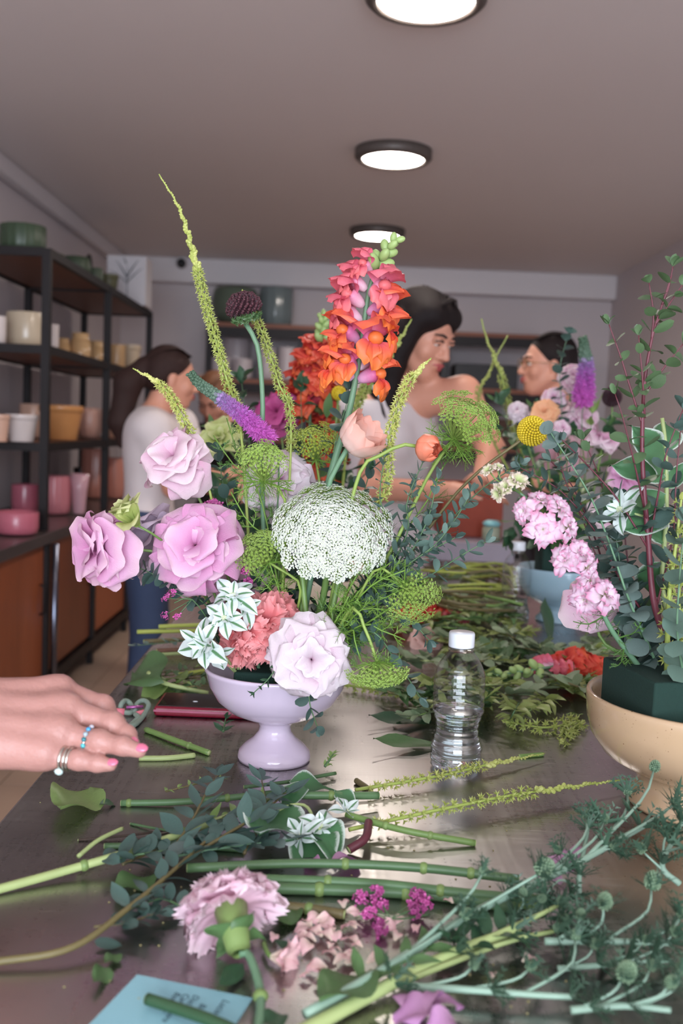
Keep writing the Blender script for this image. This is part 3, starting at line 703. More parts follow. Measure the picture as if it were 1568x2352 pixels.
def reseda(root, path, n, w0, w1, m_flo, m_st, r0=0.0022, start=0.0, R=rnd, tight=0.72):
    """long spike: knobbly little flowers below, a dense tapering tip above"""
    MB().tube(path, [r0, r0*0.75, r0*0.35], 6).build('stem', m_st, root)
    mb = MB(); N = len(path)
    for k in range(n):
        f = start+(1-start)*(k/n)**0.86; q = f*(N-1); i = min(int(q), N-2); p = path[i]+(path[i+1]-path[i])*(q-i); t = tangent(path, i)
        rad = around(t, k*2.39996+R.uniform(-0.4, 0.4))
        if f < tight:
            L = w0+(w1-w0)*f/tight; d = 0.9*rad+0.35*t
            mb.tube([p, p+d*L*0.5], 0.00045, 3, 0.2, 0.2, cap=False)
            mb.stamp(TP_STAR3, mat4(p+d*L*0.45, around(d, k), d, L*R.uniform(0.5, 0.7)))
            if R.random() < 0.5: mb.stamp(TP_BUD, mat4(p+d*L*0.4, around(d, k), d, L*0.4), 0.4)
        else:
            g = (f-tight)/(1-tight); L = w1*(1.12-0.95*g)
            mb.stamp(TP_BUD, mat4(p, around(t, k), 0.8*rad+0.6*t, L*R.uniform(0.7, 0.95)), 0.5+0.4*R.random())
    mb.build('florets', m_flo, root, kind='stuff', smooth=False)
m_res = mat('reseda_florets', ramp=[(0, (120, 138, 60)), (0.5, (162, 174, 88)), (1, (190, 194, 116))], rough=0.5, var=0.18, nscale=90, trans=0.15)
m_res_yl = mat('reseda_yellow', ramp=[(0, (142, 152, 68)), (0.5, (184, 190, 100)), (1, (208, 208, 134))], rough=0.5, var=0.15, nscale=90, trans=0.15)
m_res_st = mat('reseda_stem', (156, 172, 86), 0.45, var=0.12)

def threads(mb, p, d, L, depth, R, r):
    """feathery leaf: a thread with side threads"""
    d = nrm(d); q = p+d*L; mid = p+d*L*0.5+np.array([R.uniform(-1, 1) for _ in range(3)])*L*0.06
    mb.tube([p, mid, q], [r, r*0.8, r*0.35], 3, cap=False)
    if depth > 0:
        nb_ = 5 if depth > 1 else 3
        for k in range(nb_):
            f = 0.25+0.7*k/nb_
            b = p+d*L*f; sd = around(d, R.uniform(0, 6.28))
            threads(mb, b, d*0.75+sd*R.uniform(0.5, 0.9), L*R.uniform(0.42, 0.6)*(1.15-0.4*f), depth-1, R, r*0.75)
m_feather = mat('feathery_green', (122, 160, 66), 0.5, var=0.15, nscale=20, trans=0.2)
m_feather_dk = mat('feathery_dark', (92, 132, 62), 0.5, var=0.18, nscale=20, trans=0.2)
def frond(root, pts, n=7, L=0.03, depth=2, m=None, R=rnd, r=0.0005, name='frond'):
    mb = MB(); N = len(pts); mb.tube(pts, [r*2.0, r], 4, cap=False)
    for k in range(n):
        f = k/max(1, n-1); i = min(int(f*(N-1)), N-2); t = tangent(pts, i)
        for s in (0, 1):
            sd = around(t, R.uniform(0, 6.28)); threads(mb, pts[i], 0.6*t+sd, L*(1.05-0.45*f)*R.uniform(0.7, 1.15), depth, R, r)
    return mb.build(name, m or m_feather, root, kind='stuff', smooth=False)

def umbel(root, hub, axis, R0, H, n, m_ray, m_flo, ul=0.012, nf=14, fs=0.0012, R=rnd, curve=0.25, tpl=None, rr=0.0006, name='florets', wob=0.1, ncen=None):
    """flat or domed umbel: rays from the hub to small umbels of tiny flowers"""
    ax = nrm(axis); a, b = perp(ax); hub = np.asarray(hub, float)
    rays = MB(); fl_ = MB(); tpl = tpl or TP_STAR
    for k in range(n):
        rho = math.sqrt((k+0.5)/n); phi = k*2.39996
        rad = math.cos(phi)*a+math.sin(phi)*b
        e = hub+ax*(H*(1-curve*rho*rho)+R.uniform(-wob, wob)*H)+rad*R0*rho*R.uniform(0.92, 1.06)
        mid = hub+(e-hub)*0.5+rad*R0*rho*0.12
        rays.tube([hub, mid, e], [rr*1.3, rr, rr*0.8], 4, cap=False)
        up = nrm(ax*0.9+rad*rho*0.8*(1+2*curve))
        p_, q_ = perp(up)
        for j in range(nf):
            r2 = math.sqrt((j+0.5)/nf); f2 = j*2.39996+k
            o_ = e+(math.cos(f2)*p_+math.sin(f2)*q_)*r2*ul+up*ul*(0.5-0.35*r2*r2)*R.uniform(0.8, 1.25)
            if j % 2 == 0: rays.tube([e, o_], [rr*0.55, rr*0.4], 3, cap=False)
            fl_.stamp(tpl, mat4(o_, around(up, j+k), nrm(up+0.4*(o_-e)/ul), fs*R.uniform(0.75, 1.25)))
    rays.build('rays', m_ray, root, kind='stuff', smooth=False)
    fl_.build(name, m_flo, root, kind='stuff', smooth=False)
m_ray = mat('umbel_rays', (146, 170, 84), 0.5, var=0.1, trans=0.1)
m_umb = mat('green_umbel', ramp=[(0, (120, 152, 60)), (0.5, (154, 184, 84)), (1, (178, 202, 110))], rough=0.5, var=0.15, nscale=60, trans=0.15)
m_umb_y = mat('yellow_green_umbel', ramp=[(0, (140, 154, 48)), (0.5, (172, 184, 70)), (1, (192, 200, 96))], rough=0.5, var=0.15, nscale=60, trans=0.15)
m_umbw = mat('white_umbel', ramp=[(0, (160, 186, 124)), (0.3, (210, 224, 190)), (0.5, (248, 250, 244)), (1, (252, 252, 250))], rough=0.6, var=0.05, trans=0.15)
m_ray_dk = mat('umbel_rays_dark', (112, 136, 56), 0.5, var=0.1)

# petal sets
def pset(name, m, n=4, **k):
    return [petal_mesh('%s%d' % (name, i), m, ph=i*1.7, **k) for i in range(n)]
m_lis_p = mat('lisianthus_pink', ramp=[(0, (150, 150, 90)), (0.15, (196, 120, 158)), (0.45, (216, 146, 190)), (0.8, (226, 172, 206)), (1, (236, 200, 214))], rough=0.55, var=0.07, nscale=9, bump=0.35, bscale=5, stretch=(9, 1, 9), trans=0.28)
m_lis_c = mat('lisianthus_blush', ramp=[(0, (170, 110, 140)), (0.3, (222, 166, 194)), (0.7, (232, 196, 212)), (1, (240, 220, 224))], rough=0.55, var=0.06, nscale=9, bump=0.35, bscale=5, stretch=(9, 1, 9), trans=0.28)
m_lis_w = mat('lisianthus_pale', ramp=[(0, (176, 92, 128)), (0.25, (214, 168, 192)), (0.55, (228, 206, 216)), (1, (238, 226, 230))], rough=0.55, var=0.05, nscale=9, bump=0.35, bscale=5, stretch=(9, 1, 9), trans=0.28)
m_lis_l = mat('lisianthus_lilac', ramp=[(0, (190, 170, 180)), (0.5, (206, 186, 206)), (1, (222, 204, 218))], rough=0.55, var=0.05, nscale=9, bump=0.35, bscale=5, stretch=(9, 1, 9), trans=0.3)
m_lis_g = mat('green_bud', ramp=[(0, (128, 150, 66)), (0.6, (180, 190, 112)), (1, (204, 206, 150))], rough=0.5, var=0.08, nscale=40, trans=0.25)
kw = dict(nu=12, nv=12, W=1.32, cup=0.34, curl=0.85, ruf=0.06, rk=1.4, notch=0.03, base=0.3)
S_LP, S_LC, S_LW, S_LL = pset('lis_pink', m_lis_p, **kw), pset('lis_blush', m_lis_c, **kw), pset('lis_pale', m_lis_w, **dict(kw, ruf=0.09, rk=1.8)), pset('lis_lilac', m_lis_l, **kw)
S_LG = pset('bud_green', m_lis_g, W=0.7, cup=0.5, curl=0.25, ruf=0.02)
m_car = mat('carnation_coral', ramp=[(0, (196, 96, 104)), (0.6, (226, 124, 126)), (1, (240, 160, 160))], rough=0.6, var=0.08, nscale=50, trans=0.25)
m_carp = mat('carnation_pink', ramp=[(0, (216, 190, 184)), (0.3, (234, 190, 206)), (0.75, (242, 206, 220)), (1, (248, 222, 230))], rough=0.6, var=0.06, nscale=50, trans=0.3)
kc = dict(nu=32, nv=7, W=1.1, cup=0.15, curl=0.55, ruf=0.085, rk=2.6, saw=0.13, sawk=16, notch=0.0)
S_CC, S_CP = pset('carn_coral', m_car, **kc), pset('carn_pink', m_carp, **kc)
m_lark = mat('larkspur_pink', ramp=[(0, (196, 200, 140)), (0.3, (236, 218, 220)), (0.72, (228, 196, 216)), (1, (216, 138, 172))], rough=0.55, var=0.1, nscale=60, trans=0.28)
m_larkg = mat('larkspur_green', ramp=[(0, (150, 172, 92)), (0.5, (198, 208, 150)), (1, (226, 204, 196))], rough=0.55, var=0.1, nscale=60, trans=0.28)
S_LK = pset('lark', m_lark, nu=6, nv=6, W=0.62, cup=0.3, curl=0.4, ruf=0.08, rk=2)
m_peach = mat('poppy_peach', ramp=[(0, (226, 204, 190)), (0.5, (238, 206, 194)), (1, (238, 180, 162))], rough=0.5, var=0.05, nscale=50, trans=0.25, stretch=(60, 4, 60), bump=0.2, bscale=4)
S_PE = pset('poppy', m_peach, nu=12, nv=12, W=1.5, cup=0.7, curl=-1.15, ruf=0.012, rk=3, base=0.35)
m_ran = mat('ranunculus_coral', ramp=[(0, (222, 140, 110)), (0.6, (236, 142, 112)), (1, (240, 124, 92))], rough=0.45, var=0.08, trans=0.2)
S_RA = pset('ranunc', m_ran, nu=10, nv=10, W=1.5, cup=0.75, curl=-1.9, ruf=0.01, base=0.45)

def joined_flower(name, petals_spec, m):
    """several petals merged into one small floret mesh, axis +Y"""
    mb = MB(); R = random.Random(sum(map(ord, name)))
    for (cnt, tilt, L, off, ph, kw_) in petals_spec:
        for i in range(cnt):
            phi = ph+2*math.pi*i/cnt+R.uniform(-0.2, 0.2); al = math.radians(tilt+R.uniform(-10, 10))
            ax = np.array([0, 1.0, 0]); rad = np.array([math.cos(phi), 0, math.sin(phi)])
            y = math.cos(al)*ax+math.sin(al)*rad; z = -math.cos(al)*rad+math.sin(al)*ax
            g = MB().grid(petal_fn(ph=i*1.3, **kw_), 6, 6)
            M = np.array(mat4(ax*off, y, z, L*R.uniform(0.85, 1.1)))
            mb.put(g.v[0]@M[:3, :3].T+M[:3, 3], g.f, g.t[0], g.u[0])
    return mb.mesh(name, m)
kl = dict(W=0.72, cup=0.25, curl=0.5, ruf=0.12, rk=2.4, notch=0.14)
F_LARK = [joined_flower('larkfloret%d' % i, [(5, 78, 1.0, 0, i, kl), (5, 52, 0.8, 0.06, i+0.5, kl), (4, 26, 0.5, 0.1, i, kl)], m_lark) for i in range(3)]
F_LARKG = [joined_flower('larkbud%d' % i, [(5, 50, 1.0, 0, i, kl), (5, 25, 0.8, 0.05, i+0.5, kl)], m_larkg) for i in range(2)]

# snapdragon floret: short tube, two upper lobes, pouch and three lower lobes; axis +Y, up +Z
def snap_mesh(name, m, R):
    mb = MB()
    path = [np.array([0, y, 0.10*math.sin(y*2)]) for y in np.linspace(0, 0.7, 6)]
    mb.tube(path, [0.12, 0.20, 0.24, 0.27, 0.30, 0.28], 10, 0.0, 0.42)
    end = path[-1]
    for sx in (-1, 1):                       # upper lip lobes, reflexed
        mb_ = MB().grid(petal_fn(W=1.05, cup=0.35, curl=1.25, ruf=0.1, rk=1.6, ph=sx+6*R.random()), 8, 8)
        M = np.array(mat4(end+np.array([0.09*sx, -0.16, 0.12]), (0.42*sx, 0.55+0.3*R.random(), 0.75), (0.1*sx, -0.9, 0.5), 0.95+0.2*R.random()))
        mb.put(mb_.v[0]@M[:3, :3].T+M[:3, 3], mb_.f, 0.45+0.38*mb_.t[0])
    mb.ball(end+np.array([0, 0.1, -0.04]), (0.27, 0.24, 0.22), 10, 6, 0.95)      # pouch
    for sx, ln in ((-0.9, 0.85), (0, 0.95), (0.9, 0.85)):
        mb_ = MB().grid(petal_fn(W=1.0, cup=0.3, curl=1.0, ruf=0.1, rk=1.6, ph=sx*2+6*R.random()), 8, 8)
        M = np.array(mat4(end+np.array([0.1*sx, -0.06, -0.12]), (0.6*sx, 0.5+0.2*R.random(), -0.72), (0, 0.75, 0.6), ln))
        mb.put(mb_.v[0]@M[:3, :3].T+M[:3, 3], mb_.f, 0.55+0.45*mb_.t[0])
    return mb.mesh(name, m)
m_snap = mat('snapdragon_pink_orange', ramp=[(0, (226, 176, 210)), (0.35, (212, 110, 160)), (0.55, (226, 100, 128)), (0.78, (236, 104, 76)), (1, (242, 128, 56))], rough=0.5, var=0.14, nscale=18, trans=0.22)
m_snapp = mat('snapdragon_pink', ramp=[(0, (234, 206, 216)), (0.35, (224, 146, 176)), (0.6, (224, 110, 136)), (1, (230, 118, 118))], rough=0.5, var=0.12, nscale=18, trans=0.22)
m_snapr = mat('snapdragon_red', ramp=[(0, (206, 92, 112)), (0.4, (206, 62, 74)), (0.75, (214, 72, 58)), (1, (226, 104, 58))], rough=0.5, var=0.16, nscale=18, trans=0.2)
RS = random.Random(3)
F_SNAP = [snap_mesh('snap%d' % i, m_snap, RS) for i in range(3)]
F_SNAPP = [snap_mesh('snappink%d' % i, m_snapp, RS) for i in range(2)]
F_SNAPR = [snap_mesh('snapred%d' % i, m_snapr, RS) for i in range(3)]
m_budg = mat('snap_bud', ramp=[(0, (120, 150, 84)), (0.6, (156, 180, 112)), (1, (206, 170, 160))], rough=0.5, var=0.1)
B_SNAP = MB().ball((0, 0.5, 0), (0.3, 0.32, 0.5), 10, 7, 0.5, ax=(0, 1, 0)); B_SNAP = B_SNAP.mesh('snapbud', m_budg)
def snapdragon(root, path, spots, size, fl, R=rnd, buds=10, rst=0.003, stem=None, bud_from=0.8, bsize=None, leafset=None):
    """spots: (fraction along stem, side angle deg, mesh set) with 0 deg to the camera's right, 90 towards camera"""
    MB().tube(path, [rst, rst*0.85, rst*0.45], 8).build('stem', stem or m_stem_blue, root); N = len(path)
    def at(f):
        q = f*(N-1); i = min(int(q), N-2); return path[i]+(path[i+1]-path[i])*(q-i), tangent(path, i)
    for (f, ang, st, sc) in spots:
        p, t = at(f); a = math.radians(ang)
        r = np.array([math.cos(a), -math.sin(a), 0]); r = nrm(r-t*np.dot(r, t))
        d = nrm(r*0.9+t*0.35)
        fo = inst(R.choice(st), 'floret', mat4(p+r*rst*0.7, d, t, size*sc), root)
        subpart(MB().put(*calyx(p, d, size*sc*0.3)).build('calyx', m_leaf, root), fo)
    for k in range(buds):
        f = bud_from+(1-bud_from)*k/max(1, buds); p, t = at(f); r = around(t, k*2.4)
        inst(B_SNAP, 'bud', mat4(p, r*(1.1-0.6*k/buds)+t*0.8, t, (bsize or size*0.45)*(1.1-0.55*k/buds)), root)
def subpart(o, part):                        # hang a finished piece under a part of the same thing
    o.parent = part; o.matrix_parent_inverse = part.matrix_local.inverted(); return o
def calyx(p, d, s):
    V = []; F = []
    for k in range(5):
        r = around(d, k*1.2566); w = np.cross(d, r); b = len(V)
        V += [p+w*s*0.35, p-w*s*0.35, p+d*s*0.5+r*s*0.5-w*s*0.3, p+d*s*0.5+r*s*0.5+w*s*0.3, p+d*s*1.1+r*s*0.55]
        F += [(b, b+1, b+2, b+3), (b+3, b+2, b+4)]
    return V, F

def euphorbia(root, c, axis, n, s, R=rnd, leaves=None, name='bract'):
    ax = nrm(axis)
    for k in range(n):
        tilt = math.radians(25+75*(k/n)); r = around(ax, k*2.39996)
        d = math.cos(tilt)*ax+math.sin(tilt)*r
        inst(R.choice(leaves or L_VAR), name, mat4(np.asarray(c)+r*0.001, d, ax*1.0-0.3*r, s*(0.55+0.6*k/n)*R.uniform(0.85, 1.1)), root)
    mb = MB()
    for k in range(14): mb.ball(np.asarray(c)+ax*s*0.1+around(ax, k*2.4)*s*0.1*math.sqrt(k/14), s*0.035, 6, 4)
    mb.build('centre', mat('cream_centre', (206, 216, 180), 0.5), root, kind='stuff')
def pieces(root, mb, name, m): return mb.build(name, m, root)

# cup shaped petals lying on an egg: axis +Z, base at the origin, height about 1
def cup_mesh(name, m, prof, half=1.0, ruf=0.03, ph=0.0, nu=10, nv=10):
    vs = [q[0] for q in prof]
    def fn(u, v):
        r_ = np.interp(v, vs, [q[1] for q in prof]); z_ = np.interp(v, vs, [q[2] for q in prof])
        w = half*(0.55+0.45*math.sin(math.pi*min(1, v*0.9+0.05)))*(1-0.25*max(0, v-0.8)/0.2)
        a = u*w; z_ = z_-0.10*u*u*v+ruf*v*v*math.sin(5*u+ph); r2 = r_*(1+ruf*1.2*v*math.sin(4*u+ph*2))
        return (r2*math.cos(a), r2*math.sin(a), z_)
    return MB().grid(fn, nu, nv).mesh(name, m)
PF_POPPY = [(0, 0.02, 0), (0.15, 0.26, 0.03), (0.4, 0.5, 0.22), (0.7, 0.6, 0.58), (1.0, 0.56, 1.0)]
PF_RAN = [(0, 0.03, 0), (0.15, 0.36, 0.05), (0.4, 0.56, 0.32), (0.7, 0.52, 0.7), (1.0, 0.26, 0.98)]
C_PE = [cup_mesh('poppycup%d' % i, m_peach, PF_POPPY, 1.0, 0.035, i*2.1) for i in range(3)]
C_RA = [cup_mesh('rancup%d' % i, m_ran, PF_RAN, 1.0, 0.02, i*2.1) for i in range(3)]
def cup(root, c, axis, S, meshes, rings, R=rnd, name='petal'):
    ax = nrm(axis)
    for (cnt, sc, ph) in rings:
        for i in range(cnt):
            r_ = around(ax, ph+2*math.pi*i/cnt+R.uniform(-0.15, 0.15)); s_ = S*sc*R.uniform(0.95, 1.05)
            inst(R.choice(meshes), name, mat4(c, np.cross(ax, r_), ax+0.05*r_, s_), root)

# ================================================================== main arrangement: lilac footed bowl
BX, BYc = -0.064, 1.235
RIMZ = P(637, 1532, BYc)[2]; BH = RIMZ-TZ
m_lilac = mat('lilac_glaze', (206, 190, 208), 0.12, spec=0.5, var=0.03, nscale=8, coat=0.3)
fb = thing('footed_bowl', 'glossy lilac ceramic footed bowl holding the main bouquet', 'bowl', (BX, BYc, TZ))
prof = [(0.0, 0.004), (0.040, 0.0025), (0.0455, 0.0), (0.0462, 0.004), (0.0445, 0.011), (0.037, 0.019), (0.027, 0.027), (0.0205, 0.036), (0.0195, 0.043), (0.024, 0.050), (0.040, 0.0555), (0.058, 0.0635), (0.074, 0.077), (0.0845, 0.095), (0.0895, 0.113), (0.0910, BH-0.003), (0.0905, BH), (0.0885, BH+0.001), (0.0865, BH-0.001), (0.085, 0.112), (0.079, 0.095), (0.06, 0.072), (0.0, 0.064)]
MB().lathe(prof, 72, (BX, BYc, TZ+0.0004)).build('bowl_body', m_lilac, fb)
m_foam = mat('floral_foam', (18, 46, 38), 0.9, var=0.2, nscale=200, bump=0.3, bscale=400)
tag(MB().box((BX-0.05, BYc-0.05, TZ+0.085), (BX+0.05, BYc+0.05, RIMZ+0.004)).build('floral_foam', m_foam, bevel=0.004), 'dark green foam block inside the lilac bowl', 'floral foam')
FZ = RIMZ-0.006
def FO(dx=0.0, dy=0.0): return np.array([BX+dx, BYc+dy, FZ])
def plant(name, label, cat, base, group=None): return thing(name, label, cat, base, group)
def stem(root, path, r=0.002, m=None, r1=None, n=8): return MB().tube(path, [r, r1 or r], n).build('stem', m or m_stem, root)
BQ = 'flowers in the lilac bowl'
up = np.array([0, 0, 1.0]); toward = np.array([0, -1.0, 0])

def sepals(root, c, axis, s, n=5, m=None):
    mb = MB()
    for k in range(n):
        r = around(axis, k*2*math.pi/n); g = MB().grid(leaf_fn(1, 0.3, peak=0.3, bend=-0.5), 2, 5)
        M = np.array(mat4(c, nrm(axis)*0.6+r*0.8, axis, s)); mb.put(g.v[0]@M[:3, :3].T+M[:3, 3], g.f)
    mb.build('sepals', m or m_stem, root)

# ---- lisianthus
def lisianthus(label, c, axis, L, S, wh, path, R, extra=None, name='lisianthus'):
    root = plant(name, label, 'flower', path[0], BQ)
    stem(root, path, 0.0018, m_stem)
    head(root, c, axis, wh, S, R); sepals(root, np.asarray(c)-nrm(axis)*0.002, axis, L*0.45)
    return root
R = random.Random(21)
L = 0.051
c = P(252, 1258, 1.165)
lisianthus('open pink lisianthus farthest left, facing out to the left', c, (-0.80, -0.55, 0.05), L, S_LP,
    [(4, 12, L*0.75, 0.004, 0), (5, 30, L*0.92, 0.003, 0.5), (6, 50, L, 0.001, 0.2), (6, 72, L, 0, 0.8), (3, 118, L*0.62, -0.002, 0.4)],
    spline([FO(-0.04, -0.02), P(470, 1320, 1.19), P(380, 1272, 1.17), c], 20), R)
c = P(455, 1260, 1.165); L = 0.055
lisianthus('large open pink lisianthus left of the white umbel', c, (-0.12, -0.82, 0.42), L, S_LP,
    [(5, 10, L*0.55, 0.006, 0), (5, 26, L*0.72, 0.004, 0.9), (6, 45, L*0.85, 0.003, 0.5), (6, 65, L, 0.001, 0.2), (7, 88, L*1.05, 0, 0.8), (2, 115, L*1.1, -0.002, 4.4)],
    spline([FO(-0.03, -0.01), P(520, 1380, 1.2), P(470, 1290, 1.185), c], 16), R)
c = P(408, 1062, 1.225); L = 0.047
lisianthus('blush pink rose-shaped lisianthus high on the left side', c, (-0.30, -0.72, 0.55), L, S_LC,
    [(3, 6, L*0.72, 0.002, 0), (4, 18, L*0.86, 0.002, 0.5), (5, 34, L*0.98, 0.001, 0.2), (5, 55, L, 0, 0.8), (4, 80, L*1.05, 0, 0.4), (3, 100, L*1.05, 0, 4.2)],
    spline([FO(-0.03, 0.02), P(500, 1250, 1.24), P(440, 1110, 1.235), c], 18), R)
c = P(712, 1512, 1.135); L = 0.052
lisianthus('pale ruffled lisianthus spilling over the front rim of the bowl', c, (0.12, -0.93, 0.05), L, S_LW,
    [(5, 10, L*0.6, 0.006, 0), (5, 24, L*0.74, 0.004, 0.9), (6, 42, L*0.86, 0.003, 0.5), (6, 60, L*0.96, 0.001, 0.2), (7, 80, L, 0, 0.8), (5, 98, L*1.0, 0, 0.3)],
    spline([FO(0.03, -0.03), P(700, 1490, 1.17), c], 12), R)
c = P(640, 1110, 1.30); L = 0.050
lisianthus('pale pink lisianthus behind the feathery green umbel', c, (0.25, -0.72, 0.5), L, S_LW,
    [(4, 15, L*0.7, 0.003, 0), (5, 38, L*0.9, 0.002, 0.5), (6, 64, L, 0, 0.2), (6, 88, L, 0, 0.8)],
    spline([FO(0.0, 0.03), P(640, 1300, 1.28), c], 14), R)
c = P(365, 1262, 1.235); L = 0.052
lisianthus('lilac lisianthus seen from behind between two pink ones', c, (-0.55, 0.35, 0.30), L, S_LL,
    [(5, 30, L*0.9, 0.002, 0.5), (6, 52, L, 0, 0.2), (5, 68, L, 0, 0.7)],
    spline([FO(-0.045, 0.0), P(450, 1330, 1.22), c], 14), R)
c = P(545, 1345, 1.26); L = 0.044
lisianthus('pale pink lisianthus low behind the variegated bracts', c, (-0.1, -0.7, 0.4), L, S_LC,
    [(4, 30, L*0.8, 0.002, 0.5), (6, 58, L, 0, 0.2), (6, 84, L, 0, 0.7)], spline([FO(-0.02, 0.0), P(560, 1420, 1.25), c], 10), R)
c = P(318, 1208, 1.13); L = 0.040
rt = plant('lisianthus_bud', 'half open pale green lisianthus bud at upper left', 'flower', FO(-0.045, 0.01), BQ)
stem(rt, spline([FO(-0.045, 0.01), P(430, 1300, 1.19), P(352, 1228, 1.14), c], 16), 0.0014)
head(rt, c, (-0.55, -0.3, 0.75), [(3, 8, L, 0, 0), (4, 22, L*1.05, 0, 0.5), (2, 60, L*1.0, 0, 2.6)], S_LG, R)

# ---- carnations
def carnation(label, c, axis, Rr, S, path, R, group=BQ, stem_r=0.0022, cal=1.0):
    root = plant('carnation', label, 'flower', path[0], group)
    stem(root, path, stem_r, m_stem_blue)
    ax = nrm(axis); c = np.asarray(c, float)
    wh = [(4, 10, Rr*0.62, 0.004, 0), (6, 24, Rr*0.72, 0.003, 0.4), (8, 40, Rr*0.82, 0.002, 0.8), (9, 56, Rr*0.92, 0.001, 0.1), (10, 72, Rr, 0, 0.5), (9, 88, Rr, 0, 0.3)]
    head(root, c, ax, wh, S, R)
    a, b = perp(ax); q = MB()
    prof = [(0.004, -0.028), (0.0065, -0.025), (0.008, -0.012), (0.0095, 0.0), (0.0085, 0.001)]
    V = []; n = 14
    for (r_, z_) in prof:
        for k in range(n): V.append(c+ax*z_*cal+(math.cos(2*math.pi*k/n)*a+math.sin(2*math.pi*k/n)*b)*r_*cal)
    q.put(V, [(j*n+k, j*n+(k+1) % n, (j+1)*n+(k+1) % n, (j+1)*n+k) for j in range(len(prof)-1) for k in range(n)]+[tuple(range(n))])
    q.build('calyx', m_leaf_lt, root)
    return root
c = P(612, 1438, 1.185)
carnation('large coral carnation above the bowl rim', c, (-0.02, -0.72, 0.62), 0.047, S_CC, spline([FO(0.0, -0.01), c-nrm((-0.02, -0.72, 0.62))*0.02, c], 8), R)
c = P(558, 1462, 1.175)
carnation('smaller coral carnation tucked left under the large coral one', c, (-0.62, -0.66, -0.02), 0.036, S_CC, spline([FO(-0.02, -0.02), c+np.array([0.01, 0.01, 0]), c], 8), R)

# ---- snapdragon
SP = spline([FO(0.02, 0.02), P(745, 1150, 1.25), P(800, 950, 1.24), P(828, 800, 1.235), P(848, 665, 1.235), P(878, 590, 1.235), P(912, 548, 1.235)], 60)
rt = plant('snapdragon', 'tall pink and orange snapdragon spike in sharp focus', 'flower', SP[0], BQ)
sp = []
for (f, a, s_, sc) in ((0.675, 172, F_SNAP, 1.1), (0.675, 12, F_SNAP, 1.05), (0.695, 130, F_SNAP, 0.95), (0.70, 300, F_SNAPP, 0.8), (0.715, 190, F_SNAP, 1.05), (0.745, 60, F_SNAP, 1.15), (0.755, 158, F_SNAP, 1.0), (0.775, 5, F_SNAP, 1.05), (0.80, 195, F_SNAPP, 1.0),
                         (0.82, 28, F_SNAP, 1.0), (0.835, 165, F_SNAPP, 0.95), (0.86, 50, F_SNAPP, 1.0), (0.87, 185, F_SNAPP, 0.85), (0.895, 15, F_SNAPP, 0.6), (0.905, 150, F_SNAPP, 0.7)):
    sp.append((f, a, s_, sc))
snapdragon(rt, SP, sp, 0.033, F_SNAP, R, buds=12, rst=0.0052, bud_from=0.91, bsize=0.022)

# ---- tall green spikes
def spike(label, pts, n, w0, w1, mf=None, group=BQ, r0=0.0024, start=0.15, tight=0.72, nn=50, name='reseda_spike'):
    path = spline(pts, nn); rt = plant(name, label, 'flower', path[0], group)
    reseda(rt, path, n, w0, w1, mf or m_res, m_res_st, r0, start, R, tight); return rt
spike('tallest yellow green flower spike curving to the upper left', [FO(-0.03, 0.03), P(555, 1010, 1.26), P(520, 870, 1.26), P(470, 690, 1.26), P(420, 500, 1.26), P(365, 400, 1.26)], 260, 0.0082, 0.0084, m_res, start=0.47, tight=0.80, nn=90)
spike('short yellow green spike arching left above the blush rose', [FO(-0.04, 0.02), P(470, 1080, 1.24), P(425, 970, 1.24), P(375, 890, 1.23), P(305, 846, 1.23)], 95, 0.0115, 0.0075, m_res_yl, start=0.73, tight=0.91)
spike('green flower spike passing behind the dark scabiosa', [FO(0.0, 0.03), P(668, 1000, 1.28), P(640, 880, 1.28), P(600, 760, 1.28), P(556, 665, 1.28)], 130, 0.0085, 0.008, m_res, start=0.56, tight=0.97)
spike('pale yellow green spike right of the snapdragon', [FO(0.05, 0.01), P(875, 1150, 1.22), P(893, 1010, 1.21), P(930, 890, 1.2), P(990, 822, 1.2)], 115, 0.0115, 0.0085, m_res_yl, start=0.54, tight=0.93)

# ---- scabiosa
c = P(560, 706, 1.24)
pth = spline([FO(-0.01, 0.02), P(600, 1080, 1.25), P(603, 930, 1.245), P(592, 800, 1.24), P(563, 742, 1.24)], 30)
rt = plant('scabiosa', 'dark burgundy scabiosa head on a curved bare stem', 'flower', pth[0], BQ)
stem(rt, pth, 0.0034, m_stem_blue, 0.0030)
ax = nrm((-0.25, -0.25, 0.85)); mb = MB(); br = MB()
for k in range(420):
    z = 1-1.25*(k+0.5)/420; r_ = math.sqrt(max(0, 1-z*z)); q = around(ax, k*2.39996)*r_+ax*z
    pnt = c+(q-ax*np.dot(q, ax))*0.0175+ax*np.dot(q, ax)*0.0145
    mb.stamp(TP_STAR3 if k % 2 else TP_BUD, mat4(pnt, around(q, k), q+0.3*np.array([R.uniform(-1, 1) for _ in range(3)]), R.uniform(0.004, 0.0062)))
mb.ball(c, (0.0165, 0.0165, 0.0135), 14, 8, 0.0, ax=ax)
mb.build('florets', mat('burgundy', ramp=[(0, (20, 12, 16)), (0.6, (50, 24, 32)), (1, (84, 40, 50))], rough=0.6, var=0.3, nscale=200), rt, kind='stuff', smooth=False)
for k in range(60):
    r_ = around(ax, k*2.39996); q = r_*0.9-ax*R.uniform(0.25, 0.9); br.stamp(TP_STAR3, mat4(c+q*0.016, around(q, 1), q, 0.0055))
br.build('bracts', m_leaf, rt, kind='stuff', smooth=False)

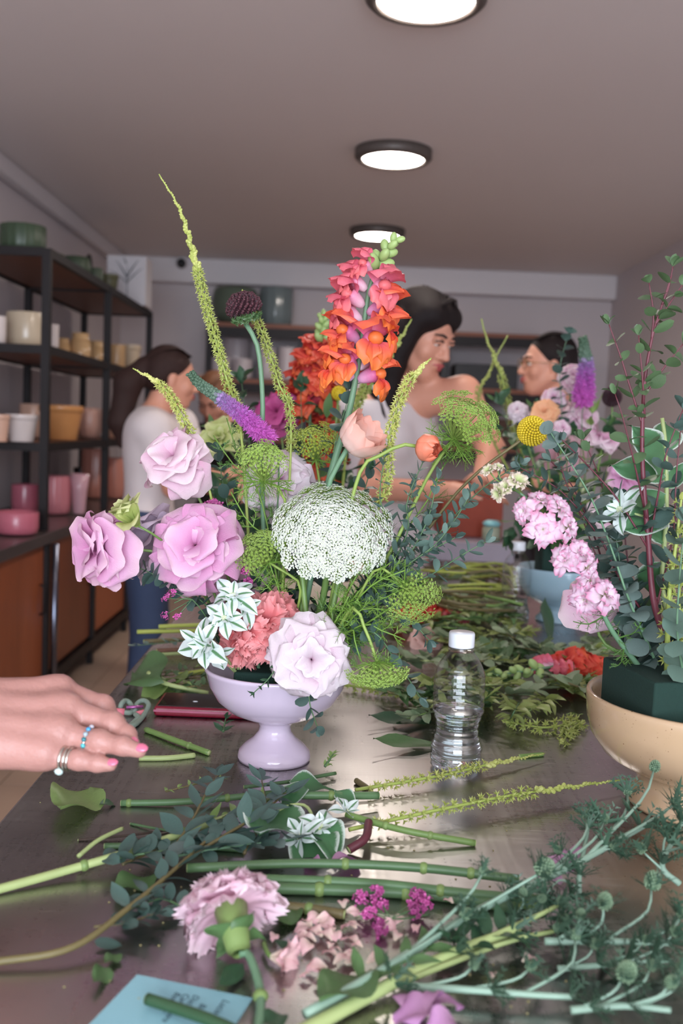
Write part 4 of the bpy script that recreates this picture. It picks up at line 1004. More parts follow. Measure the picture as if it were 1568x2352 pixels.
# ---- veronica
m_ver = mat('veronica_florets', ramp=[(0, (70, 96, 74)), (0.28, (92, 116, 98)), (0.34, (150, 122, 170)), (0.6, (176, 90, 172)), (1, (196, 92, 174))], rough=0.55, var=0.2, nscale=200, trans=0.15)
def veronica(label, pts, n, w, group=BQ, start=0.55, nn=40, R=R):
    path = spline(pts, nn); rt = plant('veronica', label, 'flower', path[0], group)
    MB().tube(path, [0.0016, 0.0008], 6).build('stem', m_stem_dk, rt)
    mb = MB(); N = len(path)
    for k in range(n):
        f = start+(1-start)*k/n; q = f*(N-1); i = min(int(q), N-2); p = path[i]+(path[i+1]-path[i])*(q-i); t = tangent(path, i)
        g = k/n; rad = around(t, k*2.39996+R.uniform(-.3, .3)); L_ = w*(1.0-0.6*g)*(0.7+0.3*min(1, g*8))
        col = max(0.0, 1.0-1.05*g)*R.uniform(0.85, 1.05)
        mb.stamp(TP_STAR3 if g < 0.62 else TP_BUD, mat4(p+rad*0.001, around(rad, k), rad+0.35*t, L_*R.uniform(0.8, 1.1)), col)
        if g < 0.5: mb.stamp(TP_BUD, mat4(p, around(rad, k+2), rad+0.1*t, L_*0.7), col*0.9)
    mb.build('florets', m_ver, rt, kind='stuff', smooth=False); return rt
veronica('purple veronica spike with green tip leaning left', [FO(-0.02, 0.02), P(640, 1080, 1.23), P(590, 985, 1.22), P(515, 922, 1.21), P(462, 885, 1.21), P(437, 857, 1.21)], 460, 0.0125, start=0.70)

# ---- umbels
c = P(758, 1252, 1.195)
pth = spline([FO(0.02, 0.0), P(735, 1400, 1.22), c], 14)
rt = plant('white_umbel', 'large white lace flower dome in the centre of the bouquet', 'flower', pth[0], BQ)
stem(rt, pth, 0.0042, m_stem)
umbel(rt, c, (0.04, -0.66, 0.62), 0.066, 0.048, 82, m_ray_dk, m_umbw, ul=0.0128, nf=54, fs=0.0017, R=R, curve=0.42, tpl=TP_PETAL, rr=0.0009, wob=0.06)
def green_umbel(label, hub, axis, R0, H, path, n=26, nf=14, fs=0.0021, ul=0.010, mf=None, curve=0.2, fr=5, frL=0.026, sr=0.0020, R=R, mfr=None):
    rt = plant('green_umbel', label, 'flower', path[0], BQ)
    MB().tube(path, [sr, sr*0.8], 8).build('stem', m_ray, rt)
    umbel(rt, hub, axis, R0, H, n, m_ray, mf or m_umb, ul=ul, nf=nf, fs=fs, R=R, curve=curve, tpl=TP_STAR3, wob=0.22)
    hub = np.asarray(hub)
    for k in range(fr):
        d = around(axis, k*2*math.pi/fr+R.random())*0.9-nrm(axis)*R.uniform(-0.4, 0.5)
        frond(rt, spline([hub, hub+d*frL*0.5, hub+d*frL], 5), 4, frL*0.6, 1, mfr or m_feather, R)
    return rt
h_ = P(605, 1105, 1.19)
green_umbel('feathery light green umbel left of centre beside the veronica', h_, (-0.05, -0.35, 0.9), 0.026, 0.036, spline([FO(0.0, 0.01), P(655, 1165, 1.2), P(620, 1120, 1.19), h_], 14), n=34, fr=9, frL=0.04)
h_ = P(725, 1055, 1.33)
green_umbel('yellow green umbel partly hidden behind the peach poppy', h_, (-0.05, -0.4, 0.85), 0.030, 0.034, spline([FO(0.01, 0.04), P(735, 1200, 1.31), h_], 12), n=34, mf=m_umb_y, fr=3)
h_ = P(1040, 1010, 1.23)
green_umbel('bright green umbel highest on the right side', h_, (0.42, -0.42, 0.72), 0.040, 0.045, spline([FO(0.06, 0.0), P(900, 1260, 1.2), P(985, 1090, 1.22), h_], 18), n=40, nf=16, fs=0.0024, ul=0.0085, fr=12, frL=0.045, sr=0.0026)
h_ = P(618, 1292, 1.18)
green_umbel('small light green umbel left under the white lace dome', h_, (-0.5, -0.5, 0.55), 0.026, 0.030, spline([FO(0.0, 0.0), P(690, 1360, 1.19), P(645, 1310, 1.18), h_], 14), n=30, fr=6, frL=0.04)
h_ = P(928, 1352, 1.14)
green_umbel('nodding green umbel at right above the water bottle', h_, (0.35, -0.55, -0.35), 0.028, 0.028, spline([FO(0.05, -0.01), P(800, 1420, 1.17), P(860, 1310, 1.15), P(905, 1325, 1.145), h_], 20), n=26, fr=6, frL=0.035)
h_ = P(866, 1520, 1.115)
green_umbel('nodding green umbel hanging lowest beside the bottle', h_, (0.12, -0.30, -0.85), 0.031, 0.020, spline([FO(0.05, -0.02), P(805, 1400, 1.13), P(840, 1450, 1.12), h_], 16), n=34, curve=0.35, fr=5, frL=0.035, sr=0.0023)

# ---- feathery foliage stems
FR = 'feathery dill foliage in the lilac bowl'
for lab, pts, n, Lf, mm in (
    ('feathery dill spray fanning right under the white lace dome', [(800, 1400, 1.16), (860, 1340, 1.14), (930, 1310, 1.13)], 7, 0.038, m_feather),
    ('feathery dill spray over the right bowl rim', [(790, 1440, 1.14), (830, 1400, 1.12), (880, 1400, 1.11)], 7, 0.036, m_feather),
    ('feathery dill spray in front of the pale ruffled lisianthus', [(800, 1450, 1.13), (815, 1480, 1.115), (830, 1520, 1.11)], 6, 0.032, m_feather_dk),
    ('feathery dill spray at centre beneath the white lace dome', [(740, 1430, 1.18), (790, 1370, 1.16), (820, 1320, 1.15)], 7, 0.034, m_feather_dk),
    ('feathery dill spray drooping under the small left umbel', [(640, 1390, 1.2), (600, 1330, 1.19), (585, 1310, 1.18)], 5, 0.03, m_feather),
    ('feathery dill spray high at left behind the blush rose', [(600, 1150, 1.23), (530, 1060, 1.24), (490, 1000, 1.24)], 7, 0.034, m_feather_dk),
    ('feathery dill spray between the veronica and dark scabiosa', [(620, 1160, 1.27), (560, 1080, 1.28), (520, 960, 1.28)], 7, 0.034, m_feather_dk),
    ('feathery dill spray right of the ranunculus bud', [(960, 1180, 1.23), (1000, 1100, 1.24), (1040, 1040, 1.25)], 8, 0.04, m_feather_dk),
    ('feathery dill spray reaching right behind the bottle cap', [(860, 1420, 1.15), (920, 1380, 1.16), (985, 1330, 1.17)], 7, 0.032, m_feather),
    ('feathery dill spray lowest at right beside the nodding umbel', [(820, 1440, 1.13), (880, 1450, 1.12), (930, 1470, 1.12)], 7, 0.034, m_feather),
    ('feathery dill spray filling under the right of white lace', [(790, 1400, 1.17), (850, 1330, 1.16), (900, 1290, 1.16)], 7, 0.036, m_feather),
    ('feathery dill spray straight above the pale ruffled lisianthus', [(760, 1440, 1.15), (780, 1410, 1.14), (800, 1370, 1.13)], 6, 0.034, m_feather),
    ('feathery dill spray left of centre below the first umbel', [(620, 1260, 1.21), (570, 1200, 1.2), (530, 1130, 1.2)], 7, 0.034, m_feather)):
    pth = spline([FO(0.02, 0)]+[P(*q) for q in pts], 16)
    rt = plant('dill_spray', lab, 'foliage', pth[0], FR); frond(rt, pth[6:], n, Lf, 2, mm, R, 0.00055)
    MB().tube(pth, [0.0016, 0.0008], 6).build('stem', m_feather, rt)

# ---- poppy, ranunculus, craspedia
c = P(800, 1026, 1.20)
pth = spline([FO(0.02, 0.0), P(752, 1130, 1.21), P(780, 1060, 1.205), c], 14)
rt = plant('poppy', 'half closed peach poppy cup above the white lace dome', 'flower', pth[0], BQ); stem(rt, pth, 0.0045, m_stem_blue, 0.003)
cup(rt, c, (0.62, -0.42, 0.55), 0.040, C_PE, [(4, 1.08, 0.2), (4, 1.0, 0.9), (3, 0.9, 0.4), (3, 0.75, 0.1)], R)
c = P(983, 1031, 1.18)
pth = spline([FO(0.05, -0.01), P(815, 1120, 1.19), P(868, 1050, 1.185), P(925, 1022, 1.18), P(962, 1026, 1.18)], 22)
rt = plant('ranunculus', 'small coral ranunculus bud on an arching green stem', 'flower', pth[0], BQ); stem(rt, pth, 0.0026, m_ray, 0.0022)
cup(rt, P(962, 1026, 1.18), (0.75, -0.62, -0.1), 0.0285, C_RA, [(4, 1.0, 0.2), (4, 0.93, 0.9), (4, 0.84, 0.4), (3, 0.72, 0.1), (3, 0.55, 0.5)], R)
sepals(rt, P(960, 1026, 1.18), (0.75, -0.55, -0.1), 0.013)
c = P(1222, 990, 1.16)
pth = spline([FO(0.06, 0.0), P(980, 1220, 1.2), P(1080, 1100, 1.18), P(1195, 1012, 1.165), c], 22)
rt = plant('craspedia', 'yellow ball flower on a long thin stem at right', 'flower', pth[0], BQ); stem(rt, pth, 0.0018, m_stem_olive)
mb = MB().ball(c, 0.0145, 18, 12, 0.0)
ax = nrm((0.4, -0.75, 0.35))
for k in range(330):
    z = 1-2*(k+0.5)/330; r_ = math.sqrt(1-z*z); q = around(ax, k*2.39996)*r_+ax*z
    mb.stamp(TP_BUD, mat4(c+q*0.0138, around(q, k), q, 0.0042), 0.7+0.3*R.random())
mb.build('florets', mat('craspedia_yellow', ramp=[(0, (140, 120, 20)), (1, (216, 190, 40))], rough=0.6, var=0.15, nscale=200), rt, kind='stuff')

# ---- eucalyptus in the bouquet
def euc(label, pts, leaves, n, s0, s1, stem_m=None, group='eucalyptus in the lilac bowl', base=None, ang=62, nn=30, start=0.22, r0=0.0015, name='eucalyptus_branch', R=R, **k):
    path = spline(([base] if base is not None else [])+[P(*q) for q in pts], nn)
    rt = plant(name, label, 'foliage', path[0], group)
    branch(rt, path, leaves, n, s0, s1, ang, stem_m or m_stem_dk, r0, 0.0006, start, R=R, **k); return rt
euc('upright small leaved eucalyptus left of the ranunculus stem', [(880, 1260, 1.2), (872, 1140, 1.2), (882, 1050, 1.2)], L_EUC, 24, 0.025, 0.014, base=FO(0.04, 0))
euc('small leaved eucalyptus rising under the ranunculus bud', [(920, 1260, 1.19), (935, 1150, 1.19), (978, 1045, 1.2)], L_EUC, 24, 0.025, 0.014, base=FO(0.05, 0))
euc('bushy small leaved eucalyptus right of the white lace dome', [(900, 1330, 1.17), (975, 1210, 1.16), (1005, 1100, 1.16)], L_EUC, 26, 0.027, 0.016, base=FO(0.05, -0.01))
euc('long eucalyptus branch running along the craspedia stem', [(910, 1340, 1.18), (1030, 1200, 1.18), (1110, 1120, 1.17), (1195, 1065, 1.16)], L_EUC, 28, 0.027, 0.017, base=FO(0.055, 0))
euc('thin eucalyptus twig reaching far right above the bottle', [(880, 1380, 1.17), (990, 1320, 1.17), (1060, 1275, 1.16), (1115, 1245, 1.16)], L_EUC, 20, 0.023, 0.017, base=FO(0.055, -0.01))
euc('eucalyptus twig low behind the white lace dome at right', [(860, 1370, 1.2), (930, 1270, 1.2), (985, 1190, 1.2)], L_EUC_DK, 24, 0.027, 0.018, base=FO(0.05, 0))
euc('dense dark eucalyptus pointing left under the pink lisianthus', [(500, 1420, 1.19), (420, 1350, 1.17), (350, 1318, 1.16), (296, 1294, 1.16)], L_ROUND_DK, 24, 0.022, 0.016, base=FO(-0.04, -0.01), ang=70, spin=1.1)
euc('eucalyptus twig hanging below the pale ruffled lisianthus', [(705, 1570, 1.125), (712, 1620, 1.115), (728, 1668, 1.115)], L_OVAL_DK, 5, 0.022, 0.016, base=FO(0.03, -0.05), start=0.6, ang=55)
euc('small leafy twig drooping over the bowl front', [(655, 1500, 1.13), (620, 1555, 1.12), (584, 1590, 1.12)], L_LANCE_DK, 9, 0.017, 0.009, base=FO(0.0, -0.05), ang=50, start=0.35)
euc('dark eucalyptus twig trailing between the bowl and bottle', [(840, 1450, 1.13), (910, 1520, 1.13), (965, 1602, 1.14)], L_OVAL_DK, 14, 0.023, 0.015, base=FO(0.05, -0.02), start=0.4)
euc('dark eucalyptus twig behind the nodding green umbels', [(850, 1440, 1.17), (930, 1420, 1.18), (985, 1470, 1.18)], L_OVAL_DK, 12, 0.023, 0.015, base=FO(0.055, 0), start=0.45)
euc('round leaved blue eucalyptus behind the snapdragon stem', [(745, 1180, 1.27), (765, 1040, 1.27), (795, 930, 1.265), (800, 895, 1.265)], L_ROUND_DK, 11, 0.026, 0.018, base=FO(0.01, 0.03), start=0.5)
euc('bushy grey eucalyptus behind the right edge of white lace', [(870, 1320, 1.22), (930, 1200, 1.22), (950, 1110, 1.22)], L_EUC, 24, 0.027, 0.016, base=FO(0.045, 0.01))
euc('eucalyptus twig crossing right below the craspedia stem', [(890, 1340, 1.16), (1000, 1250, 1.15), (1060, 1170, 1.15), (1080, 1130, 1.15)], L_EUC, 22, 0.025, 0.016, base=FO(0.055, -0.01))
euc('short eucalyptus twig right of the white lace dome', [(860, 1350, 1.18), (960, 1280, 1.16), (1045, 1235, 1.15)], L_EUC_DK, 18, 0.026, 0.017, base=FO(0.055, -0.01))
DK = 'dark fill foliage at the heart of the bouquet'
for lab, pts in (('dark leafy stem behind the large pink lisianthus', [(560, 1300, 1.27), (520, 1150, 1.29), (500, 1040, 1.3)]),
                 ('dark leafy stem in the middle behind the white lace dome', [(690, 1290, 1.29), (690, 1150, 1.31), (680, 1060, 1.32)]),
                 ('dark leafy stem right behind the white lace dome', [(790, 1290, 1.29), (830, 1150, 1.3), (850, 1080, 1.3)]),
                 ('dark leafy stem between scabiosa and reseda spikes', [(640, 1250, 1.3), (610, 1080, 1.32), (590, 980, 1.33)]),
                 ('dark leafy stem low under the small left umbel', [(640, 1420, 1.22), (600, 1360, 1.22), (575, 1290, 1.23)]),
                 ('dark leafy stem low right under the white lace dome', [(780, 1430, 1.22), (830, 1370, 1.23), (870, 1310, 1.24)])):
    euc(lab, pts, L_OVAL_DK+L_LANCE_DK[:1], 20, 0.030, 0.020, base=FO(0, 0.02), group=DK, name='leafy_branch', start=0.2)
for lab, pts in (('bare upright green stem under the white lace dome', [(690, 1420, 1.2), (700, 1330, 1.21), (710, 1260, 1.22)]), ('bare stem with joint left under the white lace dome', [(705, 1480, 1.19), (700, 1390, 1.19), (690, 1290, 1.2)]), ('thick bare stem right under the white lace dome', [(748, 1480, 1.19), (765, 1390, 1.19), (785, 1300, 1.2)])):
    pth = spline([FO(0.01, -0.01)]+[P(*q) for q in pts], 12); rt = plant('bare_shoot', lab, 'stem', pth[0], BQ)
    stem(rt, pth, 0.0036, m_stem); MB().ball(pth[5], (0.0055, 0.0055, 0.005), 10, 6).build('node', m_stem, rt)

# ---- white variegated bracts
rt = plant('variegated_spurge', 'white edged variegated bracts spilling over left bowl rim', 'foliage', FO(-0.045, -0.03), BQ)
for (x, y, Y, ax, n, s_) in ((535, 1370, 1.15, (-0.2, -0.6, 0.7), 10, 0.034), (515, 1420, 1.14, (-0.1, -0.8, 0.4), 10, 0.030), (470, 1480, 1.13, (-0.5, -0.75, 0.0), 11, 0.036), (560, 1395, 1.15, (0.4, -0.6, 0.5), 7, 0.026), (495, 1495, 1.13, (0.0, -0.8, -0.5), 7, 0.030)):
    c = P(x, y, Y); MB().tube(spline([FO(-0.045, -0.03), c+np.array([0.008, 0.02, -0.01]), c], 8), 0.0018, 6).build('stem', m_stem_pale, rt); euphorbia(rt, c, ax, n, s_, R)

# ---- tiny magenta statice
m_stat = mat('statice_magenta', ramp=[(0, (150, 60, 110)), (0.6, (190, 80, 150)), (1, (214, 120, 176))], rough=0.6, var=0.25, nscale=150)
def statice(label, pts, spots, n=26, s_=0.004, group=BQ, R=R, base=None, on_table=False):
    path = spline(([base] if base is not None else [])+pts, 14)
    rt = plant('statice_sprig', label, 'flower', path[0], group); MB().tube(path, [0.0011, 0.0006], 5).build('stem', m_stem_dk, rt)
    for q in spots:
        q = np.asarray(q); mb = MB(); MB().tube([path[-3], q], 0.0005, 4).build('twig', m_stem_dk, rt)
        for k in range(n):
            d = nrm(np.array([R.gauss(0, 1) for _ in range(3)])); mb.stamp(TP_PETAL if k % 4 else TP_BUD, mat4(q+d*R.uniform(0.2, 1)*s_*1.7, around(d, k), d, s_*R.uniform(0.6, 1.0)))
        mb.build('flower_cluster', m_stat, rt, kind='stuff', smooth=False)
    return rt
statice('magenta statice peeping over the large pink lisianthus', [P(530, 1250, 1.25), P(500, 1180, 1.23)], [P(505, 1165, 1.22), P(490, 1158, 1.22), P(515, 1178, 1.22), P(470, 1165, 1.225)], 30, base=FO(-0.03, 0.01))
statice('magenta statice twig drooping left below the dark eucalyptus', [P(450, 1385, 1.16), P(400, 1385, 1.15)], [P(382, 1375, 1.15), P(380, 1412, 1.15), P(408, 1415, 1.15), P(395, 1360, 1.15)], 12, 0.0032, base=FO(-0.045, -0.02))
statice('dusky statice between variegated bracts and small umbel', [P(580, 1400, 1.2), P(565, 1330, 1.19)], [P(560, 1310, 1.18), P(572, 1335, 1.18), P(550, 1350, 1.18)], 24, 0.004, base=FO(-0.02, -0.01))

# ================================================================== second arrangement: beige bowl at right
R = random.Random(5)
B2Y = 1.13; B2X = P(1612, 1700, B2Y)[0]
rz2 = P(1345, 1592, B2Y)[2]; h2 = rz2-TZ; r2_ = 0.134
m_beige = mat('speckled_beige', (192, 162, 128), 0.16, var=0.06, nscale=10, coat=0.4)
def speckle(m):
    nt = m.node_tree; N = nt.nodes; Lk = nt.links; b = N['Principled BSDF']
    src = b.inputs['Base Color'].links[0].from_socket
    tc = N.new('ShaderNodeTexCoord'); v = N.new('ShaderNodeTexVoronoi'); v.inputs['Scale'].default_value = 260; Lk.new(tc.outputs['Object'], v.inputs[0])
    n = N.new('ShaderNodeTexNoise'); n.inputs['Scale'].default_value = 60; Lk.new(tc.outputs['Object'], n.inputs[0])
    mth = N.new('ShaderNodeMath'); mth.operation = 'ADD'; Lk.new(v.outputs[0], mth.inputs[0]); Lk.new(n.outputs[0], mth.inputs[1])
    mr = N.new('ShaderNodeMapRange'); mr.inputs[1].default_value = 0.56; mr.inputs[2].default_value = 0.50; Lk.new(mth.outputs[0], mr.inputs[0])
    mx = N.new('ShaderNodeMix'); mx.data_type = 'RGBA'; Lk.new(mr.outputs[0], mx.inputs[0]); Lk.new(src, mx.inputs[6]); mx.inputs[7].default_value = lin((120, 84, 56)); Lk.new(mx.outputs[2], b.inputs['Base Color'])
speckle(m_beige)
bb = thing('footed_bowl', 'speckled beige ceramic bowl cut by the right picture edge', 'bowl', (B2X, B2Y, TZ))
pf = [(0.0, 0.004), (0.072, 0.003), (0.080, 0.0), (0.081, 0.004), (0.076, 0.014), (0.070, 0.024), (0.069, 0.034), (0.074, 0.040), (0.092, 0.046), (0.112, 0.058), (0.126, 0.078), (r2_-0.002, 0.098), (r2_, h2-0.004), (r2_-0.001, h2), (r2_-0.004, h2+0.001), (r2_-0.007, h2-0.002), (r2_-0.008, h2-0.015), (0.118, 0.08), (0.09, 0.056), (0.0, 0.05)]
MB().lathe(pf, 80, (B2X, B2Y, TZ+0.0004)).build('bowl_body', m_beige, bb)
fa = P(1383, 1514, 1.165); fb_ = P(1503, 1580, 1.045)
zt = rz2+0.036; fa[2] = fb_[2] = zt
e1 = fb_-fa; e2 = np.array([-e1[1], e1[0], 0]); e2 = nrm(e2)*0.14
if e2[0] < 0: e2 = -e2
zb = TZ+0.085
V = [fa, fb_, fb_+e2, fa+e2]; V = [np.array([q[0], q[1], zb]) for q in V]+V
tag(MB().put(V, [(3, 2, 1, 0), (4, 5, 6, 7), (0, 1, 5, 4), (1, 2, 6, 5), (2, 3, 7, 6), (3, 0, 4, 7)]).build('floral_foam', m_foam, bevel=0.003), 'dark green wet foam block standing in the beige bowl', 'floral foam')
def F2(u, v): return fa+e1*u+e2*v-np.array([0, 0, 0.004])
RQ = 'stems in the beige bowl'
G8 = dict(group=RQ, R=R)

for lab, pts, S_, s_ in (('grey eucalyptus branch left behind the larkspur top', [(1420, 1380, 1.2), (1360, 1220, 1.2), (1310, 1110, 1.2), (1265, 1060, 1.2)], L_EUC, 0.030), ('olive eucalyptus branch behind the round blue leaves', [(1440, 1350, 1.18), (1400, 1180, 1.2), (1370, 1080, 1.2), (1340, 1010, 1.2)], L_OVAL, 0.028), ('dark eucalyptus branch filling the middle above the foam', [(1470, 1420, 1.14), (1440, 1280, 1.16), (1430, 1150, 1.17)], L_OVAL_DK, 0.030), ('dark eucalyptus branch right of the dark red main stem', [(1540, 1400, 1.15), (1555, 1260, 1.16), (1550, 1150, 1.16)], L_OVAL_DK, 0.030), ('low grey eucalyptus spray over the back of the foam', [(1470, 1480, 1.2), (1420, 1440, 1.22), (1380, 1380, 1.22)], L_ROUND_DK, 0.030)):
    euc(lab, pts, S_, 18, s_, s_*0.65, m_stem_red, base=F2(0.25, 0.55), start=0.1, r0=0.0018, **G8)
# red stemmed eucalyptus with side branches
rt = plant('eucalyptus_branch', 'tall red stemmed eucalyptus at right reaching towards the ceiling', 'foliage', F2(0.55, 0.45), RQ)
main = spline([F2(0.55, 0.45), P(1505, 1400, 1.10), P(1488, 1240, 1.10), P(1475, 1060, 1.10), P(1478, 900, 1.10), P(1496, 780, 1.10), P(1520, 700, 1.10), P(1542, 632, 1.10)], 70)
MB().tube(main, [0.0045, 0.0035, 0.0028, 0.0018, 0.0008], 8).build('stem', m_stem_red, rt)
def sub(pts, n, s0, s1, lv=L_OVAL, r0=0.0014, start=0.12, ang=58):
    branch(rt, px(pts, 16), lv, n, s0, s1, ang, m_stem_red, r0, 0.0006, start, R=R, stem_name='side_stem')
sub([(1488, 1260, 1.10), (1420, 1150, 1.10), (1350, 1070, 1.10), (1290, 1010, 1.09)], 7, 0.028, 0.018, L_OVAL_DK)
sub([(1486, 1200, 1.10), (1460, 1080, 1.08), (1430, 960, 1.07), (1412, 905, 1.07)], 6, 0.026, 0.016)
sub([(1478, 985, 1.10), (1450, 900, 1.10), (1425, 820, 1.10), (1398, 745, 1.10)], 6, 0.022, 0.016)
sub([(1480, 960, 1.10), (1475, 870, 1.09), (1466, 770, 1.09)], 5, 0.022, 0.016)
sub([(1482, 905, 1.10), (1520, 850, 1.10), (1568, 790, 1.10)], 5, 0.022, 0.018)
sub([(1496, 780, 1.10), (1500, 720, 1.10), (1490, 650, 1.10)], 4, 0.024, 0.014)
sub([(1505, 745, 1.10), (1535, 700, 1.10), (1566, 655, 1.10)], 4, 0.020, 0.012)
sub([(1490, 1250, 1.10), (1512, 1130, 1.09), (1530, 1040, 1.08), (1568, 940, 1.08)], 7, 0.028, 0.018, L_OVAL_DK)
sub([(1506, 1400, 1.10), (1545, 1230, 1.09), (1552, 1100, 1.09), (1562, 990, 1.09)], 7, 0.030, 0.020, L_OVAL_DK)
sub([(1520, 700, 1.10), (1535, 660, 1.10), (1545, 612, 1.10)], 3, 0.022, 0.018)
for k, f in enumerate((0.30, 0.42, 0.50, 0.58, 0.66, 0.74, 0.82, 0.9)):
    i = int(f*69)
    for sd_ in (0, math.pi):
        d = tangent(main, i)*0.5+around(tangent(main, i), k*1.4+sd_); inst(R.choice(L_OVAL if f > 0.5 else L_OVAL_DK), 'leaf', mat4(main[i], d, tangent(main, i), 0.027*(1.1-0.35*f)), rt)
euc('red stemmed eucalyptus leaning far left over the larkspur', [(1430, 1340, 1.12), (1380, 1240, 1.12), (1290, 1130, 1.12), (1195, 1075, 1.12)], L_OVAL_DK, 15, 0.028, 0.017, m_stem_red, base=F2(0.3, 0.6), start=0.25, r0=0.002, **G8)
euc('red stemmed eucalyptus twig behind the larkspur', [(1400, 1330, 1.17), (1340, 1200, 1.18), (1300, 1110, 1.18), (1280, 1040, 1.18)], L_OVAL_DK, 14, 0.026, 0.016, m_stem_red, base=F2(0.2, 0.7), start=0.25, **G8)
euc('blue grey round leaved eucalyptus rising left from the foam', [(1445, 1380, 1.10), (1400, 1250, 1.10), (1350, 1130, 1.09), (1265, 995, 1.09)], L_ROUND, 22, 0.030, 0.017, m_stem_blue, base=F2(0.35, 0.35), start=0.05, r0=0.002, ang=72, **G8)
euc('round leaved teal eucalyptus at right picture edge', [(1555, 1450, 1.04), (1560, 1330, 1.03), (1572, 1200, 1.03)], variants(L_ROUND, mat('eucalyptus_teal', (98, 124, 110), 0.5, var=0.15, nscale=25, trans=0.1)), 10, 0.032, 0.024, m_stem_blue, base=F2(0.8, 0.35), start=0.0, ang=72, **G8)
euc('grey eucalyptus twig standing low behind the larkspur foot', [(1460, 1430, 1.13), (1430, 1330, 1.14), (1415, 1240, 1.15)], L_ROUND_DK, 12, 0.028, 0.020, m_stem_blue, base=F2(0.15, 0.4), start=0.0, ang=70, **G8)
# pale stem with big margined leaves
rt = plant('variegated_spurge', 'pale stem with broad white edged leaves in the beige bowl', 'foliage', F2(0.6, 0.6), RQ)
pth = spline([F2(0.6, 0.6), P(1525, 1380, 1.13), P(1530, 1180, 1.13), P(1528, 1030, 1.13), P(1520, 960, 1.13)], 24)
MB().tube(pth, [0.0035, 0.0022], 8).build('stem', m_stem_pale, rt)
for (x0, y0, x1, y1, dz) in ((1525, 1100, 1420, 1060, 0), (1525, 1090, 1478, 985, -0.03), (1522, 1040, 1545, 950, 0.02), (1528, 1140, 1435, 1170, -0.02), (1526, 1250, 1440, 1110, 0.02), (1527, 1120, 1580, 1070, 0), (1526, 1290, 1470, 1390, 0.03), (1524, 1180, 1450, 1200, -0.04)):
    a = P(x0, y0, 1.13); b = P(x1, y1, 1.13+dz); d = b-a
    inst(R.choice(L_BROAD_V), 'leaf', mat4(a, d, np.array([0, -0.7, 0.6]), np.linalg.norm(d)*1.12), rt)
c = P(1425, 1172, 1.10); euphorbia(rt, c, (-0.6, -0.5, 0.3), 9, 0.035, R, L_VAR+L_BROAD_V[:1], 'bract'); MB().tube([P(1528, 1200, 1.13), c], 0.0018, 6).build('side_stem', m_stem_pale, rt)
spike('pale green budded spike standing in the foam at right', [F2(0.6, 0.3), P(1535, 1380, 1.08), P(1552, 1250, 1.08), P(1566, 1130, 1.08)], 40, 0.011, 0.009, m_res, RQ, 0.0034, 0.05, 0.95)
spike('second budded spike cut by the right picture edge', [F2(0.75, 0.5), P(1560, 1400, 1.1), P(1572, 1260, 1.1)], 34, 0.011, 0.009, m_res, RQ, 0.0026, 0.1, 0.95)
# larkspur
pth = spline([F2(0.3, 0.2), P(1400, 1440, 1.10), P(1345, 1320, 1.09), P(1285, 1230, 1.08), P(1215, 1150, 1.08), P(1155, 1108, 1.08)], 50)
rt = plant('larkspur', 'pink double larkspur spike leaning left over the table', 'flower', pth[0], RQ)
MB().tube(pth, [0.0034, 0.0024, 0.0012], 8).build('stem', m_stem_blue, rt)
for (x, y, Y, s_, ax, kind) in ((1385, 1368, 1.06, 0.030, (0.5, -0.7, 0.3), 0), (1345, 1375, 1.07, 0.028, (-0.5, -0.6, -0.2), 0), (1300, 1285, 1.06, 0.027, (-0.5, -0.7, 0.3), 0), (1328, 1272, 1.06, 0.026, (0.4, -0.8, 0.3), 0), (1345, 1300, 1.05, 0.022, (0.6, -0.7, -0.3), 0), (1246, 1215, 1.05, 0.030, (-0.1, -0.95, 0.0), 0), (1300, 1210, 1.06, 0.024, (0.6, -0.6, 0.1), 0), (1280, 1168, 1.06, 0.025, (0.4, -0.6, 0.6), 0), (1240, 1155, 1.07, 0.024, (0.0, -0.5, 0.8), 0), (1205, 1172, 1.06, 0.022, (-0.6, -0.6, -0.1), 0), (1185, 1112, 1.07, 0.021, (0.3, -0.6, 0.7), 1), (1165, 1122, 1.07, 0.017, (-0.5, -0.6, 0.3), 1), (1150, 1130, 1.07, 0.016, (-0.6, -0.5, -0.2), 1), (1125, 1085, 1.08, 0.014, (-0.5, -0.5, 0.6), 1), (1142, 1078, 1.08, 0.012, (0.3, -0.5, 0.8), 1), (1352, 1335, 1.07, 0.022, (0.5, -0.8, 0.2), 0)):
    c = P(x, y, Y); k = min(range(50), key=lambda i: np.linalg.norm(pth[i]-c))
    MB().tube([pth[max(0, k-2)], (pth[k]+c)/2-np.array([0, 0, 0.003]), c], 0.0008, 5).build('pedicel', m_stem, rt)
    inst(R.choice(F_LARKG if kind else F_LARK), 'floret', mat4(c, ax, (0.2, 0.1, 1), s_*0.84), rt)
for k in range(6):
    i = 4+k*3; d = around(tangent(pth, i), k*1.9)
    frond(rt, spline([pth[i], pth[i]+d*0.02, pth[i]+d*0.034+tangent(pth, i)*0.012], 5), 4, 0.016, 1, m_feather_dk, R, 0.0005)
c = P(1362, 1385, 1.19); L = 0.040
rt = plant('lisianthus', 'pale blush lisianthus behind the lower larkspur flowers', 'flower', F2(0.1, 0.5), RQ); stem(rt, spline([F2(0.1, 0.5), P(1390, 1480, 1.19), c], 10), 0.002)
head(rt, c, (-0.45, -0.6, 0.1), [(4, 25, L*0.8, 0, 0), (5, 50, L, 0, 0.5), (6, 78, L, 0, 0.2)], S_LC, R)

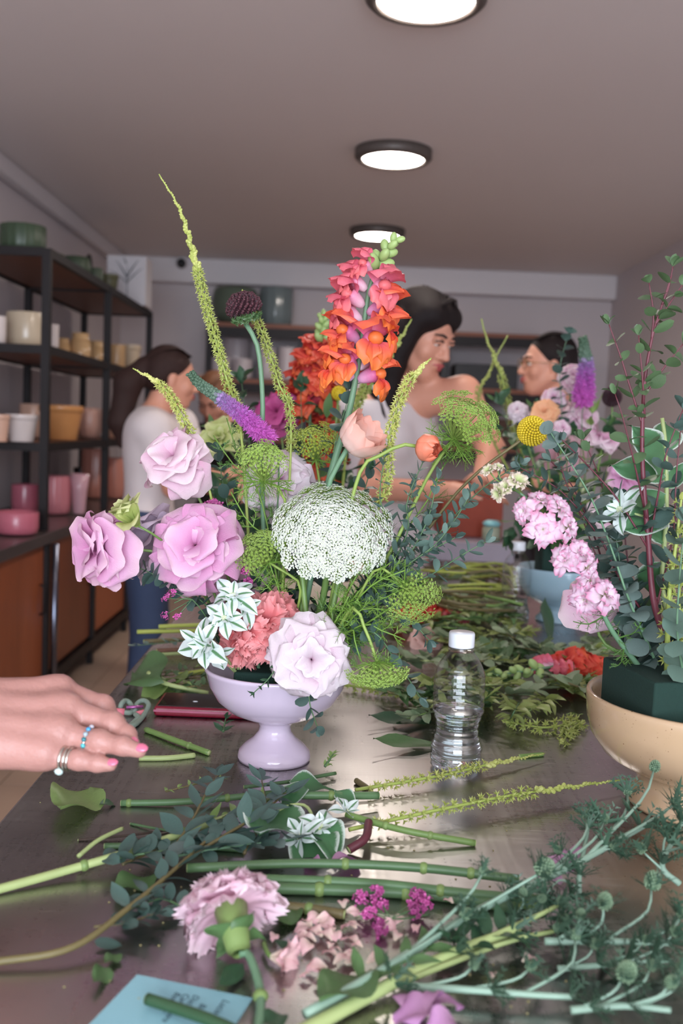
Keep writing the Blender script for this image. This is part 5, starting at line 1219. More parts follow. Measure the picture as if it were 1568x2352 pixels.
# ================================================================== third arrangement: pale blue bowl farther back
B3 = T(1283, 1425); B3X, B3Y = B3[0], B3[1]
m_blue = mat('pale_blue_glaze', (150, 178, 192), 0.2, var=0.05, nscale=8, coat=0.3)
b3 = thing('footed_bowl', 'pale blue ceramic bowl in the middle distance at right', 'bowl', (B3X, B3Y, TZ))
h3 = P(1283, 1302, B3Y)[2]-TZ
pf = [(0, 0.004), (0.05, 0.003), (0.055, 0), (0.054, 0.006), (0.040, 0.02), (0.034, 0.03), (0.05, 0.04), (0.078, 0.056), (0.096, 0.08), (0.102, h3-0.004), (0.101, h3), (0.097, h3), (0.09, 0.08), (0.06, 0.055), (0, 0.05)]
MB().lathe(pf, 56, (B3X, B3Y, TZ+0.0004)).build('bowl_body', m_blue, b3)
F3Z = TZ+h3+0.05
tag(MB().box((B3X-0.055, B3Y-0.045, TZ+0.07), (B3X+0.055, B3Y+0.045, F3Z)).build('floral_foam', m_foam, bevel=0.004), 'dark foam block in the pale blue bowl', 'floral foam')
def F3(dx=0, dy=0): return np.array([B3X+dx, B3Y+dy, F3Z-0.005])
Y3 = B3Y; BG = 'flowers in the pale blue bowl'
def simple_flower(name, label, px_, py_, Y, L, S, axis, base, group, wh=None, m=None):
    c = P(px_, py_, Y); path = spline([base, (base+c)/2+np.array([R.uniform(-.02, .02), 0, 0]), c], 10)
    rt = plant(name, label, 'flower', path[0], group); stem(rt, path, 0.002, m or m_stem, n=6)
    head(rt, c, axis, wh or [(4, 15, L*0.7, 0.003, 0), (5, 38, L*0.9, 0.002, 0.5), (6, 62, L, 0, 0.2), (6, 86, L, 0, 0.8)], S, R); return rt
veronica('bright purple veronica spike before the woman with glasses', [F3(0.02, 0), P(1330, 1080, Y3-0.06), P(1338, 930, Y3-0.08), P(1346, 840, Y3-0.08), P(1337, 775, Y3-0.08)], 330, 0.024, BG, 0.70, R=R)
euc('grey green eucalyptus column before the woman with glasses', [(1280, 1150, Y3), (1290, 960, Y3-0.05), (1285, 850, Y3-0.05), (1305, 765, Y3-0.05)], L_ROUND_DK, 24, 0.034, 0.022, m_stem_blue, BG, F3(0, 0), start=0.15, R=R)
simple_flower('garden_rose', 'pale pink rose touching the purple veronica', 1312, 868, Y3+0.04, 0.036, S_LC, (0.1, -0.8, 0.4), F3(0.02, 0), BG)
simple_flower('garden_rose', 'small pink rose below the glasses wearer chin', 1272, 915, Y3-0.02, 0.028, S_LC, (-0.2, -0.8, 0.4), F3(0, 0), BG)
m_org = mat('rose_apricot', ramp=[(0, (226, 150, 110)), (1, (240, 186, 140))], rough=0.55, var=0.06, trans=0.25)
simple_flower('garden_rose', 'apricot rose right of the feathery green umbel', 1248, 950, Y3-0.05, 0.034, pset('rose_apr', m_org, **kw), (-0.2, -0.8, 0.5), F3(-0.02, 0), BG)
simple_flower('garden_rose', 'large pale mauve rose right of the apricot rose', 1330, 962, Y3, 0.046, S_LC, (0.3, -0.8, 0.4), F3(0.03, 0), BG)
simple_flower('garden_rose', 'tiny blush rose between apricot and mauve roses', 1290, 985, Y3-0.08, 0.022, S_LC, (0.1, -0.8, 0.4), F3(0.03, 0), BG)
simple_flower('garden_rose', 'white rose above the craspedia ball at left', 1188, 945, Y3, 0.026, S_LW, (-0.3, -0.7, 0.5), F3(-0.03, 0), BG)
simple_flower('pink_daisy', 'pink daisy turned sideways right of the round blue eucalyptus', 1385, 1012, Y3-0.1, 0.038, S_LC, (0.4, -0.3, 0.8), F3(0.04, 0), BG, [(9, 75, 0.036, 0, 0), (9, 88, 0.036, 0, 0.3)])
simple_flower('pink_daisy', 'pink daisy partly hidden behind the tall red stems', 1432, 1095, Y3-0.1, 0.044, S_LP, (0.3, -0.7, 0.5), F3(0.04, 0), BG, [(9, 60, 0.036, 0, 0), (9, 82, 0.036, 0, 0.3)])
simple_flower('lisianthus', 'pale pink lisianthus low beside the blue bowl rim', 1400, 1180, Y3-0.1, 0.05, S_LC, (0.3, -0.8, 0.2), F3(0.04, -0.03), BG)
c = P(1405, 912, Y3)
rt = plant('seed_head', 'round dark brown seed head against the right wall', 'flower', F3(0.05, 0), BG); stem(rt, spline([F3(0.05, 0), P(1400, 1050, Y3), c], 10), 0.002)
mb = MB().ball(c, 0.019, 12, 8, 0.2)
for k in range(120):
    z = 1-2*(k+0.5)/120; q = around(up, k*2.39996)*math.sqrt(1-z*z)+up*z; mb.stamp(TP_STAR3, mat4(c+q*0.017, around(q, 1), q, 0.007))
mb.build('florets', MATS['burgundy'], rt, kind='stuff', smooth=False)
spike('blurred green spike crossing left of the woman with glasses', [F3(-0.02, 0), P(1185, 1000, Y3+0.1), P(1150, 860, Y3+0.1), P(1118, 780, Y3+0.1), P(1105, 732, Y3+0.1)], 90, 0.011, 0.013, m_res, BG, 0.004, 0.5, 0.75)
spike('second blurred green spike crossing the first one', [F3(-0.03, 0), P(1105, 950, Y3+0.15), P(1125, 850, Y3+0.15), P(1166, 770, Y3+0.15)], 90, 0.010, 0.011, m_res, BG, 0.004, 0.5, 0.75)
for k, (lab, pts) in enumerate((('dark leafy stem left in the pale blue bowl', [(1230, 1150, Y3), (1180, 1020, Y3), (1150, 930, Y3)]), ('dark leafy stem upright in the pale blue bowl', [(1250, 1150, Y3), (1225, 1040, Y3), (1230, 950, Y3)]), ('dark leafy stem right in the pale blue bowl', [(1330, 1180, Y3), (1370, 1080, Y3), (1400, 980, Y3)]), ('dark leafy stem drooping over the pale blue bowl', [(1250, 1200, Y3-0.08), (1200, 1180, Y3-0.1), (1170, 1230, Y3-0.1)]), ('dark leafy stem filling the middle of the pale blue bowl', [(1290, 1180, Y3-0.05), (1290, 1090, Y3-0.05), (1310, 1000, Y3-0.05)]), ('light leafy stem before the purple veronica', [(1320, 1180, Y3-0.05), (1345, 1080, Y3-0.06), (1360, 950, Y3-0.06)]))):
    euc(lab, pts, L_BROAD_DK+L_LANCE if k != 5 else L_LANCE_LT, 13, 0.062, 0.045, m_stem_dk, BG, F3(-0.02+0.01*k, 0), name='leafy_branch', start=0.05, r0=0.0025, R=R)
# ================================================================== fourth arrangement behind the main bouquet
B4 = P(735, 1400, 2.0); B4X, B4Y = B4[0], 2.0
b4 = thing('footed_bowl', 'cream bowl mostly hidden behind the main bouquet', 'bowl', (B4X, B4Y, TZ))
MB().lathe(pf, 48, (B4X, B4Y, TZ+0.0004)).build('bowl_body', m_cream, b4)
tag(MB().box((B4X-0.055, B4Y-0.045, TZ+0.07), (B4X+0.055, B4Y+0.045, TZ+h3+0.03)).build('floral_foam', m_foam, bevel=0.004), 'dark foam block hidden in the cream bowl', 'floral foam')
def F4(dx=0, dy=0): return np.array([B4X+dx, B4Y+dy, TZ+h3+0.025])
CG = 'flowers in the hidden cream bowl'
def snap_back(label, pts, f0, f1, n, size, base, sets, Rr, buds=10, group=CG):
    path = spline([base]+[P(*q) for q in pts], 50); rt = plant('snapdragon', label, 'flower', path[0], group)
    sp = [(f0+(f1-f0)*k/n, Rr.uniform(0, 360), sets, 1.1-0.4*k/n) for k in range(n)]
    snapdragon(rt, path, sp, size, sets, Rr, buds=buds, rst=0.004, bud_from=f1+0.02, bsize=size*0.6); return rt
snap_back('blurred red snapdragon left of the sharp snapdragon', [(722, 1150, 1.95), (712, 1000, 1.95), (715, 880, 1.95), (738, 790, 1.95), (741, 718, 1.95)], 0.62, 0.86, 26, 0.040, F4(0, 0), F_SNAPR, R, 14)
snap_back('second blurred red snapdragon lower behind the peach poppy', [(735, 1150, 1.98), (745, 1020, 1.98), (735, 930, 1.98)], 0.55, 0.92, 16, 0.036, F4(0.02, 0), F_SNAPR, R, 6)
spike('blurred spike leaning right across the dark haired woman', [F4(0.03, 0), P(800, 1000, 1.9), P(850, 870, 1.9), P(905, 800, 1.9), P(945, 733, 1.9)], 150, 0.012, 0.014, m_res, CG, 0.004, 0.5, 0.8)
spike('blurred spike standing between the two red snapdragons', [F4(0.02, 0), P(770, 1000, 1.98), P(760, 880, 1.98), P(755, 800, 1.98)], 120, 0.012, 0.014, m_res, CG, 0.004, 0.5, 0.8)
c = P(778, 903, 1.9)
rt = plant('craspedia', 'small blurred yellow ball flower beside the snapdragon stem', 'flower', F4(0.02, 0), CG); stem(rt, spline([F4(0.02, 0), P(770, 1000, 1.9), c], 10), 0.002)
mb = MB().ball(c, 0.011, 12, 8, 0.8)
for k in range(90):
    z = 1-2*(k+0.5)/90; q = around(up, k*2.39996)*math.sqrt(1-z*z)+up*z; mb.stamp(TP_BUD, mat4(c+q*0.0105, around(q, 1), q, 0.004), 1.0)
mb.build('florets', MATS['craspedia_yellow'], rt, kind='stuff')
for k, (lab, pts) in enumerate((('dark leafy stem below the blurred red snapdragon', [(700, 1150, 1.9), (695, 1020, 1.9), (690, 900, 1.9)]), ('dark leafy stem behind the veronica spike', [(600, 1150, 1.95), (570, 1000, 1.95), (555, 880, 1.95)]), ('dark leafy stem behind the snapdragon stem', [(780, 1180, 1.95), (790, 1080, 1.95), (810, 990, 1.95)]), ('dark leafy stem low left behind the bouquet', [(620, 1250, 1.9), (560, 1180, 1.9), (500, 1130, 1.9)]), ('leafy stem behind the blush pink rose', [(600, 1250, 1.95), (520, 1100, 1.95), (490, 990, 1.95)]), ('leafy stem behind the yellow green umbel', [(700, 1200, 1.85), (740, 1080, 1.85), (750, 960, 1.85)]))):
    euc(lab, pts, L_BROAD_DK+L_LANCE_DK if k < 4 else L_LANCE, 14, 0.062, 0.045, m_stem_dk, CG, F4(-0.03+0.012*k, 0), name='leafy_branch', start=0.08, r0=0.0025, R=R)
simple_flower('garden_rose', 'magenta flower low behind the yellow green umbel', 640, 950, 1.95, 0.05, pset('mag', mat('magenta_petal', ramp=[(0, (150, 50, 100)), (1, (190, 80, 140))], rough=0.5, var=0.1, trans=0.2), **kw), (-0.3, -0.7, 0.5), F4(-0.02, 0), CG)
simple_flower('garden_rose', 'cream green rose behind the blush rose and veronica', 505, 1010, 1.9, 0.045, S_LG, (-0.1, -0.8, 0.4), F4(-0.03, 0), CG, [(4, 20, 0.03, 0, 0), (5, 45, 0.04, 0, 0.5), (6, 75, 0.045, 0, 0.2)])

# ================================================================== cuttings on the table
TG = 'cut stems lying on the table'
def stick(label, pts, r, m, nodes=(), r1=None, group=TG, name='plant_cutting', nn=22, cut=True):
    path = [q+np.array([0, 0, r]) for q in tx(pts, nn)]
    rt = thing(name, label, 'stem', path[0]-np.array([0, 0, r]), group)
    so = MB().tube(path, [r, r1 or r], 10).build('stem', m, rt)
    for f in nodes:
        i = min(int(f*(nn-1)), nn-2); t = tangent(path, i); s_ = r
        MB().ball(path[i], (s_*1.35, s_*1.35, s_*1.2), 10, 6, ax=t).build('node', m_leaf_lt, so)
        q = around(t, R.uniform(0, 6)); inst(R.choice(L_LANCE_LT), 'sheath_leaf', mat4(path[i]+t*s_, t*1.0+q*0.35, q, s_*3.6), so)
    if cut:
        for e, d in ((path[0], path[0]-path[1]), (path[-1], path[-1]-path[-2])):
            d = nrm(d); MB().tube([e, e+d*0.0006], r*0.9, 10).build('cut_end', m_stem_pale, so)
    return rt
def tleaf(label, x0, y0, x1, y1, S, h=0.004, k=1.0, roll=0.0, group=None, cat='leaf', name='fallen_leaf', idx=None, pitch=0.0):
    a, b = T(x0, y0, h), T(x1, y1, h+pitch); d = b-a; me = S[idx if idx is not None else 2]
    o = bpy.data.objects.new(name, me); COL.objects.link(o)
    o.matrix_world = mat4(a, d, np.array([math.sin(roll), 0.2*math.sin(roll), math.cos(roll)]), np.linalg.norm(d)*k)
    ORG[o.name] = a
    return tag(o, label, cat, group)
def tbranch(label, pts, leaves, n, s0, s1, m=None, r0=0.0018, ang=55, start=0.1, group='leafy cuttings on the table', name='leafy_cutting', nn=26, lift=0.006, **k):
    path = [q+np.array([0, 0, lift]) for q in tx(pts, nn)]
    rt = thing(name, label, 'foliage', path[0]-np.array([0, 0, lift]), group)
    MB().tube(path, [r0, r0*0.4], 8).build('stem', m or m_stem_dk, rt)
    N = nn
    for q in range(n):
        f = start+(1-start)*q/max(1, n-1); i = min(int(f*(N-1)), N-2); t = tangent(path, i); sd = nrm(np.cross(t, up)); s_ = (s0+(s1-s0)*f)*R.uniform(0.85, 1.15)
        for sg in (-1, 1):
            A = math.radians(ang+R.uniform(-20, 20)); d = math.cos(A)*t+math.sin(A)*(sd*sg)+up*R.uniform(0.0, 0.55)
            inst(R.choice(leaves), 'leaf', mat4(path[i], d, up+0.5*np.array([R.uniform(-1, 1), R.uniform(-1, 1), 0]), s_), rt)
    inst(R.choice(leaves), 'leaf', mat4(path[-1], tangent(path, N-1), up, s1), rt)
    return rt

stick('thick pale green stem running off the left table edge', [(-40, 2063, 0.0), (150, 2010, 0.004), (330, 1955, 0.012), (620, 1850, 0.012)], 0.0042, m_stem_pale, (0.33, 0.62), 0.0036)
stick('short pale side twig leaning on the thick pale stem', [(180, 1972, 0.008), (225, 1935, 0.012), (280, 1908, 0.010)], 0.0022, m_stem_pale)
stick('dark green stem with swollen end beside the curled leaf', [(278, 1852, 0), (430, 1848, 0.002), (640, 1828, 0.008)], 0.0036, m_stem_dk, (0.08, 0.7))
stick('dark green jointed stem crossing below the bowl foot', [(655, 1835, 0.012), (760, 1836, 0.012), (868, 1836, 0.008)], 0.0044, m_stem_dk, (0.5,))
stick('thin dark twig in the shadow below the bowl foot', [(560, 1812, 0.002), (660, 1800, 0.004), (770, 1780, 0.004)], 0.0022, m_stem_dk)
stick('green stem lying alone right of the variegated leaves', [(795, 1878, 0.012), (930, 1915, 0.010), (1090, 1944, 0.0)], 0.0034, m_stem, (0.35, 0.68))
stick('short red brown bent stem by the bright reflection', [(846, 1898, 0.012), (838, 1935, 0.008), (800, 1962, 0.0)], 0.0044, m_stem_red)
stick('short pale green stem near the hand, upper one', [(335, 1682, 0), (410, 1710, 0.001), (480, 1736, 0)], 0.0038, m_stem, (0.75,))
stick('short pale green stem near the hand, lower one', [(320, 1748, 0), (385, 1747, 0), (446, 1741, 0)], 0.0034, m_stem_pale)
stick('tiny green stem end left of the lying flower spike', [(818, 1800, 0), (850, 1822, 0)], 0.0036, m_stem_olive)
stick('tiny green stem end above the tip of lying flower spike', [(1192, 1742, 0), (1246, 1737, 0)], 0.0028, m_stem)
stick('top one of the long jointed carnation stems', [(430, 2004, 0.010), (700, 1993, 0.014), (960, 2003, 0.014), (1190, 2030, 0.012)], 0.0042, m_stem_dk, (0.5, 0.72, 0.9))
stick('second of the long jointed carnation stems', [(560, 2028, 0.004), (850, 2040, 0.006), (1060, 2062, 0.006), (1240, 2078, 0.004)], 0.0044, m_stem_dk, (0.3, 0.7))
stick('thick dark carnation stem nearest the purple statice', [(590, 2052, 0.0), (800, 2058, 0.0), (1010, 2070, 0.0), (1190, 2100, 0.0)], 0.0052, m_stem_dk, (0.25, 0.6))
stick('yellow green stem under the carnation stems at left', [(600, 2088, 0), (700, 2098, 0), (790, 2112, 0)], 0.0044, m_stem_olive, (0.6,))
stick('light green stem end under the carnation stems at right', [(1075, 2068, 0.0), (1160, 2082, 0.0), (1250, 2092, 0)], 0.0046, m_stem, (0.3,))
stick('dark brown thin twig left of the eucalyptus leaves', [(180, 1932, 0), (290, 1922, 0.002), (420, 1905, 0)], 0.0012, mat('twig_brown', (70, 56, 46), 0.7))
stick('thin green twig beside the brown twig', [(300, 1895, 0), (380, 1910, 0.002), (450, 1918, 0)], 0.0014, m_stem_dk)
stick('pale striped stem under the blue eucalyptus leaves', [(240, 1950, 0), (400, 1948, 0), (560, 1958, 0)], 0.003, m_stem_dk, (0.5,))
stick('dark green cut stem lying across the note card', [(338, 2308, 0.003), (400, 2328, 0.004), (480, 2356, 0.006), (560, 2392, 0.006)], 0.0044, mat('stem_deep', (46, 80, 50), 0.5, var=0.2))
# leaves lying singly
tleaf('wavy yellow green leaf alone on the steel at left', 205, 1812, 148, 1872, L_BROAD_LT, 0.006, 1.25, 0.1)
tleaf('small dark curled leaf right of the wavy leaf', 228, 1848, 278, 1832, L_LANCE_DK, 0.006, 1.1, 0.3, idx=1)
tleaf('long dark leaf lying left of the water bottle, upper one', 990, 1658, 842, 1664, L_LANCE_DK, 0.004, 1.0, 0.2)
tleaf('broad green leaf lying left of the water bottle, lower one', 1000, 1708, 852, 1718, L_LANCE, 0.006, 1.0, 0.25)
tleaf('grey green leaf lying left of the pale carnation', 352, 2010, 268, 2060, L_BROAD, 0.004, 1.1, -0.1)
tleaf('grey green leaf lying right of the pale carnation', 690, 2085, 605, 2128, L_BROAD, 0.004, 1.1, 0.0)
tleaf('small green leaf tip lying above the note card', 250, 2222, 215, 2258, L_BROAD, 0.004, 1.2, 0.5)
tleaf('grey leaf next to the small green leaf tip', 275, 2190, 245, 2215, L_BROAD, 0.003, 1.2, 0.0)
tleaf('dark leaf curled before the pale carnation stem', 560, 2215, 500, 2272, L_LANCE_DK, 0.004, 1.1, 0.4, idx=2)
tleaf('large olive leaf at bottom centre beside the thistle stems', 850, 2230, 750, 2320, L_BROAD, 0.012, 1.15, -0.3)
tleaf('dark leaf at bottom edge right of the carnation stem', 660, 2330, 600, 2360, L_BROAD_DK, 0.006, 1.2, 0.0)
tleaf('narrow dark leaf above the pink petal litter', 690, 2190, 630, 2168, L_LANCE_DK, 0.003, 1.0, 0.0)
tleaf('dark leaf under the lower eucalyptus branch', 280, 2172, 215, 2170, L_OVAL_DK, 0.002, 1.0, 0.0)
tleaf('upright dark green leaf between bottle and beige bowl', 1262, 1470, 1235, 1382, L_LANCE_DK, 0.01, 1.0, 0.8, pitch=0.06)
tleaf('light green leaf standing before the beige bowl rim', 1330, 1590, 1305, 1525, L_LANCE, 0.01, 1.0, 0.8, pitch=0.05)
tleaf('small round pale leaf left of the beige bowl', 1300, 1640, 1330, 1645, L_BROAD_LT, 0.004, 1.3, 0.3)
# sprig of small leaves near the bowl, a bud piece
tbranch('small dark leafy sprig left of the bowl foot', [(512, 1690, 0), (515, 1675, 0.004), (518, 1660, 0.014)], L_LANCE_DK, 4, 0.018, 0.014, start=0.0)
tbranch('little yellow green bud sprig right of the bowl foot', [(745, 1772, 0), (755, 1758, 0.006), (765, 1742, 0.012)], L_LANCE_LT, 6, 0.010, 0.009, start=0.0)
# lying flower spikes
def lying_spike(label, pts, n, w0, w1, mf, lift=0.009, start=0.05, tight=0.7, r0=0.0022):
    path = [q+np.array([0, 0, lift]) for q in tx(pts, 60)]; rt = thing('reseda_spike', label, 'flower', path[0]-np.array([0, 0, lift]), 'flower spikes lying on the table')
    reseda(rt, path, n, w0, w1, mf, m_res_st, r0, start, R, tight); return rt
lying_spike('yellow green flower spike lying in front of the bottle', [(815, 1832, 0), (1000, 1800, 0.004), (1130, 1770, 0.004), (1250, 1746, 0)], 120, 0.0075, 0.0082, m_res_yl, tight=0.62)
lying_spike('long green flower spike lying towards the beige bowl', [(800, 1925, 0), (1000, 1880, 0.008), (1200, 1840, 0.010), (1440, 1806, 0.004)], 135, 0.0075, 0.0085, m_res, tight=0.62)
lying_spike('thin flower spike lying behind the bottle', [(790, 1585, 0), (880, 1600, 0.002), (985, 1622, 0)], 50, 0.011, 0.008, m_res, tight=0.9)
lying_spike('flower spike with buds lying left of the beige bowl', [(1330, 1670, 0), (1250, 1685, 0.002), (1150, 1668, 0)], 34, 0.015, 0.010, m_res, tight=0.9)
lying_spike('budded spike piece drooping before the beige bowl', [(1340, 1670, 0), (1310, 1690, 0), (1290, 1722, 0)], 26, 0.015, 0.010, m_res, tight=0.9)
# eucalyptus branches on the table
tbranch('long eucalyptus branch with bare brown stem at lower left', [(-20, 2228, 0.0), (160, 2195, 0.004), (290, 2105, 0.012), (430, 1985, 0.016), (520, 1900, 0.02)], L_EUCL, 8, 0.032, 0.028, m_stem_olive, 0.0032, 48, 0.42, nn=36)
tbranch('eucalyptus sprig with lance leaves below the bowl foot', [(400, 1960, 0.012), (440, 1900, 0.02), (470, 1840, 0.026), (500, 1790, 0.022)], L_EUCL, 8, 0.036, 0.028, m_stem_olive, 0.0018, 45, 0.0)
tbranch('spread eucalyptus sprig in the middle of the heap', [(430, 1985, 0.012), (520, 1930, 0.02), (600, 1880, 0.024), (660, 1830, 0.02)], L_EUCL, 10, 0.036, 0.028, m_stem_olive, 0.002, 50, 0.1)
tbranch('blue round eucalyptus twig lying across the heap', [(380, 1985, 0.01), (520, 1960, 0.014), (640, 1945, 0.012), (720, 1930, 0.01)], L_ROUND+L_OVAL_DK, 11, 0.021, 0.017, m_stem_blue, 0.0015, 65, 0.05)
tbranch('eucalyptus sprig lying along the dark jointed stem', [(560, 1975, 0.01), (590, 1920, 0.016), (610, 1870, 0.02), (600, 1800, 0.02)], L_EUCL, 8, 0.034, 0.026, m_stem_olive, 0.0018, 50, 0.0)
tbranch('eucalyptus sprig under the thick pale stem', [(280, 2000, 0.004), (380, 1960, 0.008), (480, 1945, 0.01)], L_EUCL, 8, 0.030, 0.024, m_stem_olive, 0.0016, 55, 0.0)
tbranch('yellowish leafy twig between the eucalyptus sprigs', [(480, 1900, 0.01), (540, 1880, 0.014), (620, 1850, 0.014)], L_LANCE_LT, 7, 0.026, 0.02, m_stem_olive, 0.0016, 45, 0.0)
tbranch('eucalyptus leaves heaped left of the carnation head', [(220, 1990, 0.006), (330, 1975, 0.012), (430, 1960, 0.010)], L_OVAL_DK, 7, 0.024, 0.020, m_stem_dk, 0.0015, 60, 0.1)
tbranch('small leafy twig beneath the lower eucalyptus branch', [(215, 2145, 0.002), (290, 2135, 0.004), (370, 2110, 0.004)], L_OVAL_DK, 6, 0.020, 0.016, m_stem_olive, 0.0012, 60, 0.3)
tbranch('dark twig left of the pale carnation head', [(420, 2100, 0.003), (370, 2080, 0.006), (310, 2100, 0.006)], L_OVAL_DK, 6, 0.020, 0.016, m_stem_dk, 0.0012, 60, 0.1)
tbranch('leafy litter twig under the bowl foot shadow', [(380, 1830, 0.002), (440, 1815, 0.006), (510, 1800, 0.006)], L_LANCE_LT, 6, 0.014, 0.010, m_stem_olive, 0.0012, 60, 0.0)
# variegated spurge on the table
rt = thing('variegated_spurge', 'white edged spurge head lying on the heap below the bowl', 'foliage', T(660, 1880), 'leafy cuttings on the table')
MB().tube(tx([(590, 1895, 0.02), (650, 1855, 0.024), (700, 1850, 0.028), (722, 1885, 0.024), (735, 1905, 0.02)], 16), 0.0018, 8).build('stem', m_stem_pale, rt)
for (x0, y0, x1, y1, h_, s_) in ((650, 1850, 600, 1935, 0.022, 1.2), (720, 1880, 765, 1945, 0.02, 1.15), (660, 1800, 770, 1800, 0.022, 1.1), (700, 1800, 660, 1830, 0.024, 1.3), (770, 1815, 812, 1842, 0.02, 1.2), (735, 1905, 700, 1985, 0.012, 1.1)):
    a, b = T(x0, y0, h_), T(x1, y1, h_-0.004); inst(R.choice(L_BROAD_V), 'leaf', mat4(a, b-a, up+0.3*toward, np.linalg.norm(b-a)*s_), rt)
euphorbia(rt, T(735, 1900, 0.02), (0.1, -0.5, 0.6), 9, 0.026, R); euphorbia(rt, T(795, 1865, 0.016), (0.4, -0.3, 0.7), 8, 0.022, R); euphorbia(rt, T(690, 1925, 0.014), (-0.4, -0.5, 0.6), 8, 0.026, R)
# pale carnation lying face away
ax = nrm((-0.25, 0.80, 0.42)); c = T(530, 2088, 0.034)
cb = c-ax*0.040
pth = spline([cb, T(572, 2195, 0.016), T(598, 2285, 0.010), T(588, 2400, 0.008)], 20)
rt = carnation('pale pink carnation lying face away with green calyx showing', c, ax, 0.039, S_CP, pth[::-1], R, 'carnations', 0.0034, 1.45)
MB().ball(T(598, 2288, 0.010), (0.006, 0.006, 0.005), 10, 6).build('node', m_leaf_lt, rt)
for q in (0.4, 2.0, 3.5, 5.1): inst(L_BROAD[1], 'sepal', mat4(c-ax*0.030, around(ax, q)*0.75+ax*0.6, -around(ax, q)+ax*0.2, 0.030), rt)
# petal litter
PG = 'petal litter on the table'
m_scrap = mat('petal_scrap', ramp=[(0, (240, 228, 206)), (0.5, (240, 204, 198)), (1, (240, 190, 194))], rough=0.55, var=0.1, trans=0.2)
m_mauve = mat('petal_mauve', ramp=[(0, (190, 150, 176)), (1, (196, 140, 190))], rough=0.55, var=0.08, trans=0.2)
S_SC = pset('scrap', m_scrap, nu=5, nv=6, W=0.7, cup=0.3, curl=0.6, ruf=0.12, rk=2); S_MV = pset('mauve', m_mauve, nu=8, nv=8, W=1.1, cup=0.3, curl=0.8, ruf=0.1, rk=1.5)
def scrap(label, x, y, s_, S, h=0.004, name='petal', az=None, group=PG, R=R, lift=0.35):
    p = T(x, y, h); a = R.uniform(0, 6.28) if az is None else az
    o = bpy.data.objects.new(name, R.choice(S)); COL.objects.link(o)
    o.matrix_world = mat4(p, (math.cos(a), math.sin(a), lift), (R.uniform(-.5, .5), R.uniform(-.5, .5), 1), s_); ORG[o.name] = p
    return tag(o, label, 'petal', group)
for k in range(34):
    t_ = R.random(); x = 700+R.gauss(70, 55); y = 2120+R.gauss(30, 48)
    scrap('small pink petal scrap in the litter between the carnation and thistle stems', x, y, R.uniform(0.010, 0.020), S_SC)
for k, (x, y) in enumerate(((1040, 2075), (930, 2110), (960, 2125), (905, 2160), (915, 2215), (950, 2235), (1000, 2205), (1200, 2210), (1130, 2250))):
    scrap('small pink petal scrap lying among the thistle stems', x, y, R.uniform(0.010, 0.016), S_SC, group='petal scraps among the thistles')
scrap('mauve petal stuck under the carnation stems at centre', 760, 1985, 0.030, S_MV, 0.006, az=0.4)
scrap('second mauve petal left of the mauve one at centre', 735, 1990, 0.018, S_MV, 0.004, az=2.6)
scrap('mauve petal standing among the thistle heads at right', 1310, 2005, 0.036, S_MV, 0.012, az=1.6, lift=0.9)
scrap('mauve petal below the standing one at right', 1290, 2030, 0.026, S_MV, 0.008, az=2.6)
for k, (x, y, s_) in enumerate(((960, 2345, 0.034), (1010, 2340, 0.034), (1050, 2355, 0.03), (985, 2320, 0.026))):
    scrap('lilac petal of the heap cut by the bottom picture edge', x, y, s_, S_MV, 0.008, group='lilac petals at the bottom edge', lift=0.5)
scrap('tiny pink petal between the grey leaf and petal litter', 632, 2145, 0.012, S_SC)
rt = thing('flower_bud', 'closed pinkish bud lying right of the carnation stem', 'flower', T(640, 2195), PG)
MB().tube(tx([(605, 2165, 0.006), (615, 2190, 0.006), (628, 2200, 0.005)], 8), 0.002, 6).build('stem', m_stem, rt)
head(rt, T(622, 2198, 0.006), (0.8, -0.35, 0.15), [(3, 6, 0.024, 0, 0), (4, 18, 0.024, 0, 0.5)], S_SC, R)
statice('purple statice twig lying in the petal litter', [T(985, 2100, 0.006), T(930, 2110, 0.008), T(880, 2110, 0.010)], [T(830, 2065, 0.012), T(860, 2050, 0.014), T(872, 2075, 0.012), T(845, 2095, 0.01), T(870, 2130, 0.008), T(958, 2060, 0.012), T(950, 2090, 0.01), T(975, 2075, 0.012)], 26, 0.0042, 'petal litter on the table')
# small crumbs of stem and leaf on the steel
tc_ = MB(); m_crumb = mat('leaf_crumb', (150, 140, 96), 0.6, var=0.4, nscale=40)
for k in range(70):
    p = T(R.uniform(60, 1300), R.uniform(1820, 2340), 0.0006); tc_.ball(p, (R.uniform(0.0006, 0.0016), R.uniform(0.0006, 0.0014), 0.0006), 5, 3)
tag(tc_.build('plant_crumbs', m_crumb, kind='stuff'), 'tiny plant crumbs scattered over the steel table top', 'crumbs')

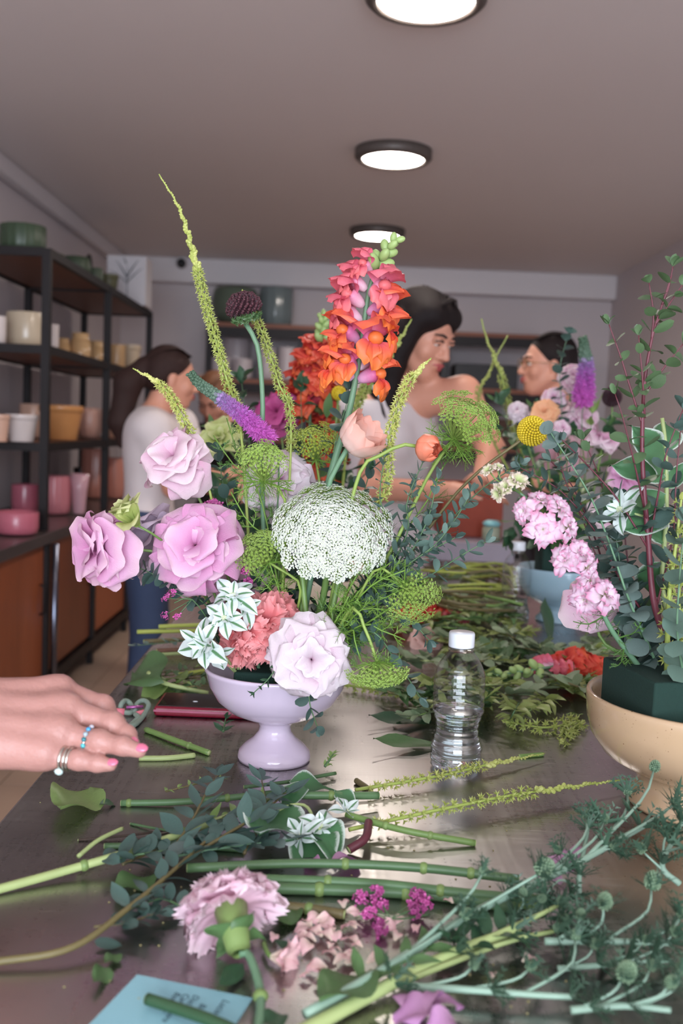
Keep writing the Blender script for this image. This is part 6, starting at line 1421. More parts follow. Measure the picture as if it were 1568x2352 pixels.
# ---- thistle (eryngium) branches
m_ery = mat('eryngium_leaf', (66, 94, 74), 0.5, var=0.2, nscale=40, trans=0.12)
m_ery_st = mat('eryngium_stem', (136, 164, 144), 0.45, var=0.12, nscale=30)
m_ery_hd = mat('eryngium_head', ramp=[(0, (66, 96, 74)), (0.6, (104, 134, 98)), (1, (128, 152, 122))], rough=0.6, var=0.2, nscale=100)
def whorl_mesh(name, n, seed):
    mb = MB(); Rr = random.Random(seed)
    for k in range(n):
        a = 2*math.pi*k/n+Rr.uniform(-.25, .25); al = Rr.uniform(0.5, 1.25)
        d = np.array([math.cos(a)*math.sin(al), math.cos(al), math.sin(a)*math.sin(al)])
        g = MB().grid(leaf_fn(1, 0.15, peak=0.35, bend=Rr.uniform(-.4, .4), fold=0.3), 2, 6); M = np.array(mat4((0, 0, 0), d, (0, 1, 0.2), Rr.uniform(0.6, 1.1)))
        mb.put(g.v[0]@M[:3, :3].T+M[:3, 3], g.f)
        for q in (0.45, 0.65):                # side spines
            w = np.cross(d, (0, 1, 0.3)); w = nrm(w)
            for s_ in (-1, 1): mb.put([d*q+w*0.03*s_, d*(q+0.1)+w*0.03*s_, d*(q+0.16)+w*s_*0.2], [(0, 1, 2)])
    return mb.mesh(name, m_ery)
W_ER = [whorl_mesh('whorl%d' % i, n, i) for i, n in enumerate((12, 14, 11))]
def head_mesh(name):
    mb = MB().ball((0, 0.5, 0), (0.36, 0.36, 0.5), 10, 7, 0.2, ax=(0, 1, 0))
    for k in range(90):
        z = 1-1.7*(k+0.5)/90; r_ = math.sqrt(1-z*z); a = k*2.39996; q = np.array([r_*math.cos(a), z, r_*math.sin(a)])
        mb.stamp(TP_BUD, mat4(np.array([0, 0.5, 0])+q*np.array([0.33, 0.46, 0.33]), around(q, 1), q, 0.16), 0.9)
    return mb.mesh(name, m_ery_hd)
H_ER = head_mesh('thistlehead')
EG = 'thistle branches on the table'
def thistle(label, pts, r, nodes, sides, m=None):
    """nodes: (fraction, whorl size); sides: (fraction, (x, y, h) end, head size, whorl size)"""
    path = tx(pts, 30); rt = thing('thistle_branch', label, 'thistle', path[0]*np.array([1, 1, 0])+np.array([0, 0, TZ]), EG)
    MB().tube(path, [r, r*0.75], 8).build('stem', m or m_ery_st, rt)
    for f, s_ in nodes:
        i = min(int(f*29), 28); inst(R.choice(W_ER), 'bract_whorl', mat4(path[i], tangent(path, i)+0.6*up, around(up, R.uniform(0, 6)), s_), rt)
    for f, e, hs, ws in sides:
        i = max(0, min(int((f-0.2)*29), 28)); q = T(*e); mid = path[i]*0.45+q*0.55+tangent(path, i)*0.2*np.linalg.norm(q-path[i])
        MB().tube(spline([path[i], mid, q], 8), [r*0.5, r*0.34], 6).build('side_stem', m or m_ery_st, rt)
        d = nrm(q-mid)+0.35*up
        inst(R.choice(W_ER), 'bract_whorl', mat4(q, d, around(d, R.uniform(0, 6)), ws), rt)
        if hs: inst(H_ER, 'flower_head', mat4(q, d, around(d, 1), hs*0.85), rt)
thistle('longest blue green thistle branch rising to the beige bowl foot', [(700, 2330, 0.010), (900, 2215, 0.016), (1090, 2095, 0.024), (1310, 1990, 0.034), (1490, 1890, 0.045)], 0.0038, [(0.42, 0.022), (0.55, 0.024), (0.7, 0.024), (0.86, 0.030), (0.99, 0.034)],
        [(0.97, (1500, 1772, 0.085), 0.014, 0.010), (0.97, (1440, 1825, 0.06), 0.012, 0.026), (0.97, (1545, 1850, 0.06), 0.012, 0.030), (0.85, (1385, 1890, 0.05), 0.012, 0.028), (0.85, (1345, 1880, 0.05), 0.010, 0.022), (0.6, (1232, 2010, 0.05), 0.020, 0.030), (0.45, (1105, 2010, 0.05), 0.010, 0.020), (0.35, (1060, 2110, 0.03), 0.012, 0.024)])
thistle('pale green thick thistle branch along the bottom', [(640, 2400, 0.006), (850, 2285, 0.008), (1040, 2190, 0.014), (1190, 2135, 0.018)], 0.0056, [(0.45, 0.03), (0.75, 0.03), (0.98, 0.03)],
        [(0.6, (1270, 2140, 0.02), 0.012, 0.026), (0.98, (1280, 2080, 0.03), 0.012, 0.026)], m_stem_pale)
thistle('blue green thistle twig lying flat at bottom right', [(940, 2265, 0.008), (1100, 2275, 0.010), (1230, 2285, 0.010), (1320, 2290, 0.010)], 0.0030, [(0.5, 0.026), (0.98, 0.024)],
        [(0.55, (1210, 2230, 0.02), 0.010, 0.022), (0.9, (1320, 2160, 0.03), 0.010, 0.024), (0.3, (1080, 2225, 0.02), 0.010, 0.020)])
thistle('straight pale blue thistle twig pointing right', [(1250, 2162, 0.016), (1400, 2162, 0.020), (1540, 2166, 0.024)], 0.0032, [(0.3, 0.026), (0.98, 0.030)],
        [(0.5, (1385, 2090, 0.045), 0.016, 0.026), (0.7, (1495, 2045, 0.05), 0.018, 0.024), (0.95, (1560, 2110, 0.04), 0.012, 0.030), (0.3, (1330, 2110, 0.04), 0.010, 0.024)])
thistle('thistle twig with blue heads in the bottom right corner', [(1310, 2320, 0.010), (1430, 2310, 0.014), (1540, 2320, 0.016)], 0.0030, [(0.2, 0.026), (0.6, 0.026)],
        [(0.3, (1425, 2255, 0.03), 0.018, 0.028), (0.5, (1490, 2230, 0.03), 0.010, 0.022), (0.8, (1530, 2270, 0.03), 0.012, 0.024), (0.9, (1560, 2240, 0.03), 0.012, 0.028)])
thistle('tall thistle twig before the beige bowl at right edge', [(1560, 2030, 0.016), (1520, 1990, 0.03), (1545, 1930, 0.045), (1570, 1880, 0.06)], 0.0030, [(0.3, 0.03), (0.6, 0.032), (0.95, 0.034)],
        [(0.4, (1480, 1960, 0.04), 0.012, 0.030), (0.5, (1530, 1920, 0.05), 0.012, 0.030), (0.7, (1580, 1960, 0.05), 0.012, 0.030)])
thistle('short thistle twig left of the tall thistle twig', [(1330, 2060, 0.014), (1330, 2010, 0.03), (1345, 1930, 0.04), (1350, 1895, 0.045)], 0.0026, [(0.2, 0.026), (0.95, 0.026)],
        [(0.5, (1290, 1960, 0.04), 0.010, 0.024), (0.6, (1400, 1950, 0.04), 0.010, 0.026), (0.3, (1250, 2060, 0.03), 0.010, 0.024)])
thistle('dark thistle litter under the straight pale twig', [(1280, 2225, 0.006), (1400, 2215, 0.008), (1540, 2205, 0.010)], 0.0026, [(0.1, 0.03), (0.35, 0.032), (0.6, 0.032), (0.85, 0.032)],
        [(0.3, (1360, 2180, 0.02), 0.010, 0.028), (0.6, (1470, 2170, 0.02), 0.010, 0.030), (0.8, (1540, 2150, 0.03), 0.010, 0.030)])
thistle('thistle twig between mauve petal and jointed stems', [(1150, 2120, 0.008), (1230, 2090, 0.014), (1320, 2060, 0.02)], 0.0026, [(0.2, 0.026), (0.6, 0.028), (0.95, 0.028)],
        [(0.4, (1200, 2060, 0.03), 0.010, 0.024), (0.7, (1290, 2110, 0.02), 0.012, 0.026)])
tbranch('dark pointed leaves beneath the pale thistle branch', [(1000, 2170, 0.006), (1080, 2180, 0.010), (1160, 2160, 0.010)], L_LANCE_DK, 5, 0.035, 0.03, m_stem_dk, 0.002, 60, 0.0)
tbranch('dark leaf cluster along the bottom thistle stem', [(830, 2270, 0.006), (900, 2240, 0.010), (980, 2200, 0.010)], L_LANCE_DK+L_LANCE, 4, 0.03, 0.028, m_stem_dk, 0.002, 60, 0.0)

# ---- heap of greens in the middle distance
HG = 'greens heaped behind the bottle'
labs = ['leafy cutting in the heap of greens behind the water bottle']
for k in range(46):
    x = R.uniform(930, 1390); y = R.uniform(1450, 1640)
    x1 = x+R.uniform(-170, 170); y1 = y+R.uniform(-45, 45)
    S = R.choice([L_LANCE, L_HEAP, L_HEAP, L_HEAP2, L_EUC_GR, L_HEAP, L_HEAP2])
    kd = {id(L_LANCE): 'dark narrow leaved', id(L_HEAP): 'pale narrow leaved', id(L_HEAP2): 'pale oval leaved', id(L_EUC_GR): 'olive oval leaved'}[id(S)]
    xm = (x+min(1400, max(905, x1)))/2; pl = 'left of the bottle' if xm < 1000 else 'right behind the bottle' if xm < 1110 else 'beside the lying red snapdragon' if xm < 1260 else 'next to the beige bowl'
    tbranch('%s cutting %s, %s of greens heap' % (kd, pl, 'near side' if y+y1 > 3090 else 'far side'), [(x, y, 0.004), ((x+x1)/2, (y+y1)/2, R.uniform(0.01, 0.035)), (min(1400, max(905, x1)), y1, 0.01)], S, 12, 0.040, 0.028, R.choice([m_stem, m_stem_dk, m_stem_pale, m_stem_olive]), 0.002, 50, 0.05, HG)
for k in range(28):
    x = R.uniform(900, 1160); y = R.uniform(1330, 1440); x1 = x+R.uniform(-200, 200); y1 = y+R.uniform(-30, 30)
    S = R.choice([L_LANCE, L_HEAP, L_HEAP, L_HEAP2]); kd = {id(L_LANCE): 'green narrow leaved', id(L_HEAP): 'pale narrow leaved', id(L_HEAP2): 'pale oval leaved'}[id(S)]
    xm = (x+min(1175, max(880, x1)))/2
    tbranch('%s cutting in far heap of greens, %s' % (kd, 'nearest the bouquet' if xm < 1010 else 'above the bottle cap' if xm < 1110 else 'nearest the pale blue bowl'), [(x, y, 0.004), ((x+x1)/2, (y+y1)/2, R.uniform(0.02, 0.06)), (min(1175, max(880, x1)), y1, 0.01)], S, 8, 0.045, 0.030, R.choice([m_stem, m_stem_pale, m_stem_olive]), 0.003, 45, 0.05, 'greens heaped at the far end of the table')
m_stem_yg = mat('stem_yellow_green', (168, 180, 84), 0.5, var=0.15)
for k in range(30):
    x = R.uniform(960, 1080); y = R.uniform(1300, 1385)
    stick('long thin green stem in the bundle at the far end of table', [(x, y, 0.005+0.003*k), (x+R.uniform(60, 120), y+R.uniform(-20, 30), 0.01+0.003*k), (min(1185, x+R.uniform(120, 220)), y+R.uniform(-10, 50), 0.004+0.002*k)], 0.0034, R.choice([m_stem_yg, m_stem, m_stem_olive]), (), group='bundle of thin stems at the far table end', cut=False, nn=10)
for (lab, pts, f0, f1, n, sets, b_) in (('red snapdragon lying in the greens behind the bottle', [(1400, 1540, 0.012), (1270, 1548, 0.025), (1190, 1560, 0.02), (1110, 1570, 0.012)], 0.15, 0.62, 20, F_SNAPR, 14), ('red snapdragon lying far behind the bottle cap', [(900, 1430, 0.01), (990, 1425, 0.02), (1080, 1430, 0.015), (1150, 1432, 0.01)], 0.05, 0.6, 18, F_SNAPR, 10)):
    path = tx(pts, 40); path = [q+np.array([0, 0, 0.012]) for q in path]; rt = plant('snapdragon', lab, 'flower', path[0]-np.array([0, 0, 0.012]), 'snapdragons lying on the table')
    snapdragon(rt, path, [(f0+(f1-f0)*k/n, R.uniform(20, 160) if k % 2 else R.uniform(200, 340), sets if k < n*0.7 else F_SNAPP, 1.05-0.4*k/n) for k in range(n)], 0.030, sets, R, buds=b_, rst=0.003, bud_from=f1, bsize=0.022)
c = T(1348, 1528, 0.03); rt = plant('snapdragon_floret', 'single orange red snapdragon bloom standing left of the foam', 'flower', T(1348, 1540), 'snapdragons lying on the table')
for q in range(3): inst(F_SNAPR[q], 'floret', mat4(c-np.array([0, 0, 0.012]), (math.cos(q*2.1)*0.6, -0.6, 0.5+0.2*q), (0, 0, 1), 0.026), rt)
simple = plant('garden_rose', 'peach rose head lying between the dill and bottle cap', 'flower', T(975, 1480), 'roses lying on the table')
head(simple, T(975, 1478, 0.006), (0.1, -0.6, 0.7), [(4, 20, 0.03, 0, 0), (5, 45, 0.036, 0, 0.5), (6, 75, 0.038, 0, 0.2)], pset('roselie', mat('rose_peach', ramp=[(0, (226, 170, 156)), (1, (238, 200, 190))], rough=0.55, var=0.06, trans=0.25), **kw), R)
# left middle: big leaves and stems behind the bowl
LG = 'cuttings behind the phone'
rt = thing('leafy_cutting', 'pale stem with broad rounded green leaves behind the phone', 'foliage', T(470, 1590), LG)
pth = tx([(478, 1592, 0.006), (420, 1580, 0.014), (375, 1568, 0.02), (340, 1545, 0.028)], 16); MB().tube(pth, 0.0035, 8).build('stem', m_stem_pale, rt)
for (x0, y0, x1, y1, h_, s_, rr_) in ((372, 1560, 285, 1520, 0.03, 1.15, 0.5), (385, 1572, 325, 1590, 0.012, 1.3, -0.3), (400, 1578, 460, 1590, 0.01, 1.3, -0.3), (380, 1568, 400, 1540, 0.02, 1.4, 0.4), (420, 1582, 350, 1600, 0.006, 1.0, -0.2)):
    a, b = T(x0, y0, h_), T(x1, y1, h_); inst(R.choice(L_BROAD+L_BROAD_LT), 'leaf', mat4(a, b-a, up+toward*(0.6+rr_), np.linalg.norm(b-a)*s_*0.85), rt)
for k, (lab, x0, y0, x1, y1, h_, mm) in enumerate((('yellow green cut stem end sticking out farthest left', 315, 1456, 500, 1452, 0.02, m_stem_yg), ('upper yellow green cut stem left of the bowl', 365, 1444, 520, 1438, 0.03, m_stem_yg), ('thin cut stem between broad leaves and variegated bracts', 345, 1508, 520, 1500, 0.006, m_stem_pale), ('brown woody stem behind the broad leaves', 360, 1500, 520, 1492, 0.012, mat('bark_brown', (104, 72, 54), 0.7, var=0.3, nscale=60)), ('pale stem touching the left bowl rim', 410, 1556, 480, 1545, 0.01, m_stem_yg), ('dull green stem lying below the yellow green ones', 330, 1478, 520, 1470, 0.01, m_stem_olive))):
    stick(lab, [(x0, y0, h_), ((x0+x1)/2, (y0+y1)/2, h_), (x1, y1, h_)], 0.004, mm, (), group=LG, nn=8)
tbranch('grey eucalyptus twig lying below the yellow green stems', [(500, 1470, 0.012), (400, 1482, 0.014), (315, 1490, 0.012)], L_EUC, 11, 0.024, 0.018, m_stem_dk, 0.0016, 60, 0.05, LG)
for k in range(10):
    x = R.uniform(330, 520); y = R.uniform(1500, 1590)
    tbranch('small leafy scrap lying between the broad leaves and bowl', [(x, y, 0.003), (x+40, y-4, 0.012), (x+80, y-8, 0.006)], R.choice([L_LANCE, L_LANCE_LT, L_EUC_GR]), 5, 0.022, 0.016, m_stem_olive, 0.0014, 50, 0.0, 'leafy scraps left of the bowl', nn=10)

# ================================================================== water bottle
BTc = T(1045, 1764); BTX, BTY = BTc[0], BTc[1]
zt_ = P(1054, 1452, BTY)[2]; HB = zt_-TZ
def pet(name, tint, gl=0.06):
    m = bpy.data.materials.new(name); m.use_nodes = True; N = m.node_tree.nodes; Lk = m.node_tree.links
    for n_ in list(N):
        if n_.type == 'BSDF_PRINCIPLED': N.remove(n_)
    out = N['Material Output']; tr = N.new('ShaderNodeBsdfTransparent'); tr.inputs[0].default_value = tint
    g = N.new('ShaderNodeBsdfGlossy'); g.inputs['Roughness'].default_value = gl
    fr = N.new('ShaderNodeLayerWeight'); fr.inputs[0].default_value = 0.5
    po = N.new('ShaderNodeMath'); po.operation = 'POWER'; po.inputs[1].default_value = 3.0; Lk.new(fr.outputs['Facing'], po.inputs[0])
    mu = N.new('ShaderNodeMath'); mu.operation = 'MULTIPLY_ADD'; mu.inputs[1].default_value = 0.9; mu.inputs[2].default_value = 0.07; Lk.new(po.outputs[0], mu.inputs[0])
    mx = N.new('ShaderNodeMixShader'); Lk.new(mu.outputs[0], mx.inputs[0]); Lk.new(tr.outputs[0], mx.inputs[1]); Lk.new(g.outputs[0], mx.inputs[2]); Lk.new(mx.outputs[0], out.inputs[0])
    return m
m_pet = pet('clear_plastic', (0.965, 0.97, 0.975, 1))
m_water = mat('water', (238, 244, 246), 0.0, var=0.0)
_w = m_water.node_tree.nodes['Principled BSDF']; _w.inputs['Transmission Weight'].default_value = 1.0; _w.inputs['IOR'].default_value = 1.33
m_cap = mat('white_cap', (232, 234, 240), 0.35, var=0.02)
def bottle(label, c, H, water_f, group=None):
    t = thing('water_bottle', label, 'bottle', c, group)
    r0 = 0.0325; pr = []
    def R_(f):
        if f < 0.03: return r0*(0.86+0.12*f/0.03)
        if f < 0.17: return r0*(0.98-0.02*math.sin((f-0.03)*90))
        if f < 0.42: return r0*(0.97-0.15*math.sin(math.pi*(f-0.17)/0.25)+0.012*math.sin((f-0.17)*130))
        if f < 0.66: return r0*(0.985+0.014*math.sin((f-0.42)*125))
        if f < 0.875: return r0*(0.985-0.60*((f-0.66)/0.215)**1.9)
        return r0*0.385
    fs_ = np.linspace(0, 0.90, 120)
    wall = [(0.0, 0.006), (r0*0.5, 0.003), (r0*0.8, 0.0005)]+[(R_(f), max(0.0006, f*H)) for f in fs_]
    MB().lathe(wall, 48, c).build('bottle_wall', m_pet, t)
    wf = [f for f in np.linspace(0.012, water_f, 60)]
    wp = [(0.0, 0.0085)]+[(R_(f)-0.0012, max(0.004, f*H)) for f in wf]+[(0.0, water_f*H)]
    MB().lathe(wp, 48, c).build('water', m_water, t)
    cz = 0.895*H
    MB().lathe([(r0*0.44, cz-0.006), (r0*0.50, cz-0.005), (r0*0.50, cz-0.002), (r0*0.42, cz-0.001)], 40, c).build('neck_ring', m_pet, t)
    MB().lathe([(r0*0.49, cz), (r0*0.50, cz+0.001), (r0*0.50, H-0.002), (r0*0.47, H), (0, H)], 60, c, 0).build('cap', m_cap, t)
    return t
bottle('clear half full water bottle with white cap on the steel table', np.array([BTX, BTY, TZ+0.0004]), HB, 0.44)
c2 = T(1180, 1432); bottle('blurred clear bottle standing left of the pale blue bowl', np.array([c2[0], c2[1], TZ+0.0004]), 0.185, 0.3)

# ================================================================== phone with red case
fl_ = T(352, 1646); ph = thing('phone', 'dark phone in a red translucent case lying behind the bowl', 'phone', fl_)
d1 = nrm(np.array([1, -0.012, 0])); d2 = np.array([0.012, 1, 0])
def slab(o, l, w, z0, z1):
    V = [o, o+d1*l, o+d1*l+d2*w, o+d2*w]; V = [np.array([q[0], q[1], z0]) for q in V]+[np.array([q[0], q[1], z1]) for q in V]
    return MB().put(V, [(3, 2, 1, 0), (4, 5, 6, 7), (0, 1, 5, 4), (1, 2, 6, 5), (2, 3, 7, 6), (3, 0, 4, 7)])
m_case = mat('red_case', (128, 22, 46), 0.2, var=0.1)
slab(fl_, 0.155, 0.078, TZ+0.0006, TZ+0.0150).build('case', m_case, ph, bevel=0.004)
slab(fl_+d1*0.005+d2*0.004, 0.145, 0.070, TZ+0.0148, TZ+0.0158).build('screen', mat('phone_screen', (30, 22, 20), 0.08), ph, bevel=0.0004)
slab(fl_+d1*0.0+d2*(-0.0006), 0.155, 0.0010, TZ+0.0075, TZ+0.0105).build('edge_band', mat('case_pink', (176, 96, 120), 0.3), ph, smooth=False)
q = fl_+d1*0.055+d2*0.03; MB().ball((q[0], q[1], TZ+0.0162), (0.004, 0.002, 0.0006), 10, 4).build('petal_fleck', m_cap, ph)
# ---- keychain lanyard
def kp(x, y, h=0.005): return T(x/2.8, 1480+y/2.8, h)
kc_ = thing('lanyard', 'sage green cord lanyard with pink bands beside the phone', 'lanyard', T(285, 1640))
m_cord = mat('sage_cord', (138, 156, 142), 0.75, bump=0.6, bscale=900, var=0.08); m_band = mat('pink_band', (222, 122, 136), 0.6)
MB().tube(spline([kp(700, 440), kp(760, 432), kp(830, 440), kp(855, 425), kp(835, 378, 0.012), kp(805, 362, 0.016), kp(780, 385, 0.014), kp(772, 420, 0.006)], 30), 0.0036, 10).build('cord_loop', m_cord, kc_)
MB().tube(spline([kp(868, 440), kp(880, 385, 0.012), kp(920, 360, 0.016), kp(955, 385, 0.014), kp(940, 430, 0.008), kp(905, 480), kp(860, 520), kp(800, 530)], 34), 0.0036, 10).build('cord_loop', m_cord, kc_)
MB().tube(spline([kp(820, 540, 0.004), kp(860, 500, 0.004), kp(890, 470, 0.006), kp(870, 450, 0.006)], 16), 0.0036, 10).build('cord_loop', m_cord, kc_)
for (x0, y0, x1, y1) in ((742, 432, 800, 436), (930, 440, 880, 455)): MB().tube([kp(x0, y0), kp((x0+x1)/2, (y0+y1)/2, 0.0055), kp(x1, y1)], 0.0052, 12).build('band', m_band, kc_)
MB().tube([kp(812, 405, 0.012), kp(920, 400, 0.012)], 0.0022, 10).build('metal_bar', mat('mauve_metal', (176, 100, 160), 0.3, metal=0.6), kc_)

# ================================================================== blue note card
a, b = T(315, 2238, 0.0008), T(580, 2292, 0.0008); le = T(205, 2352, 0.0008)-a; re = T(541, 2352, 0.0008)-b
le = nrm(le)*0.13; re = nrm(re)*0.13
nc = thing('note_card', 'pale blue card with pencilled handwriting at the bottom edge', 'card', (a+b)/2)
V = [a, b, b+re, a+le]; V = [q-np.array([0, 0, 0.0006]) for q in V]+V
MB().put(V, [(0, 1, 2, 3), (7, 6, 5, 4), (0, 4, 5, 1), (1, 5, 6, 2), (2, 6, 7, 3), (3, 7, 4, 0)]).build('paper', mat('blue_paper', (140, 190, 200), 0.75, var=0.03, nscale=60), nc, smooth=False)
m_pencil = mat('pencil', (58, 84, 100), 0.8)
ex = nrm(b-a)
for (x, y, txt, s_) in ((513, 2295, 'Lucia ?', 0.0085), (462, 2304, 'Bianca', 0.0075), (446, 2284, 'Dusty', 0.0075), (424, 2281, 'Carne Bora', 0.0075), (404, 2278, 'Bora', 0.0075), (388, 2310, '- C', 0.007)):
    cu = bpy.data.curves.new('handwriting', 'FONT'); cu.body = txt; cu.size = 1.0; cu.shear = 0.25; cu.extrude = 0.0; cu.space_character = 1.05
    o = bpy.data.objects.new('tmp_text', cu); COL.objects.link(o); bpy.context.view_layer.update()
    me = bpy.data.meshes.new_from_object(o.evaluated_get(bpy.context.evaluated_depsgraph_get())); bpy.data.objects.remove(o)
    me.materials.clear(); me.materials.append(m_pencil); me.name = 'handwriting'
    p_ = T(x, y, 0.0012); X_ = nrm(le*0.5+re*0.5); Z_ = up; Y_ = np.cross(Z_, X_)
    M = Matrix.Identity(4)
    for i in range(3): M[i][0] = X_[i]*s_; M[i][1] = Y_[i]*s_; M[i][2] = Z_[i]; M[i][3] = p_[i]
    inst(me, 'handwriting', M, nc)

# ================================================================== people
m_skin = mat('skin_warm', (206, 146, 122), 0.5, var=0.06, nscale=20)
m_skin2 = mat('skin_hand', (178, 130, 120), 0.45, var=0.12, nscale=45, sss=0.12, bump=0.35, bscale=260)
m_lip = mat('lips', (178, 84, 84), 0.4); m_eye = mat('eye_white', (226, 220, 214), 0.3); m_iris = mat('iris_dark', (40, 28, 22), 0.2); m_brow = mat('brow', (46, 32, 28), 0.8)
m_hair_b = mat('hair_black', (30, 21, 21), 0.62, spec=0.22, var=0.3, nscale=30, stretch=(30, 30, 2), bump=0.8, bscale=18)
m_hair_d = mat('hair_dark_brown', (46, 30, 27), 0.62, spec=0.22, var=0.3, nscale=30, stretch=(30, 30, 2), bump=0.8, bscale=18)
m_hair_l = mat('hair_light_brown', (120, 78, 52), 0.4, var=0.25, nscale=30, stretch=(30, 30, 2), bump=0.8, bscale=18)
m_tee = mat('white_cotton', (216, 206, 206), 0.85, var=0.04, nscale=10, bump=0.3, bscale=30)
m_jean = mat('blue_denim', (50, 66, 96), 0.8, var=0.15, nscale=25)
m_blacktop = mat('black_cotton', (32, 28, 30), 0.85); m_pinktop = mat('pink_cotton', (186, 146, 158), 0.8, var=0.05)
m_skirt = mat('grey_skirt', (190, 180, 182), 0.8, var=0.05); m_trouser = mat('dark_trousers', (52, 48, 54), 0.8)
m_shoe = mat('white_shoe', (214, 210, 206), 0.6)
def cut(axis_pt, nrm_):                         # keep the side the normal points away from
    p0 = np.asarray(axis_pt, float); n0 = np.asarray(nrm_, float)
    def fn(D, lo, h):
        I = np.indices(D.shape).astype(float); s_ = sum((lo[i]+h*I[i]-p0[i])*n0[i] for i in range(3)); return np.maximum(D, s_)
    return fn
def hand_prims(w, d, nn_, s_=1.0, curl=0.5):
    d = nrm(d); n_ = nrm(np.asarray(nn_)-d*np.dot(nn_, d)); sd = np.cross(d, n_); out = []
    k1 = {'k': 0.012}; k2 = {'k': 0.004}
    for q in (-0.024, -0.008, 0.008, 0.024): out.append(('c', w, w+d*0.085*s_+sd*q*s_, 0.017*s_, 0.0115*s_, k1))
    for q, L_ in ((-0.027, 0.068), (-0.009, 0.08), (0.009, 0.085), (0.027, 0.078)):
        p0 = w+d*0.085*s_+sd*q*s_; p1 = p0+(d*math.cos(curl*0.6)-n_*math.sin(curl*0.6))*L_*0.5*s_; p2 = p1+(d*math.cos(curl*1.6)-n_*math.sin(curl*1.6))*L_*0.5*s_
        out += [('c', p0, p1, 0.0095*s_, 0.008*s_, k2), ('c', p1, p2, 0.008*s_, 0.0062*s_, k2)]
    p0 = w+d*0.03*s_+sd*0.026*s_; p1 = p0+(d*0.6+sd*0.6-n_*0.3)*0.045*s_; p2 = p1+(d*0.9-n_*0.3)*0.03*s_
    return out+[('c', p0, p1, 0.013*s_, 0.010*s_, k2), ('c', p1, p2, 0.010*s_, 0.0075*s_, k2)]
def person(label, hc, face, body_yaw, ztop, arms, hair, hair_kind, top_m, sleeve, bottom_m, skirt=False, glasses=False, skin=None, lean=0.0):
    skin = skin or m_skin; H = ztop-ZF
    HR = rot_axes(face); hc = np.asarray(hc, float); hs = H*0.128/0.205
    def LM(x, y, z): return hc+HR@(np.array([x, y, z])*hs)
    bf = np.array([math.cos(body_yaw), math.sin(body_yaw), 0]); BR = rot_axes(bf); br_ = BR[:, 0]
    nb_ = LM(0, -0.035, -0.155); cx = nb_[:2]-bf[:2]*0.015
    def B(x, y, f): return np.array([cx[0], cx[1], 0])+br_*x*H+bf*y*H+np.array([0, 0, ZF+f*H])
    rt = thing('person', label, 'person', (cx[0], cx[1], ZF))
    neck_z = (nb_[2]-ZF)/H
    E = lambda c_, r_, **k_: ('e', c_, r_, dict(R=BR, **k_))
    EH = lambda c_, r_, **k_: ('e', LM(*c_), tuple(v*hs for v in r_), dict(R=HR, **k_))
    head_ = [EH((0, -0.014, 0.032), (0.071, 0.090, 0.083)), EH((0, 0.034, -0.030), (0.056, 0.056, 0.084), k=0.03), EH((0, 0.062, -0.090), (0.026, 0.024, 0.022), k=0.03),
             ('c', LM(0.052, 0.0, -0.05), LM(0.012, 0.062, -0.092), 0.022*hs, 0.018*hs, {'k': 0.02}), ('c', LM(-0.052, 0.0, -0.05), LM(-0.012, 0.062, -0.092), 0.022*hs, 0.018*hs, {'k': 0.02}),
             ('c', LM(0, 0.086, 0.012), LM(0, 0.108, -0.028), 0.007*hs, 0.0115*hs, {'k': 0.01}), EH((0.012, 0.095, -0.032), (0.009, 0.010, 0.008), k=0.006), EH((-0.012, 0.095, -0.032), (0.009, 0.010, 0.008), k=0.006),
             EH((0, 0.080, 0.026), (0.045, 0.014, 0.011), k=0.012), EH((0.037, 0.062, -0.028), (0.024, 0.022, 0.026), k=0.015), EH((-0.037, 0.062, -0.028), (0.024, 0.022, 0.026), k=0.015),
             EH((0.031, 0.100, 0.006), (0.017, 0.013, 0.011), sub=True, k=0.008), EH((-0.031, 0.100, 0.006), (0.017, 0.013, 0.011), sub=True, k=0.008),
             EH((0, 0.090, -0.058), (0.022, 0.012, 0.014), k=0.01),
             EH((0.072, -0.006, -0.012), (0.008, 0.018, 0.030), k=0.006), EH((-0.072, -0.006, -0.012), (0.008, 0.018, 0.030), k=0.006)]
    base = B(0, 0, neck_z-0.03)
    neck = [('c', LM(0, -0.02, -0.06), base, 0.050*hs, 0.056*hs, {'k': 0.02})]
    torso = [E(B(0, 0, 0.775), (0.105*H, 0.058*H, 0.05*H), k=0.05), E(B(0, 0.005, 0.715), (0.088*H, 0.066*H, 0.075*H), k=0.05), E(B(0.035, 0.045, 0.725), (0.036*H, 0.034*H, 0.034*H), k=0.03), E(B(-0.035, 0.045, 0.725), (0.036*H, 0.034*H, 0.034*H), k=0.03),
             E(B(0, 0, 0.63), (0.074*H, 0.055*H, 0.07*H), k=0.05)]
    hips = [E(B(0, -0.008, 0.53), (0.094*H, 0.072*H, 0.07*H), k=0.05)]
    legs = []
    for s_ in (-1, 1):
        legs += [('c', B(s_*0.048, 0, 0.50), B(s_*0.046, 0.008, 0.285), 0.052*H, 0.034*H, {'k': 0.03}), ('c', B(s_*0.046, 0.008, 0.285), B(s_*0.046, -0.015, 0.05), 0.034*H, 0.021*H, {'k': 0.02})]
    feet = [('c', B(s_*0.046, -0.02, 0.03), B(s_*0.052, 0.08, 0.02), 0.022*H, 0.019*H, {'k': 0.02}) for s_ in (-1, 1)]
    ap = []; sl = []
    for (sh, el, wr, hd, hn) in arms:
        sh, el, wr = map(lambda v: np.asarray(v, float), (sh, el, wr))
        ap += [('c', B(0, 0, 0.79), sh, 0.035*H, 0.031*H, {'k': 0.03}), ('c', sh, el, 0.0315*H, 0.0235*H, {'k': 0.02}), ('c', el, wr, 0.0235*H, 0.0155*H, {'k': 0.015})]+hand_prims(wr, hd, hn, H/1.75)
        sl.append((sh, el))
